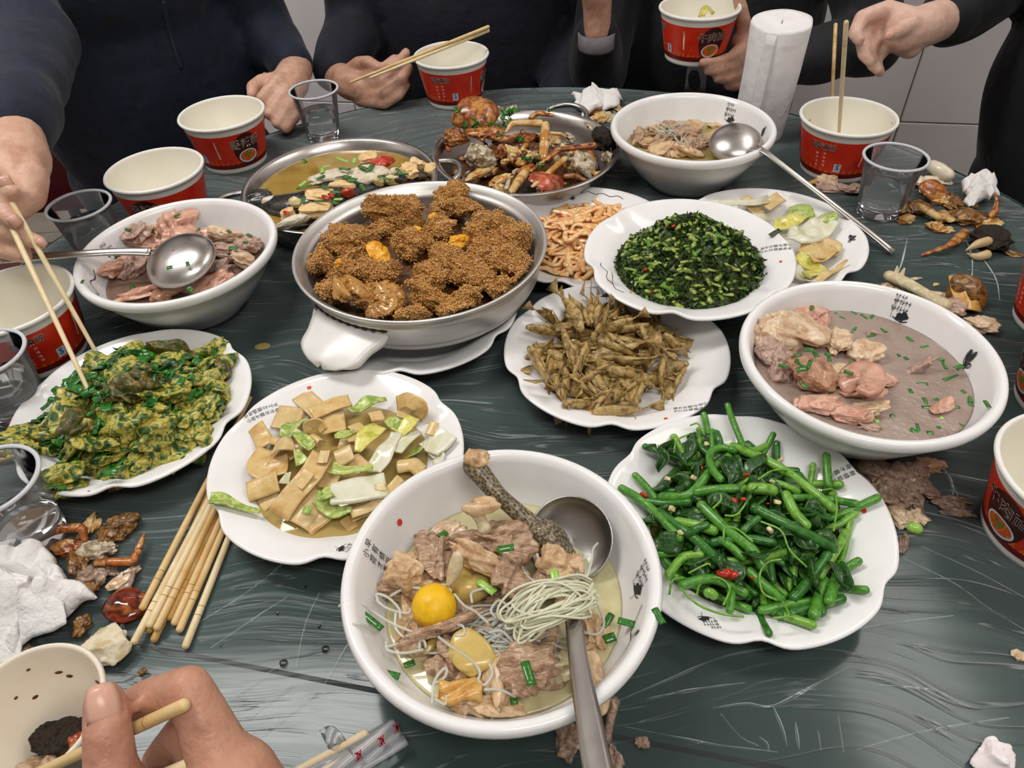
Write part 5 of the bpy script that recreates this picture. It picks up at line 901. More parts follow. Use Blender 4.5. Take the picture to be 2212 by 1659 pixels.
scallions([(1140,710,1.4,0,.084),(1020,950,1.8,1,.068),(1450,880,1.5,1,.078),(295,1160,2.4,0,.064),(1285,1495,2.,0,.076),(1785,1165,1.9,0,.044),(1795,1275,1.5,0,.046),(1900,1175,1.7,0,.062),(2105,1135,1.6,0,.083),(535,1435,1.3,0,.046),(430,1505,1.9,0,.066),(745,620,1.2,0,.06),(1410,740,.5,1,.07),(1190,1640,1.2,0,.05)], zF, hF, 'green scallion cut in the big chicken stew', 'scallions in the big stew', 34, 1.15)
# --- aluminium pot: millet-coated meat
MILLET = M('millet_crumb', ['#8f5a26', '#b07838', '#c9944e', '#9c642e', '#d4a25e'], 80, rough=.32, bump=[(520, .0018, 'VORONOI'), (150, .0015)], coat=.3, contrast=(.3, .7)); GRAIN = M('millet_grain', ['#a86f34', '#c68d48', '#dcae68', '#b67e3e'], 250, rough=.22, coat=.3, sss=.1); FATTY = M('glossy_pork_fat', ['#b07a3a', '#c2904c', '#9a6630'], 70, rough=.2, sss=.25, coat=.5, bump=(120, .0008)); PUMP = M('orange_pumpkin', ['#e39a1a', '#eeb02a', '#cf8212'], 80, rough=.3, sss=.2)
zP = zoomer(620, 380, 3.814); rp = np.random.default_rng(17)
solo('stewed_rice_bed', *hump((pc_[0], pc_[1]), .126, .010, .060, 5, .4, freq=55), M('dark_millet_sauce', ['#4a2d12', '#6b4520', '#3a220d'], 120, rough=.25, bump=(300, .002), coat=.3), 'dark millet sauce filling the bottom of the aluminium pot', 'food')
gt = A([1, 0, 0], [0, 1, 0], [-1, 0, 0], [0, -1, 0], [0, 0, 1], [0, 0, -1]); gf = [[0, 1, 4], [1, 2, 4], [2, 3, 4], [3, 0, 4], [1, 0, 5], [2, 1, 5], [3, 2, 5], [0, 3, 5]]
MP = [(880,290,235,130,.09),(1340,190,150,110,.092),(1480,280,170,90,.09),(1220,440,130,140,.09),(560,560,230,140,.088),(1000,600,170,150,.088),(285,720,95,120,.084),(340,960,150,130,.082),(690,800,170,120,.084),(720,1010,235,155,.086),(1310,680,230,140,.09),(1700,420,200,160,.09),(1900,540,150,130,.086),(1850,720,180,140,.086),(1480,800,200,130,.088),(1180,840,190,100,.087),(1150,990,220,120,.086),(1480,1000,170,100,.086),(1360,1100,220,80,.085),(1010,1140,110,65,.084),(1740,920,180,120,.085),(1560,540,140,110,.088),(820,420,140,90,.08),(440,800,110,110,.08),(1650,640,140,120,.086),(1930,860,90,90,.084),(480,480,120,80,.082)]
for i, (x, y, a, b, h) in enumerate(MP):
    p = P(*zP(x, y), h-.006); mm = pxm(*zP(x, y), h)/3.814; d = A(a*mm*.9, b*mm*1.1, b*mm*.85); V, F = blob((0, 0, 0), d, 1200+i, .5, 2.5, 4, (rp.normal()*.2, rp.normal()*.2, rp.normal()*.4), .12); V = V*(1+.022*sines(1300+i, 70, 20)(V/d.max()))[:, None]; V = clamp_in(V+p, pc_, lambda z: .1285 if z < .05 else .134)
    t = thing('millet_meat', p-A(0, 0, d[2]*.8), 'glossy fat-edged millet meat chunk by the front rim of the aluminium pot' if i == 9 else 'brown millet-coated meat chunk in the aluminium pot', 'meat', 'millet-coated meat in the pot')
    mb = part('meat_body', V, F, FATTY if i in (9,) else MILLET, t)
    idx = rp.choice(len(V), 1500 if i != 9 else 500); W = V[idx]+(V[idx]-p)*.02; W = W[(W-p)@(EYE-p) > -.02*np.linalg.norm(EYE-p)*.3]; sc = .0009+.0007*rp.random(len(W)); W = W+rp.normal(size=W.shape)*.0008
    G = (W[:, None]+gt[None]*sc[:, None, None]).reshape(-1, 3); FF = [[k*6+q for q in f] for k in range(len(W)) for f in gf]; o = part('millet_grains', G, FF, GRAIN, mb, True); o['kind'] = 'stuff'
for i, (x, y, a, b, m, lab) in enumerate([(730,640,75,105,PUMP,'orange pumpkin wedge with green rind among the millet meat'),(1210,340,32,45,PUMP,'small bright orange pumpkin bit on a millet chunk'),(1075,450,40,34,PUMP,'orange pumpkin crumb between millet chunks'),(1400,545,95,50,PUMP,'soft orange pumpkin patch in the pot centre'),(1330,400,70,50,FATTY,'glossy tan pork piece in the pot'),(430,960,70,120,FATTY,'glossy pork rind strip near the handle'),(1040,520,60,36,PUMP,'flat orange pumpkin slice between the chunks'),(420,720,30,36,PUMP,'orange pumpkin dot beside the left chunk')]):
    p = P(*zP(x, y), .092); mm = pxm(*zP(x, y), .09)/3.814; solo('pumpkin_piece' if m is PUMP else 'pork_piece', *blob(p, A(a*mm, b*mm, min(a, b)*mm*.7), 1300+i, .55, 2.4, 4, (.2, 0, .2), .1), m, lab, 'pumpkin' if m is PUMP else 'meat')
# --- fish and tofu soup pan
def pan_r(h): return np.interp(h, [.0018, .0045, .035, .0492], [.1065, .1105, .1235, .1285])
broth(cS, .0375, M('golden_fish_broth', ['#9a7a36', '#a98a45', '#8c6d2e'], 25, rough=.05, spec=.6), 'golden oily broth in the fish and tofu pan', pan_r, 5); zS = zoomer(440, 280, 3.814)
DKFISH = M('dark_fish_skin', ['#23221f', '#3a3833', '#17171a', '#4b4943'], 110, rough=.25, coat=.5, bump=(380, .0006)); FISHFL = M('white_fish_flesh', ['#d8cbb2', '#e4d9c4', '#c8b797'], 90, rough=.35, sss=.2, bump=(160, .0012)); PTOFU = M('pale_tofu', ['#e3bd82', '#efd09b', '#d8ac6c'], 90, rough=.35, sss=.25, bump=(130, .0008)); TOMATO = M('tomato', ['#b52a18', '#cc4426'], 80, rough=.2, coat=.4, sss=.15)
t = thing('stewed_fish', P(*zS(1100, 520), .03), 'whole dark-skinned stewed fish half covered by tofu', 'fish')
part('fish_body', *tube([P(*zS(x, y), h) for x, y, h in ((480, 600, .038), (640, 640, .04), (900, 620, .042), (1250, 520, .042), (1600, 430, .04), (1850, 380, .038))], [.012, .022, .027, .026, .019, .008], k=20, n=40, flat=.75), DKFISH, t)
part('fish_head', *blob(P(*zS(450, 580), .042), A(.020, .015, .013), 8, .2, 2, 4, (0, 0, .3)), DKFISH, t); part('gill_flesh', *blob(P(*zS(555, 610), .044), A(.015, .013, .011), 9, .25, 2, 3), FISHFL, t)
part('fish_tail', *slab(np.array([[P(*zS(620+60*i+10*j, 800-18*i+16*j-8*math.sin(i)), .045) for j in range(4)] for i in range(6)]), .0015), DKFISH, t)
for i, (x, y, a, b, rot, m, nm, lab, cat) in enumerate([(965,545,112,62,-3,PTOFU,'tofu_block','square golden tofu block with red chili on top','tofu'),(930,660,140,65,5,PTOFU,'tofu_block','broken tofu block in front of the fish','tofu'),(1140,460,105,48,-8,PTOFU,'tofu_block','crumbly tofu block in the middle of the fish','tofu'),(1360,240,85,55,10,PTOFU,'tofu_block','tofu block beside the red tomato','tofu'),(1690,330,60,75,20,PTOFU,'tofu_block','standing tofu wedge near the loop handle','tofu'),(1765,280,60,30,-30,PTOFU,'tofu_block','tofu sliver along the pan wall','tofu'),(1865,335,46,48,0,PTOFU,'tofu_block','browned tofu cube touching the pan wall','tofu'),(1010,390,150,70,25,FISHFL,'fish_flesh','white flaky fish flesh on the fish’s back','fish'),(1350,360,150,60,5,FISHFL,'fish_flesh','pale fish flesh near the tomato','fish'),(1330,420,110,40,0,FISHFL,'fish_flesh','fish flake under the scallions','fish'),(1580,350,55,40,0,FISHFL,'fish_flesh','rounded white fish piece near the standing tofu','fish'),(1480,265,60,75,-50,TOMATO,'tomato_wedge','curved red tomato wedge in the fish soup','tomato'),(740,760,130,26,15,FISHFL,'fish_flesh','fish belly flap by the pan rim','fish'),(690,700,60,36,20,PTOFU,'garlic_clove','cream garlic clove on the dark fish','garlic'),(1180,525,50,26,0,TOMATO,'tomato_bit','small tomato bit behind the chili tofu','tomato'),(750,600,50,30,10,GARLIC,'garlic_clove','pale garlic slice on the dark fish head end','garlic'),(1560,415,60,24,-5,GARLIC,'garlic_clove','yellow garlic slice below the scallions','garlic'),(1440,425,36,28,0,GARLIC,'garlic_clove','yellow garlic knob in the soup','garlic'),(1620,410,60,30,0,DKFISH,'black_fungus','dark fungus bit beside the garlic','fungus'),(1790,370,55,40,0,DKFISH,'black_fungus','dark fungus by the pan wall','fungus')]):
    p = P(*zS(x, y), .058 if 600 < x < 1700 else .048); mm = pxm(*zS(x, y))/3.814; solo(nm, *blob(p, A(a*mm, b*mm*1.3, .007), 1400+i, .25, 2.2, 4, (rp.normal()*.15, rp.normal()*.15, math.radians(rot)), .06, .55 if m is PTOFU else .1), m, lab, cat, 'food in the fish soup pan')
for i, (x, y) in enumerate([(1000,555),(1050,540),(680,685)]): solo('chili_piece', *blob(P(*zS(x, y), .0665), A(.007, .003, .0015), 70+i, .2, 2, 2, (0, 0, -.9)), CHILI, 'red chili slice on the golden tofu block', 'chili', 'chili slices in the fish soup')
scallions([(820,440,2.4,1),(830,470,2.2),(960,390,1.5),(975,330,2.,1),(1010,300,1.6,1),(1165,320,1.8),(1140,245,2.4,1),(1240,250,1.8,1),(1310,310,1.8),(1360,330,1.6),(1380,300,1.6),(1180,385,1.8),(1220,410,1.7),(1310,475,2.4),(1490,395,2.),(1640,360,1.8),(820,580,2.),(950,585,1.8),(1090,510,1.8),(1110,570,2.,1),(1080,600,1.7),(510,495,1.,0,.04),(830,255,1.2,0,.039),(1600,330,1.2),(1000,470,1.4)], zS, .066, 'chopped scallion on the fish and tofu soup', 'scallions on the fish soup', 36, 1.25)
# --- crab pan
CRABO = M('orange_crab_shell', ['#a3501f', '#c0722f', '#7d3a16', '#cf9450', '#96451b'], 45, rough=.25, coat=.5, bump=[(200, .0008)], spots=('#5a1c0c', 60, .64)); CRABP = M('pale_crab_shell', ['#cfa65e', '#dfc28a', '#b98438', '#c27a30'], 60, rough=.28, coat=.4, bump=(240, .0006)); CRABW = M('white_crab_body', ['#b7a88c', '#d2c6ac', '#8b7658', '#c7b898'], 90, rough=.32, coat=.3, bump=(180, .001), spots=('#4f3318', 70, .62)); CRABD = M('dark_furry_claw', ['#1e1712', '#352a20', '#120d0a'], 260, rough=.8, bump=[(420, .003)]); CRABR = M('red_crab_shell', ['#b8432a', '#cc6a44', '#8f3018', '#d08a5a'], 40, rough=.25, coat=.45, bump=(160, .001)); BRSAUCE = M('brown_crab_sauce', ['#3a1d0c', '#5c3214', '#7a481f', '#2b1408'], 130, rough=.2, coat=.4, bump=[(240, .003)])
zC = zoomer(900, 210, 4.809)
solo('crab_sauce', *hump((cCr[0]-.003, cCr[1]-.005), .112, .026, .020, 8, .3, freq=85), BRSAUCE, 'dark brown chopped sauce under the crab pieces', 'sauce')
def cz(x, y, h): return P(*zC(x, y), h)
def crab_leg(pts, rad, mat, label, grp, hs=None, h=.05, z=cz):
    n = len(pts)//2; q = np.array([z(pts[2*i], pts[2*i+1], h if hs is None else hs[i]) for i in range(n)]); out = []
    t = thing('picked_crab_leg', q[0], label, 'crab leg', grp)
    for i in range(n-1):
        r0, r1 = rad[i], rad[i+1]; a, b = q[i], q[i+1]; m = a+(b-a)*.5; last = i == n-2
        part('leg_segment', *tube([a, a+(b-a)*.08, m, b-(b-a)*.06, b], [r0*.75, r0, (r0+r1)*.5, r1*1.02, r1*(.3 if last else .8)], k=10, n=16, flat=.75), mat, t)
    return t
def shell(c, d, rot, mat, seed, hollow=True):
    n, m = 12, 20; G = np.zeros((n, m, 3)); R = rotm(rot); nz = sines(seed, 3.)
    for i in range(n):
        for j in range(m):
            a = i/(n-1)*1.45; b = j/(m-1)*2*PI; v = A(math.sin(a)*math.cos(b), math.sin(a)*math.sin(b)*(1-.12*math.cos(2*b)), math.cos(a)); v = v*(1+.08*nz(v[None])[0]); G[i, j] = R@(v*d)+c
    return slab(G, .0016)
def carapace(c, d, rot, mat, label, seed):
    t = thing('crab_carapace', c, label, 'crab shell'); part('shell', *shell(c, np.asarray(d), rot, mat, seed), mat, t); R = rotm(rot)
    for k in range(7): a = -.9+k*.3; v = A(d[0]*1.0*math.sin(a), -d[1]*1.02*math.cos(a), d[2]*.12); part('spine', *tube([c+R@v, c+R@(v*1.16)], [.002, .0006], k=6, n=3), mat, t)
    return t
carapace(cz(600, 215, .075), A(.036, .03, .026), (.25, -.1, .2), CRABO, 'orange crab carapace sprinkled with herbs on top of the pile', 3); carapace(cz(1340, 890, .048), A(.026, .017, .010), (.35, .25, .5), CRABR, 'glossy red crab shell at the front of the pan', 5)
carapace(cz(700, 370, .062), A(.032, .02, .012), (-.1, .1, .1), CRABO, 'upside-down orange shell edge below the top carapace', 6)
CG = 'crab pieces in the steel pan'
for i, (x, y, a, b, h, m, lab) in enumerate([(690,640,130,125,.052,CRABW,'white halved crab body with gill marks'),(1740,690,140,110,.05,CRABW,'pale crab body half near the far bowl'),(400,450,90,90,.055,CRABO,'orange crab knuckle below the carapace'),(1000,590,150,90,.05,CRABP,'crab body chunk in the middle of the sauce'),(1800,610,60,60,.056,CRABO,'orange crab joint on the pale body half'),(880,590,60,90,.055,CRABO,'reddish crab knuckle beside the white body'),(1600,430,110,45,.045,CRABW,'crab meat shreds near the pan wall'),(1400,440,90,50,.045,CRABP,'garlicky crab meat behind the long leg'),(1100,440,120,60,.05,CRABO,'brown crab joint in the middle'),(700,790,160,60,.04,CRABP,'minced sauce lump by the loop handle'),(1250,820,80,50,.042,CRABP,'crab meat bit at the front'),(2000,650,40,90,.045,CRABW,'crab shell sliver at the pan wall'),(850,130,60,40,.06,CRABW,'white crab meat behind the carapace'),(970,110,55,45,.06,CRABW,'crab meat tuft behind the herbs'),(900,850,120,50,.04,CRABP,'brown minced garlic lump near the pot')]):
    p = cz(x, y, h); mm = pxm(*zC(x, y))/4.809; solo('crab_chunk', *blob(p, A(a*mm, b*mm*1.2, b*mm*.8), 1500+i, .4, 2.6, 4, (rp.normal()*.3, rp.normal()*.3, rp.normal()), .12, clamp=(cCr, pan_r)), m, lab, 'crab', CG)
for i, (x, y, a, b) in enumerate([(1930, 460, 105, 140), (1150, 990, 90, 50)]):
    p = cz(x, y, .055 if i == 0 else .044); mm = pxm(*zC(x, y))/4.809; solo('crab_claw', *blob(p, A(a*mm, b*mm*1.1, .016), 1550+i, .3, 2.4, 4, (0, 0, .3), .12), CRABD, ['dark furry crab claw leaning on the pan wall', 'dark furry claw under the red shell'][i], 'crab claw', CG)
for pts, rad, m, hs, lab in [((930,360,1000,265,1320,270),(.003,.006,.0065),CRABP,(.066,.074,.072),'yellow crab leg lying bent across the pile'),((1340,270,1330,460,1310,660),(.0062,.0075,.006),CRABP,(.072,.06,.046),'thick pale crab leg standing upright'),((1180,770,1490,540,1880,500),(.003,.005,.006),CRABO,(.05,.058,.056),'long reddish crab leg reaching the dark claw'),((1150,740,1070,860,980,990),(.0062,.0075,.005),CRABP,(.05,.048,.05),'broad cream and orange claw tip at the front'),((720,405,900,440,1070,385),(.004,.006,.003),CRABO,(.062,.062,.062),'orange leg under the top carapace'),((500,360,620,400,700,450),(.005,.005,.004),CRABO,(.064,.062,.06),'short orange leg beside the knuckle'),((1180,215,1260,165,1430,190),(.005,.005,.003),CRABO,(.056,.062,.06),'orange leg resting at the back wall'),((1200,930,1320,830,1560,620),(.003,.0045,.005),CRABP,(.056,.056,.054),'thin yellow leg over the red shell'),((1530,820,1650,810,1780,870),(.004,.005,.003),CRABO,(.044,.046,.04),'red-brown leg near the front wall'),((1750,265,1800,310,1850,355),(.003,.004,.004),CRABW,(.06,.058,.055),'white leg shard at the back wall'),((1800,740,1850,800,1960,770),(.004,.004,.002),CRABP,(.05,.048,.046),'curled yellow leg by the pale body half'),((1390,370,1500,380,1560,420),(.003,.003,.002),CRABP,(.05,.05,.046),'thin yellow leg behind the upright one'),((520,620,570,520,580,480),(.004,.004,.003),CRABW,(.056,.058,.06),'white leg stub on the body half'),((1040,780,1130,740,1210,700),(.004,.005,.003),CRABO,(.05,.052,.05),'orange leg stub in the centre'),((930,950,970,830),(.004,.002),CRABW,(.046,.05),'white shell splinter near the pot rim'),((340,560,320,520,310,460),(.003,.003,.002),CRABR,(.046,.048,.05),'small red leg tip at the pan wall'),((1100,700,1180,600,1260,560),(.0045,.005,.003),CRABP,(.05,.054,.05),'pale leg beside the herbs')]:
    crab_leg(pts, rad, m, lab, CG, hs)
def herbs(lst, z, grp, label, seed, n=9):
    r = np.random.default_rng(seed)
    for x, y, h, s in lst:
        c = z(x, y, h); sh = []
        for i in range(n):
            p = c+r.normal(size=3)*A(.006, .006, .0025)*s; b = r.random()*6.3; d = A(math.cos(b), math.sin(b), r.normal()*.4)*.0035*s; sh.append(ribbon([p-d, p, p+d], .0045*s, .0006, up=(r.normal(), r.normal(), 1), n=4, nb=3, curl=.001))
        V, F = join(*sh); o = solo('herb_sprinkle', V, F, CHIVE, label, 'herbs', grp); tag(o, kind='stuff')
herbs([(430,140,.098,.7),(640,270,.092,1.1),(500,290,.09,.7),(760,280,.09,.6),(1030,200,.074,1.5),(920,250,.07,1.),(1180,640,.058,.9),(1290,715,.058,.6),(1370,135,.06,.5),(1080,430,.058,.8),(870,400,.066,.5)], cz, 'herb sprinkles on the crab', 'chopped green herbs sprinkled on the crab pieces', 12)

rc_ = np.random.default_rng(44)
for i in range(85):
    r = .1*math.sqrt(rc_.random()); a = rc_.random()*6.3; x, y = cCr[0]-.006+r*math.cos(a), cCr[1]-.012+r*math.sin(a); z = TZ+.022+.026*max(0, 1-(r/.112)**2)+.003
    m = (CRABP, GARLIC, CRABO, CHMEAT, BRSAUCE, CRABW)[rc_.integers(6)]; solo('crab_bit', *blob((x, y, z), A(.004+.006*rc_.random(), .003+.004*rc_.random(), .003+.002*rc_.random()), 2100+i, .5, 2.4, 2, (rc_.random(), rc_.random(), rc_.random()*6), .12), m, 'small crab or garlic bit in the brown crab sauce', 'crab', 'small bits in the crab sauce')
# ---------------------------------------------------------------- people round the table
from mathutils.bvhtree import BVHTree
SKINM = M('skin', ['#c89a82', '#d3a992', '#ba8a72'], 30, rough=.45, sss=.12, sssr=(1, .4, .25), bump=[(300, .0005), (110, .0012)]); SKIN2 = M('skin_warm', ['#b98a74', '#c69a84', '#aa7a64'], 30, rough=.45, sss=.12, sssr=(1, .4, .25), bump=[(300, .0005), (110, .0012)]); SKIN3 = M('skin_pale', ['#d4ab98', '#dfbaa8', '#c89c88'], 30, rough=.45, sss=.12, sssr=(1, .4, .25), bump=[(300, .0005), (110, .0012)])
NAIL = M('fingernail', '#d9a894', rough=.25); HAIRM = M('black_hair', ['#0e0c0b', '#1b1714'], 200, rough=.5, bump=(500, .002)); TROUS = M('dark_trousers', '#16171c', rough=.8)
def cloth(name, c): return M(name, c, 40, rough=.75, bump=[(900, .0002), (35, .004)], sheen=.08)
def px_chain(pts):  return [(PD(x, y, d), r) for x, y, d, r in pts]
def caps(ch, k=14): return [rcone(ch[i][0], ch[i+1][0], ch[i][1], ch[i+1][1], k) for i in range(len(ch)-1)]
def folds(seed, amp, fr=26): 
    a, b = sines(seed, fr), sines(seed+5, fr*2.2); S = A(1, 1, .55)
    return lambda V: amp*(np.abs(a(V*S))*.8-.5+b(V*S)*.35)
def person(name, label, c, face, skin, jacket, arms, hands, voxel=.0035, seed=0, lean=.05, extra_cuff=None, sh=1.09, jr=1.0):
    """arms: {'R': [elbow], 'L': [elbow]}; hands: list of pixel chains, first chain of each hand starts at the wrist"""
    f = unit(A(face[0], face[1], 0)); rgt = A(f[1], -f[0], 0); c0 = A(c[0], c[1], 0); up = A(0, 0, 1)
    t = thing('person', c0, label, 'person', 'people at the table'); B = lambda x, y, z: c0+rgt*x+f*y+up*z
    body, coat, trs = [], [], []
    ro_ = (0, 0, math.atan2(f[1], f[0])-PI/2); body += [ell(B(0, -.04, .53), (.14, .13, .11), ro_), ell(B(0, lean*.5, .82), (.12, .1, .28), ro_), ell(B(0, lean, 1.0), (.14, .09, .09), ro_)]
    body += chain([B(0, lean, 1.05), B(0, lean+.02, 1.18), B(0, lean+.03, 1.24)], [.06, .052, .055])
    hc = B(0, lean+.04, 1.33); hr = rotm((0, 0, math.atan2(f[1], f[0])-PI/2))
    def hd(v, d): Vv, Ff = ico(3); return (Vv*np.asarray(d))@hr.T+hc+rgt*v[0]+f*v[1]+up*v[2], Ff
    body += [hd((0, -.005, .01), (.076, .095, .105)), hd((0, .025, -.055), (.055, .06, .055)), hd((0, .1, -.012), (.013, .014, .02)), hd((0, .093, .012), (.009, .012, .026)), hd((.077, -.005, -.005), (.01, .018, .03)), hd((-.077, -.005, -.005), (.01, .018, .03)), hd((0, .082, -.055), (.024, .012, .007)), hd((.03, .08, .035), (.022, .012, .008)), hd((-.03, .08, .035), (.022, .012, .008))]
    coat += [ell(B(0, -.02, .60), (.205, .15, .14), (0, 0, math.atan2(f[1], f[0])-PI/2)), ell(B(0, lean*.4, .80), (.215, .15, .27), (0, 0, math.atan2(f[1], f[0])-PI/2)), ell(B(0, lean, 1.0), (.215, .14, .15), (0, 0, math.atan2(f[1], f[0])-PI/2))]
    coat += chain([B(0, lean, 1.06), B(0, lean+.012, 1.13)], [.075, .068])
    for s, k in (('R', 1), ('L', -1)):
        S = B(k*.175, lean, sh-.03); E = arms[s][0]; W = px_chain(hands[s][0])[0][0] if s in hands else arms[s][1]
        body += chain([B(k*.1, lean, sh-.05), S, E, W], [.05, .045, .038, .026]); d = unit(W-E); cuff = W-d*arms.get('cuff', .015)
        coat += chain([B(k*.08, lean, sh-.05), S, E], [.08*jr, .076*jr, .062*jr])+chain([E, E+(cuff-E)*.5, cuff], [.062*jr, .052*jr, .042*jr])
        kn = B(k*.12, .42, .50); an = B(k*.13, .40, .09)
        body += chain([B(k*.09, 0, .52), kn, an], [.06, .045, .035])+chain([an+up*-.03, an+f*.13+up*-.045], [.035, .03])
        trs += chain([B(k*.09, -.02, .53), kn, an+up*.02], [.092, .07, .06])
        if s not in hands: body += [ell(W+d*.05, (.04, .04, .03))]+chain([W, W+d*.09], [.03, .025])
    nails = []
    for s in hands:
        for ch in hands[s]: body += caps(px_chain(ch))
    V, F = remesh(body, voxel, 5, dec=.22); bo = part('body', V, F, skin, t)
    trs.append(ell(B(0, -.03, .54), (.17, .16, .1), (0, 0, math.atan2(f[1], f[0])-PI/2)))
    part('trousers', *remesh(trs, .02, 4), TROUS, t)
    for s in (1, -1):
        part('shoe', *remesh(chain([B(s*.13, .38, .045), B(s*.13, .55, .035)], [.044, .038]), .008, 3), M('black_shoe', '#0c0c0d', rough=.4), t); e_ = hd((s*.031, .083, .02), (.012, .009, .008)); part('eye', *e_, M('eye_white', '#e8e4de', rough=.2), t); part('iris', *hd((s*.031, .0905, .02), (.005, .003, .005)), M('dark_iris', '#1b120d', rough=.1), t)
    part('hair', *remesh([hd((0, -.018, .035), (.083, .098, .092)), hd((0, -.05, 0), (.078, .06, .08))], .008, 3, folds(seed, .004, 90)), HAIRM, t)
    V, F = remesh(coat, .01, 4, folds(seed, .0055)); jk = part('jacket', V, F, jacket, t)
    return t, BVHTree.FromPolygons([Vector(v) for v in V], F), bo
def shoot(bvh, px, py, off=.0012):
    d = Vector(unit(ray(px, py))); h = bvh.ray_cast(Vector(EYE), d); 
    return None if h[0] is None else np.array(h[0]-d*off)
def nail(par, pos_px, depth, w, l, dirpx):
    """fingernail: small curved plate facing the camera"""
    p = PD(*pos_px, depth); n = unit(EYE-p); d = PD(pos_px[0]+dirpx[0], pos_px[1]+dirpx[1], depth)-p; d = unit(d-n*(d@n)); s = np.cross(n, d)
    G = np.array([[p+d*l*u*(1-.1*v*v)+s*w*v*(1-.25*max(0, u)**2)+n*(-.0025*v*v*abs(w)/.006-.0015*u*u) for v in np.linspace(-1, 1, 7)] for u in np.linspace(-1, 1, 6)]); part('fingernail', *slab(G, .0008), NAIL, next(c for c in par.children if c.name.startswith('body')))
NAVY = cloth('navy_jersey', ['#0d1629', '#111c32', '#0a1222']); DNAVY = cloth('dark_navy_jacket', ['#0d0f20', '#111327', '#0a0b18']); CHAR = cloth('charcoal_jacket', ['#15151b', '#1b1b22', '#101015']); BLACK = cloth('black_sweater', ['#0b0c11', '#101117', '#08090c'])
# man in the navy half-zip jersey
H1R = [[(34,290,.865,.030),(42,345,.83,.033),(30,395,.81,.030)],[(30,350,.83,.028),(66,385,.80,.019),(66,425,.79,.016),(40,455,.785,.0125)],[(10,350,.82,.018),(0,385,.79,.0135),(8,405,.775,.0115),(28,418,.77,.0095)],[(0,390,.81,.02),(-25,430,.79,.013),(2,455,.772,.011),(34,482,.768,.0088)],[(5,400,.82,.02),(-25,470,.80,.0125),(15,503,.782,.0108),(62,516,.778,.0092),(86,525,.778,.008)],[(0,410,.82,.02),(-30,500,.81,.012),(5,540,.79,.0102),(52,552,.786,.0088)]]
H1L = [[(640,148,1.33,.029),(628,178,1.285,.032),(612,205,1.262,.030)],[(622,170,1.285,.018),(600,177,1.24,.0135),(566,214,1.228,.0112),(580,226,1.25,.009)],[(628,190,1.28,.017),(617,199,1.238,.0132),(583,246,1.228,.011),(596,252,1.25,.009)],[(634,212,1.275,.0165),(629,223,1.24,.0128),(600,266,1.232,.0105),(612,268,1.25,.009)],[(640,235,1.275,.015),(637,248,1.245,.0118),(617,277,1.238,.0095),(626,272,1.255,.008)],[(612,172,1.285,.016),(565,176,1.262,.0125),(546,188,1.25,.0112),(545,206,1.245,.0095)]]
p1, b1, bo1 = person('person', 'man in a navy half-zip jersey reaching for the omelette with chopsticks', (-.665, 1.43), (.45, -.89), SKINM, NAVY, {'R': [PD(75, 95, 1.06)], 'L': [A(-.44, 1.49, TZ+.09)]}, {'R': H1R, 'L': H1L}, seed=1)
nail(p1, (14, 398), .763, .0065, .0085, (6, 10)); nail(p1, (32, 478), .758, .0052, .0065, (8, 8)); nail(p1, (90, 525), .77, .004, .005, (9, 6))
zp = [shoot(b1, x, y) for x, y in ((352, 2), (360, 40), (368, 75), (378, 110), (392, 150))]
if all(q is not None for q in zp): part('zip', *ribbon(zp, .006, .0015, up=unit(EYE-zp[2]), n=20, nb=3), M('navy_zip', '#232c3f', rough=.5), next(c for c in p1.children if c.name.startswith('jacket')))
# man in the dark navy jacket
H2R = [[(722,160,1.38,.027),(758,182,1.345,.029),(782,192,1.332,.026)],[(745,168,1.36,.018),(776,138,1.325,.0135),(796,134,1.305,.0112),(818,146,1.29,.0092)],[(775,180,1.335,.016),(815,162,1.30,.0112),(836,142,1.292,.0098),(852,128,1.292,.0088)],[(780,194,1.335,.016),(828,178,1.298,.0112),(858,142,1.29,.0098),(877,114,1.294,.0085)],[(782,206,1.335,.0155),(834,202,1.30,.0108),(868,172,1.294,.0095),(884,146,1.298,.008)],[(780,214,1.338,.0145),(830,224,1.308,.0098),(862,206,1.30,.0085),(878,184,1.304,.0075)]]
p2, b2, bo2 = person('person', 'man in a dark navy jacket holding chopsticks behind the crab pan', (-.05, 1.66), (0, -1), SKIN2, DNAVY, {'R': [A(-.27, 1.57, TZ+.07)], 'L': [A(.22, 1.60, TZ+.04), A(.10, 1.46, TZ-.12)]}, {'R': H2R}, voxel=.003, seed=2)
# man in the charcoal jacket, cup in hand
H3R = [[(1290,66,1.31,.024),(1290,10,1.28,.026),(1288,-40,1.25,.030)],[(1288,-30,1.26,.022),(1275,-95,1.22,.012),(1300,-110,1.2,.010)],[(1292,-40,1.25,.022),(1300,-100,1.22,.012),(1325,-110,1.2,.010)],[(1285,-30,1.25,.02),(1320,-60,1.22,.012),(1335,-80,1.2,.010)]]
H3L = [[(1655,150,1.30,.028),(1625,112,1.262,.028),(1608,90,1.25,.024)],[(1612,85,1.25,.018),(1606,50,1.225,.0132),(1601,18,1.21,.0112),(1594,-8,1.20,.0095)],[(1612,100,1.25,.015),(1578,126,1.222,.0105),(1545,136,1.205,.0092),(1518,136,1.195,.008)],[(1614,116,1.255,.015),(1584,145,1.228,.0102),(1550,154,1.21,.009),(1528,153,1.205,.0076)],[(1618,128,1.26,.0145),(1596,162,1.238,.0098),(1568,172,1.222,.0085),(1548,170,1.215,.0074)],[(1624,138,1.265,.0135),(1610,177,1.25,.009),(1588,188,1.238,.0078),(1572,186,1.232,.007)]]
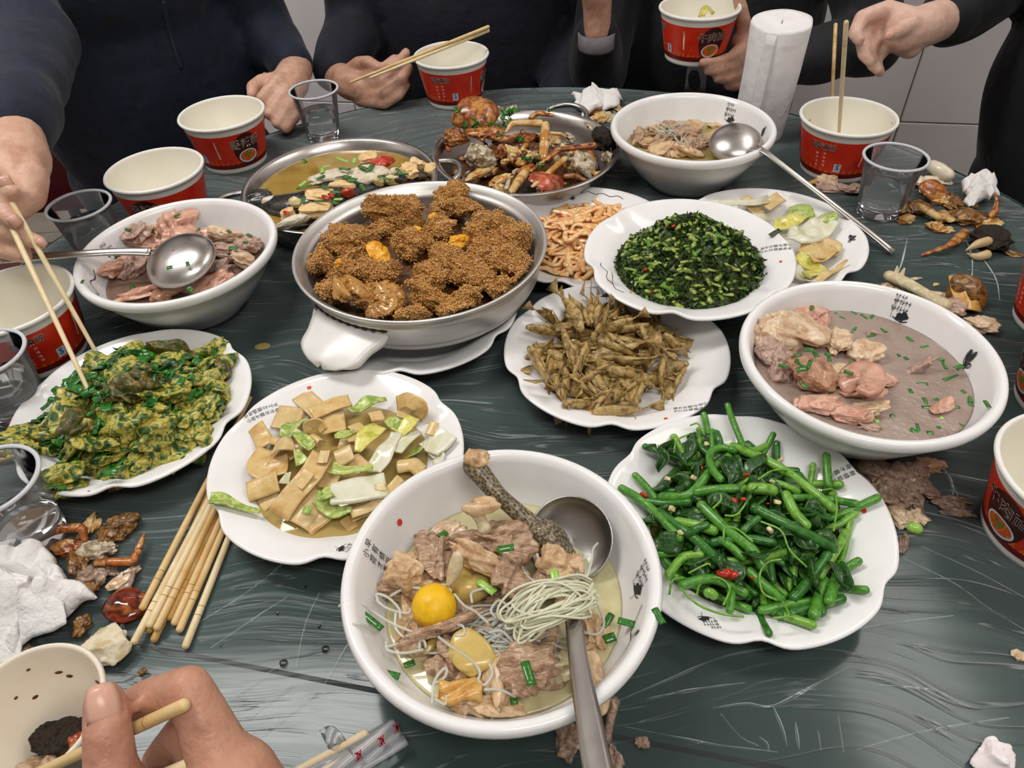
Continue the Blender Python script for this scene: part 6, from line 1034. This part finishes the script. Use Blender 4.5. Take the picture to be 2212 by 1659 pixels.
p3, b3, bo3 = person('person', 'man in a charcoal jacket lifting a red noodle cup behind the napkin roll', (.47, 1.62), (-.06, -1), SKIN2, CHAR, {'R': [A(.205, 1.50, TZ-.02)], 'L': [A(.72, 1.42, TZ+.03)], 'cuff': .012}, {'R': H3R, 'L': H3L}, seed=3, jr=.95)
part('shirt_cuff', *lathe([(.031, 0), (.033, .004), (.034, .03), (.030, .03), (.029, .002)], 24, PD(1288, 92, 1.325)-A(0, 0, .012), close=True), M('grey_knit', ['#6e686d', '#7d777b'], 90, rough=.8), p3)
q = [shoot(b3, x, y) for x, y in ((1487, 128), (1530, 132), (1523, 200), (1478, 197))]
if all(v is not None for v in q):
    G = np.array([[q[0]*(1-u)*(1-v)+q[1]*u*(1-v)+q[2]*u*v+q[3]*(1-u)*v for u in np.linspace(0, 1, 5)] for v in np.linspace(0, 1, 6)]); part('grey_shirt_panel', *slab(G, .002), M('grey_shirt', '#6f6b70', rough=.8), next(c for c in p3.children if c.name.startswith('jacket')))
cupm = PD(1512, 14, 1.20); make_cup(cupm-A(0, 0, .0795), 'red paper noodle cup lifted in a man’s hand', face_at(cupm, 1440, 60, .12), '牛肉面')
solo('green_noodle_bits', *ribbon([cupm+A(.0, -.02, -.012), cupm+A(.01, -.01, -.002), cupm+A(.02, -.015, -.008)], .012, .002, n=10, nb=5, wave=.002), CABY, 'yellow-green cabbage bit at the rim of the lifted cup', 'cabbage')
# man in black on the right
H4R = [[(2052,36,1.085,.029),(2000,55,1.06,.030),(1955,70,1.05,.028)],[(1990,50,1.055,.02),(1962,54,1.03,.0135),(1924,74,1.015,.0098)],[(1960,50,1.055,.024),(1918,20,1.055,.0135),(1862,38,1.04,.011),(1846,72,1.035,.0095),(1856,86,1.035,.0085)],[(1955,70,1.055,.022),(1890,42,1.07,.0125),(1862,82,1.055,.0105),(1866,118,1.05,.009),(1880,132,1.05,.0082)],[(1955,85,1.06,.021),(1900,62,1.075,.012),(1876,108,1.062,.0102),(1886,140,1.058,.0088),(1896,150,1.058,.008)],[(1965,100,1.065,.018),(1920,92,1.08,.011),(1890,132,1.068,.0092),(1900,156,1.066,.0078)]]
p4, b4, bo4 = person('person', 'man in a black sweater with a hand stretched towards the standing chopsticks', (.985, 1.09), (-.97, -.12), SKIN3, BLACK, {'R': [A(.90, 1.30, TZ+.19)], 'L': [A(.93, .80, TZ-.02), A(.80, .86, TZ-.15)], 'cuff': .0}, {'R': H4R}, seed=4)
nail(p4, (1921, 76), 1.004, .0048, .0062, (-10, 5))
# diner whose hand holds a cup and chopsticks beside the camera
H5R = [[(560,1960,.36,.030),(535,1800,.35,.030),(500,1700,.352,.024)],[(420,1900,.36,.024),(300,1790,.345,.0150),(238,1660,.336,.0118),(232,1575,.338,.0108),(226,1515,.342,.0095)],[(520,1720,.352,.022),(470,1625,.352,.0150),(408,1487,.352,.0112),(322,1507,.364,.0098),(266,1532,.372,.0086)],[(520,1740,.36,.021),(455,1650,.372,.0135),(398,1582,.378,.0108),(348,1640,.388,.0098),(330,1690,.392,.0088)],[(530,1770,.365,.021),(470,1700,.385,.013),(410,1650,.392,.0105),(365,1710,.398,.0092)],[(540,1800,.37,.02),(490,1760,.395,.012),(440,1720,.40,.0095),(400,1770,.405,.0085)]]
p5, b5, bo5 = person('person', 'diner whose hand grips a used paper cup and chopsticks', (-.44, -.52), (.15, 1), M('skin_ruddy', ['#b9826a', '#c6927a', '#a9705a'], 30, rough=.42, sss=.12, sssr=(1, .4, .25), bump=[(300, .0005), (110, .0012)]), BLACK, {'R': [A(-.14, -.22, TZ+.02)], 'L': [A(-.66, -.28, TZ-.0), A(-.52, -.1, TZ-.16)]}, {'R': H5R}, voxel=.003, seed=5, sh=1.09)
nail(p5, (222, 1520), .3325, .0072, .0088, (-2, -12))
# chairs
chair((-1.075, 1.225), .06, 'empty dark red chair beside the man in the navy jersey', 'dark red chairs', .44)
for c_, f_, lab in (((-.665, 1.43), (.45, -.89), 'dark red chair behind the man in the navy jersey'), ((-.05, 1.66), (0, -1), 'dark red chair under the man in the dark navy jacket'), ((.47, 1.62), (-.06, -1), 'dark red chair under the man in the charcoal jacket'), ((.985, 1.09), (-.97, -.12), 'dark red chair under the man in the black sweater'), ((-.44, -.52), (.15, 1), 'dark red chair under the diner beside the camera')):
    f = unit(A(*f_)); chair((c_[0]-f[0]*.03, c_[1]-f[1]*.03), math.atan2(f[0], -f[1]), lab, 'dark red chairs')
# ---------------------------------------------------------------- chopsticks, napkins, scraps
BAMB = [M('bamboo_a', ['#d9b477', '#e3c48e', '#cfa563'], 30, rough=.42, stretch=(1, 1, 1), bump=(300, .0002)), M('bamboo_b', ['#e6cf9f', '#ecd9b0', '#dcc08a'], 30, rough=.42, bump=(300, .0002)), M('bamboo_c', ['#cfa565', '#c4964f', '#dab87c'], 30, rough=.42, bump=(300, .0002))]
GROOVE = M('bamboo_groove', '#a87d45', rough=.6)
def chopstick(a, b, label, grp, m=0, r0=.0031, r1=.0021, rings=True):
    """a = thick end"""
    a, b = np.asarray(a, float), np.asarray(b, float); t = thing('chopstick', a, label, 'chopstick', grp); st = part('stick', *tube([a, a+(b-a)*.5, b], [r0, (r0+r1)/2+.0002, r1], k=12, n=10), BAMB[m % 3], t)
    if rings:
        d = unit(b-a)
        for s in (.026, .034): q = a+d*s; part('groove', *tube([q-d*.0003, q+d*.0003], r0*1.01, k=12, n=3, cap=False), GROOVE, st)
    return t
z3 = zoomer(0, 1050, 3.687); CGRP = 'spare chopsticks in the bundle'
for i, (x, y, x2, y2, h, h2, m) in enumerate([(1135,970,1625,15,.0095,.0095,0),(1070,1240,1700,40,.0095,.0095,1),(1190,1110,1665,180,.0098,.0098,1),(1250,1130,1690,230,.0098,.0098,0),(1350,1050,1725,230,.0044,.0044,2),(1390,1090,1755,270,.0048,.0048,0),(1430,1145,1785,330,.0046,.0046,0),(1478,1275,1830,390,.0046,.0046,1),(1190,1150,1600,200,.0042,.0042,2),(1228,1222,1650,330,.0042,.0042,2)]):
    a = P(*z3(x, y), h); d = P(*z3(x2, y2), h2)-a; chopstick(a, a+unit(d)*.245, 'bamboo chopstick in the spare bundle beside the tofu plate', CGRP, m)
for i, (x, y, x2, y2) in enumerate([(1805, 53, 1824, 295), (1828, 48, 1835, 295)]):
    b = A(CUP4[0]+.004+.012*i-.006, CUP4[1]+.02, TZ+.010); best = min(np.linspace(.9, 1.3, 200), key=lambda dd: abs(np.linalg.norm(PD(x, y, dd)-b)-.235)); chopstick(PD(x, y, best), b, 'bamboo chopstick standing in the used red noodle cup', 'chopsticks standing in a cup', i)
def held(p_from, p_tip, label, grp, m, back, L=None):
    d = unit(p_tip-p_from); chopstick(p_from-d*back, p_tip, label, grp, m, rings=False)
held(PD(24, 488, .770), P(195, 852, .058), 'chopstick pinning the omelette in the navy-jersey man’s hand', 'chopsticks over the omelette', 1, .07); held(PD(27, 440, .770), P(216, 776, .040), 'chopstick reaching behind the omelette in the navy-jersey man’s hand', 'chopsticks over the omelette', 1, .07)
for i, (a, b) in enumerate([((1055, 58, 1.255), (757, 178, 1.268)), ((1055, 66, 1.262), (800, 168, 1.262))]): chopstick(PD(*a), PD(*b), 'chopstick held sideways by the man in the dark navy jacket', 'chopsticks held above the far cup', i, rings=False)
for i, (a, b) in enumerate([((398, 1523, .338), (120, 1652, .372)), ((408, 1652, .345), (180, 1745, .372))]): d = PD(*b)-PD(*a); chopstick(PD(*a), PD(*a)+unit(d)*.13, 'chopstick gripped under the thumb of the diner beside the camera', 'chopsticks gripped by the diner', i, .0032, .0025)
chopstick(P(-70, 1008, .006), P(24, 990, .006), 'chopstick end poking out from under the omelette plate', None, 2, rings=False)
# used cup in the hand at the camera
cb = PD(58, 1542, .42); s_ = .0425; t = thing('paper_cup', cb-A(0, 0, .074), 'used small white paper cup of scraps gripped by the diner beside the camera', 'cup')
pr = [(.001, .003), (.027, .003), (.028, 0), (.0295, .0005), (.0405, .071), (.042, .0715), (.0432, .0735), (.0425, .0755), (.041, .076), (.0398, .0745), (.0393, .072), (.0275, .005), (.001, .0045)]
part('cup_wall', *lathe(pr, 64, cb-A(0, 0, .074)), M('cream_paper', ['#efe6d6', '#e8dcc8'], 30, rough=.5), t)
part('sauce_ring', *lathe([(.0312, .0225), (.0322, .0285), (.0318, .0285), (.0308, .0225)], 48, cb-A(0, 0, .074), close=True), M('tan_sauce_stain', ['#b8864a', '#d9b684'], 60, rough=.3), t)
for i, (an, z, r1_, r2_) in enumerate([(1.75, .052, .0024, .0014), (1.62, .047, .002, .0018), (1.0, .046, .003, .0032), (2.3, .041, .0018, .0014), (2.1, .063, .0012, .0009), (2.5, .05, .0012, .001)]):
    rr = np.interp(z, [.005, .072], [.0275, .0393])-.0003; part('sauce_drip', *ell(cb-A(0, 0, .074)+A(rr*math.cos(an), rr*math.sin(an), z), (r1_, .0006, r2_), (0, 0, an+PI/2), 2), M('brown_sauce', '#5c2c10', rough=.2), t)
for i, (dx, dy, hz, d, m, lab) in enumerate([(-.004, .006, .019, A(.017, .013, .008), CRABD, 'dark crab shell scrap in the small paper cup'), (.012, -.002, .022, A(.012, .010, .007), CRABR, 'red crab shell scrap in the small paper cup'), (-.013, -.010, .018, A(.011, .012, .008), CHMEAT, 'chewed meat scrap in the small paper cup'), (.004, -.013, .02, A(.012, .008, .007), CRABO, 'orange crab scrap in the small paper cup')]):
    solo('food_scrap', *blob(cb-A(0, 0, .074)+A(dx, dy, hz), d, 1600+i, .5, 2.6, 4, (.3, .2, i), .15), m, lab, 'food scrap')
# paper-wrapped chopsticks at the front edge
WRAP = bpy.data.materials.new('clear_wrapper'); WRAP.use_nodes = True; clear_nodes(WRAP, (.96, .96, .96, 1), .3, .15)
t = thing('chopstick_packet', P(720, 1600), 'opened clear chopstick sleeve with red print beside the biggest bowl', 'chopstick packet')
for k, (a, b, m) in enumerate([((600, 1690), (790, 1585), 1), ((650, 1700), (828, 1588), 1)]): part('wrapped_chopstick', *tube([P(*a, .006), P(*b, .006)], .0033, k=12, n=4), M('pale_birch', ['#e2c9a4', '#ead6b6'], 40, rough=.5), t)
G = np.array([[P(590+u*258+v*38, 1700-u*150+v*62, .0098+.0025*math.sin(v*9+u*7)*(.4+u)-(.006 if v < .05 or v > .95 else 0)) for v in np.linspace(0, 1, 12)] for u in np.linspace(0, 1, 24)]); part('clear_sleeve', *slab(G, .0003), WRAP, t)
G = np.array([[P(690+u*55+v*20, 1578+u*20+v*40-20*math.sin(u*3), .010+.004*math.sin(v*6+u*9)) for v in np.linspace(0, 1, 8)] for u in np.linspace(0, 1, 10)]); part('torn_sleeve_end', *slab(G, .0003), WRAP, t)
for k, (x, y) in enumerate([(858, 1572), (825, 1600), (775, 1632)]):
    V, F = join(*[brush([(-.003+.002*q, -.003), (.001*math.sin(q*3+k), 0), (-.002+.0022*q, .003)], .0009) for q in range(3)]); e = unit(P(x+30, y-18, .013)-P(x, y, .013)); g = A(-e[1], e[0], 0); part('red_print', P(x, y, .0135)+V[:, :1]*e+V[:, 1:2]*g+V[:, 2:]*8*A(0, 0, 1), F, M('crimson_print', '#b3152c', rough=.5), t)
# napkin roll
NAP = M('white_tissue', ['#f2eff0', '#ebe7e9'], 40, rough=.85, bump=[(60, .002), (700, .0002)], sss=.1, sssr=(.5, .5, .5))
nb_ = P(1631, 293); V, F = lathe([(.0005, 0), (.039, 0), (.040, .004), (.0415, .10), (.0435, .168), (.0425, .172), (.036, .1705), (.012, .1697), (.003, .1697), (.0005, .1697)], 64, (nb_[0]+.004, nb_[1]+.004, TZ+.0016), lambda V, r, t: V+np.c_[.0012*np.sin(t*5+V[:, 2]*40)*np.cos(t)*(r > .03), .0012*np.sin(t*4+V[:, 2]*60)*np.sin(t)*(r > .03), 0*t+.04*0]+np.c_[V[:, 2]*.03, 0*t, .003*np.cos(t-1)*(V[:, 2] > .16)])
t = thing('napkin_roll', (nb_[0], nb_[1], TZ+.0016), 'tall white paper napkin roll standing behind the soup bowl', 'napkin roll'); part('roll', V, F, NAP, t)
G = np.array([[A(nb_[0]+.004+z*.03+(.0402+z*.02+.0011)*math.cos(-2.35+.35*u), nb_[1]+.004+(.0402+z*.02+.0011)*math.sin(-2.35+.35*u), TZ+.004+z) for u in np.linspace(0, 1, 8)] for z in np.linspace(0, .162, 12)]); part('loose_flap', *slab(G, .0005), NAP, t)
# crumpled tissues
def crumple(c, d, seed, spikes=.5, sub=4, rot=0.0):
    V, F = ico(sub); n = sines(seed, 3.0)(V)*.3; r = np.random.default_rng(seed); Nn = [unit(r.normal(size=3)) for _ in range(16)]; hh = .62+.5*r.random(16)
    rad = np.min([hh[i]/np.maximum(V@Nn[i], .12) for i in range(16)], axis=0); rad = np.minimum(rad, 1.5)*(1+.25*n)+spikes*.35*np.maximum(0, sines(seed+3, 6)(V)-.9)
    W = V*rad[:, None]*np.asarray(d); W = W@rotm((0, 0, rot)).T; W[:, 2] = np.maximum(W[:, 2], -d[2]*.7); return W+np.asarray(c)+A(0, 0, d[2]*.7), F
TISS = M('stained_tissue', ['#f8f6f4', '#f3efeb', '#faf9f8'], 40, rough=.85, bump=[(70, .004), (300, .001)], sss=.12, sssr=(.5, .5, .5), spots=('#d8bd86', 30, .66))
def sheet_tissue(corners, seed, amp, n=64, m=64):
    """crumpled square of tissue: corners as world points (4), folded by ridged noise"""
    a, b, c, d = [np.asarray(q, float) for q in corners]; f1, f2, f3 = sines(seed, 45, 8), sines(seed+1, 110, 10), sines(seed+2, 30, 6); G = np.zeros((n, m, 3))
    for i in range(n):
        for j in range(m): u, v = i/(n-1), j/(m-1); G[i, j] = a*(1-u)*(1-v)+b*u*(1-v)+c*u*v+d*(1-u)*v
    Q = G.reshape(-1, 3); r = np.random.default_rng(seed); hgt = np.zeros(len(Q)); sh = np.zeros((len(Q), 2))
    W = Q[:, :2]+.006*np.stack([f1(Q), f3(Q)], 1)
    for k in range(9):
        an = r.random()*PI; d = A(math.cos(an), math.sin(an)); wl = .014+.04*r.random()**2; tt = (W@d)/wl+r.random(); tri = np.abs((tt % 1)-.5)*2; msk = .5+.5*np.tanh(2.5*sines(seed+40+k, 40, 5)(Q)); hgt += tri*wl*14*msk; sh += ((tri-.5)*wl*.28*msk)[:, None]*d
    hgt = hgt/hgt.max(); u, v = np.meshgrid(np.linspace(0, 1, m), np.linspace(0, 1, n)); env = (4*u*(1-u)*4*v*(1-v)).ravel()**.35
    Q = Q.copy(); Q[:, :2] += sh; Q[:, 2] += np.maximum(.001, amp*1.5*hgt*(.3+.7*env)); return slab(Q.reshape(n, m, 3), .0005)
V, F = sheet_tissue([P(-60, 1235, .0), P(72, 1175, .012), P(212, 1300, .006), P(20, 1430, .0)], 61, .030); t = thing('crumpled_tissue', P(70, 1310), 'big crumpled stained white tissue beside the crab leg scraps', 'tissue', 'crumpled tissues'); part('tissue_sheet', V, F, TISS, t)
V, F = sheet_tissue([P(-70, 1290, .02), P(60, 1240, .03), P(150, 1330, .016), P(0, 1440, .004)], 64, .026); part('tissue_fold', V, F, TISS, t)
z9 = zoomer(1820, 330, 5.643)
solo('crumpled_tissue', *sheet_tissue([P(*z9(1400, 420), .012), P(*z9(1720, 300), .012), P(*z9(1900, 560), .006), P(*z9(1500, 720), .004)], 71, .022), TISS, 'crumpled tissue with yellow stains on the crab shells', 'tissue', 'crumpled tissues')
solo('crumpled_tissue', *sheet_tissue([P(1236, 215, .004), P(1335, 200, .012), P(1340, 235, .006), P(1262, 262, .002)], 81, .022), TISS, 'crumpled white tissue behind the crab pan', 'tissue', 'crumpled tissues')
solo('crumpled_tissue', *crumple(P(2135, 1632), A(.011, .010, .008), 91), M('pink_printed_tissue', ['#f2e6e6', '#f6f1f0', '#e9b9bf'], 60, rough=.85, contrast=(.45, .75)), 'small pink-printed paper scrap at the table front', 'paper scrap')
# scraps: a table-lying chunk given by pixel and half sizes in zoom pixels
def scraps(z, f, lst, grp, seed):
    for i, (x, y, a, b, rot, m, nm, lab, cat) in enumerate(lst):
        mm = pxm(*z(x, y), .01)/f; hz = min(a, b)*mm*.6; p = P(*z(x, y), hz*.85+.001); solo(nm, *blob(p, A(a*mm, b*mm*1.15, hz), seed+i, .45, 2.6, 4, (0, 0, math.radians(rot)), .14), m, lab, cat, grp)
SHELLB = M('brown_crab_shell', ['#6f4520', '#96692f', '#4c2c12', '#b88a48'], 80, rough=.3, coat=.35, bump=[(160, .0016)]); CLEARM = M('translucent_crab_flesh', ['#c9a562', '#e0c68c', '#d88a2c'], 60, rough=.18, coat=.5, sss=.3)
SQ = M('cream_squid', ['#e6d9bf', '#efe6d2', '#d9c8a6'], 60, rough=.25, sss=.3, coat=.3); SCRAPG = 'crab scraps near the water cup'
scraps(z9, 5.643, [(1010,380,120,120,-20,SQ,'crab_flesh_scrap','big cream flesh flake by the water cup','food scrap'),(1200,330,150,60,-10,SQ,'crab_flesh_scrap','curved cream flesh ring behind the flake','food scrap'),(1190,560,100,95,0,CLEARM,'crab_roe_scrap','shiny translucent orange crab roe lump','food scrap'),(1560,800,230,90,-15,SHELLB,'crab_body_scrap','brown picked crab body lying on the film','crab shell'),(1250,790,85,80,0,CRABP,'crab_joint_scrap','yellow crab leg joint by the picked body','crab shell'),(1320,560,80,130,-10,SHELLB,'crab_gill_scrap','brown crab gill under the stained tissue','crab shell'),(850,670,130,90,10,SHELLB,'crab_gill_scrap','dark crab gill scraps behind the water cup','crab shell'),(800,810,90,60,10,CRABP,'crab_shell_scrap','small orange-brown shell bit near the water cup','crab shell'),(1120,880,80,60,20,CRABP,'crab_joint_scrap','pale yellow knuckle under the crab body','crab shell'),(1230,930,90,45,-10,CRABP,'crab_joint_scrap','ochre knuckle pointing to the claw','crab shell'),(1810,850,130,70,30,CRABP,'crab_arm_scrap','cream wrist of the dark claw','crab shell'),(2090,1230,90,40,-20,SHELLB,'crab_crumb','small brown shell crumb beside the dark claw','crab shell'),(1500,650,140,60,0,SHELLB,'crab_gill_scrap','reddish crab gill below the stained tissue','crab shell'),(1130,1605,30,22,0,TOFU,'tofu_crumb','tiny tan crumb between bone and claw','crumb')], SCRAPG, 1700)
c9 = lambda x, y, h: P(*z9(x, y), h)
solo('rolled_flesh', *tube([c9(1080, 160, .016), c9(1180, 210, .016), c9(1300, 280, .014)], [.009, .010, .0085], k=14), SQ, 'rolled cream flesh tube at the table edge', 'food scrap', SCRAPG)
carapace(c9(1100, 470, .014), A(.016, .02, .01), (.5, -.4, .9), CRABO, 'orange inner crab shell beside the roe lump', 15)
crab_leg((900, 640, 1040, 710, 1210, 810), (.0055, .0065, .005), CRABP, 'cream crab leg lying from the cup to the joint', SCRAPG, (.012, .012, .01), z=c9); crab_leg((1500, 960, 1400, 1060, 1280, 1140, 960, 1250), (.006, .0062, .004, .002), CRABO, 'bright orange pointed crab leg tip on the film', SCRAPG, (.014, .012, .012, .003), z=c9); crab_leg((1810, 770, 1860, 720, 1885, 600, 1860, 480), (.005, .0045, .003, .0015), CRABO, 'thin orange crab leg curving up beside the tissue', SCRAPG, (.014, .016, .024, .034), z=c9)
t = thing('crab_claw', c9(1850, 1080, 0), 'dark furry crab claw with cream pincers on the film', 'crab claw'); part('furry_palm', *blob(c9(1860, 1040, .014), A(.024, .026, .014), 77, .22, 2.2, 4, (0, 0, .5), .1), CRABD, t)
for q_ in (((1770, 1080, .018), (1640, 1115, .019), (1505, 1190, .013)), ((1760, 1240, .007), (1640, 1265, .006), (1520, 1225, .007))): part('pincer', *tube([c9(*v) for v in q_], [.0062, .005, .0008], k=12), M('cream_pincer', ['#dcc7a0', '#c9a878'], 60, rough=.35), t)
z1 = zoomer(1780, 560, 5.12); c1_ = lambda x, y, h: P(*z1(x, y), h); BG = 'picked bones beside the butterfly bowl'
t = thing('split_bone', c1_(1000, 330, 0), 'long split cream bone behind the butterfly bowl', 'bone', BG); part('shaft', *tube([c1_(720, 180, .012), c1_(900, 260, .012), c1_(1150, 400, .011), c1_(1330, 510, .012)], [.008, .0085, .0075, .0095], k=12, n=24, flat=.7), BONE, t)
for q_ in (((740, 180, .014), (690, 140, .016)), ((800, 160, .016), (810, 80, .022)), ((850, 190, .014), (890, 100, .018))): part('splinter', *tube([c1_(*v) for v in q_], [.004, .0012], k=6, n=4, flat=.5), BONE, t)
scraps(z1, 5.12, [(1400,520,140,110,20,GREYP,'gristle_scrap','grey gristle knuckle at the end of the split bone','food scrap'),(1260,400,120,50,-15,CREAMM,'gristle_scrap','pale gristle strip beside the split bone','food scrap'),(1710,700,150,85,-25,CREAMM,'bone_chunk','thick cream bone chunk near the quality-mark cup','bone'),(700,290,70,36,10,CREAMM,'bone_chip','cream bone chip behind the bowl rim','bone'),(820,330,50,30,0,CREAMM,'bone_chip','small cream bone chip next to the split bone','bone'),(1030,215,80,20,10,BONE,'bone_sliver','thin bone sliver pointing away from the split bone','bone'),(1780,770,70,60,0,GREYP,'meat_bit','reddish end of the thick bone chunk','food scrap')], BG, 1750)
solo('crab_shell_scrap', *shell(c1_(1560, 380, .012), A(.026, .018, .014), (1.0, .5, -.9), SHELLB, 21), SHELLB, 'hollow brown crab shell piece on the picked bones', 'crab shell', BG); solo('crab_fringe', *ribbon([c1_(1420, 220, .02), c1_(1480, 360, .018), c1_(1580, 520, .012), c1_(1740, 520, .010)], .012, .0012, n=20, nb=5, wave=.003), YELLOWF, 'yellow frilly edge of the hollow shell piece', 'crab shell', BG)
zm = zoomer(1812, 840, 3.95); MG = 'chewed meat scraps between bowl and cup'; cm_ = lambda x, y, h: P(*zm(x, y), h)
DUN = M('chewed_meat', ['#8f7463', '#a58a76', '#7a5f50', '#b39b85'], 110, rough=.4, bump=[(190, .0025)], **SKIN)
scraps(zm, 3.95, [(260,700,120,100,0,DUN,'chewed_meat','grey chewed meat lump under the bowl wall','food scrap'),(390,850,140,120,-20,DUN,'chewed_meat','broad pale chewed meat slab beside the shoots plate','food scrap'),(540,810,140,150,30,DUN,'chewed_meat','torn brown meat in the middle of the scraps','food scrap'),(640,720,100,70,-10,DUN,'chewed_meat','ruffled meat edge under the bowl','food scrap'),(740,880,100,70,-25,DUN,'chewed_meat','pale gristle end in the scraps','food scrap'),(800,640,110,62,-10,BROWNP,'skin_scrap','orange-brown skin block under the bowl','food scrap'),(690,670,50,80,-20,BROWNP,'skin_scrap','rolled orange-brown skin under the bowl','food scrap'),(600,940,90,90,0,DUN,'chewed_meat','brown meat with dark hollow','food scrap'),(510,1095,75,85,15,CREAMM,'cartilage_scrap','smooth tan cartilage cap by the plate rim','food scrap'),(645,1085,100,75,0,CREAMM,'cartilage_scrap','tan bone cup beside the cartilage cap','food scrap'),(940,960,120,45,-8,DUN,'spongy_scrap','spongy reddish meat strip reaching to the cup','food scrap'),(980,1040,140,45,-15,DUN,'spongy_scrap','ridged brown meat strip reaching to the cup','food scrap'),(550,1340,36,80,-25,DUN,'gnawed_bone','little pinkish bone beside the plate rim','bone'),(430,1000,90,50,-20,DUN,'chewed_meat','dark meat fold by the plate rim','food scrap')], MG, 1800)
solo('scallion_root', *tube([cm_(615, 1180, .005), cm_(675, 1195, .005)], .005, k=12, n=4), SCALL2, 'pale scallion stub beside the chewed meat', 'scallion')
LG = 'crab scraps beside the chopsticks'; c3_ = lambda x, y, h: P(*z3(x, y), h)
crab_leg((95, 610, 270, 410, 480, 340, 650, 330, 690, 470), (.0015, .0036, .0048, .0045, .0022), CRABO, 'long bent orange crab leg beside the crumpled tissue', LG, (.006, .014, .018, .018, .008), z=c3_); crab_leg((760, 610, 850, 605, 1060, 600, 1100, 510, 1150, 370), (.0038, .004, .0038, .0035, .0012), CRABO, 'bent orange crab leg pointing at the chopsticks', LG, (.008, .009, .009, .009, .012), z=c3_)
scraps(z3, 3.687, [(930,330,120,100,-15,SHELLB,'crab_body_scrap','toothed brown crab body piece under the omelette plate','crab shell'),(1040,270,60,50,0,SHELLB,'crab_body_scrap','dark corner of the toothed crab piece','crab shell'),(710,320,50,90,-5,CRABP,'crab_knuckle_scrap','tan crab knuckle on the bent leg','crab shell'),(560,490,120,65,-10,CRABO,'crab_shell_scrap','orange shell lying behind the tissue','crab shell'),(440,460,60,50,0,CHMEAT,'crab_flesh_scrap','frayed crab flesh by the orange shell','food scrap'),(810,500,120,60,-5,CRABW,'crab_flesh_scrap','pale crab flesh between the two legs','food scrap'),(620,620,60,120,30,SHELLB,'crab_gill_scrap','striped brown crab gills on the tissue edge','crab shell'),(700,760,120,80,-10,DUN,'chewed_scrap','grey-brown chewed scrap beside the tissue','food scrap'),(740,790,70,70,0,SHELLB,'crab_fluff_scrap','fibrous brown crab bit by the tissue','food scrap'),(860,660,110,36,-30,DUN,'chewed_strip','grey chewed strip below the leg','food scrap'),(640,1120,60,60,0,SHELLB,'crab_crumb','yellow-brown crumb under the tissue corner','crumb'),(180,1330,60,40,20,DUN,'crab_crumb','dark crumb under the tissue','crumb'),(1118,1492,30,18,30,SHELLB,'crumb','small brown crumb on the pale film','crumb'),(990,720,50,90,-30,CREAMM,'chewed_strip','crinkled pale skin strip beside the leg','food scrap')], LG, 1850)
solo('chewed_skin', *ribbon([c3_(1030, 680, .008), c3_(1010, 780, .006), c3_(930, 860, .005), c3_(880, 920, .004)], [.012, .008, .005, .009], .002, n=16, nb=5, wave=.002), DUN, 'twisted grey skin strip pointing at the red shell', 'food scrap', LG)
solo('crab_shell_scrap', *shell(c3_(1010, 970, .004), A(.018, .017, .009), (-.15, .2, .3), M('red_brown_shell', ['#5e1d10', '#8a3216', '#3f120a', '#b0602a'], 60, rough=.12, coat=.6), 31), M('red_brown_shell'), 'glossy red-brown shell flake beside the chopsticks', 'crab shell', LG)
solo('chewed_scrap', *crumple(P(*z3(920, 1340)), A(.0165, .015, .011), 33), M('pale_chewed', ['#d6c6a0', '#e3d8bd', '#c2ab7c'], 70, rough=.5, bump=(160, .0015)), 'pale crumpled chewed scrap on the film by the seam', 'food scrap')
scraps(zoomer(1612, 0, 3.687), 3.687, [(760,1500,120,55,-15,GREYP,'gnawed_bone','pinkish gnawed bone in front of the used cup','bone'),(650,1440,60,60,30,CREAMM,'gnawed_bone','cream gnawed bone end against the used cup','bone'),(560,1450,60,30,0,YELLOWF,'skin_scrap','yellow skin bit at the foot of the used cup','food scrap'),(850,1500,60,40,0,GREYP,'gnawed_bone','small gnawed bone beside the ladle handle','bone')], 'gnawed bones at the used cup', 1900)
scraps(zoomer(900, 210, 4.809), 4.809, [(1850,160,90,50,10,CRABO,'crab_scrap','orange crab bit on the tissue behind the pan','food scrap'),(1900,220,90,60,0,CRABP,'crab_scrap','yellow crab bit on the tissue behind the pan','food scrap'),(2000,200,100,60,40,CRABW,'crab_scrap','pale crab bit against the far soup bowl','food scrap'),(2080,110,50,50,0,CRABP,'crab_scrap','ochre crab bit at the soup bowl rim','food scrap')], 'crab scraps behind the pan', 1920)
scraps(zoomer(1100, 1200, 1.989), 1.989, [(255,790,45,55,10,DUN,'meat_scrap','dark meat scrap beside the ladle handle under the bowl','food scrap'),(455,860,26,45,30,DUN,'meat_scrap','brown scrap right of the ladle handle','food scrap'),(572,805,26,20,-30,DUN,'meat_crumb','small brown crumb on the dark film','crumb'),(2190,432,26,18,0,CREAMM,'meat_crumb','tan crumb near the table edge','crumb')], 'scraps under the biggest bowl', 1940)
solo('gnawed_bone', *tube([P(1325, 1515, .006), P(1318, 1555, .006), P(1310, 1600, .004)], [.005, .0032, .0035], k=8), DUN, 'thin brown bone lying past the biggest bowl', 'bone')
# drops of water on the film
for i, (x, y, r) in enumerate([(612, 1432, 8), (703, 1402, 8), (600, 1325, 4), (690, 1353, 4), (478, 1394, 3), (660, 1268, 3)]):
    mm = pxm(x, y, 0); solo('water_drop', *ell(P(x, y, .0016), A(r*mm, r*mm, r*mm*.5), sub=3), WATER, 'clear water drop on the film near the seam', 'water drop', 'water drops on the film')
solo('oil_spot', *ell(P(567, 748, .0014), A(.009, .006, .0004), sub=3), M('yellow_oil', '#b89a3c', rough=.1), 'flat yellow oil spot near the omelette plate', 'oil spot')
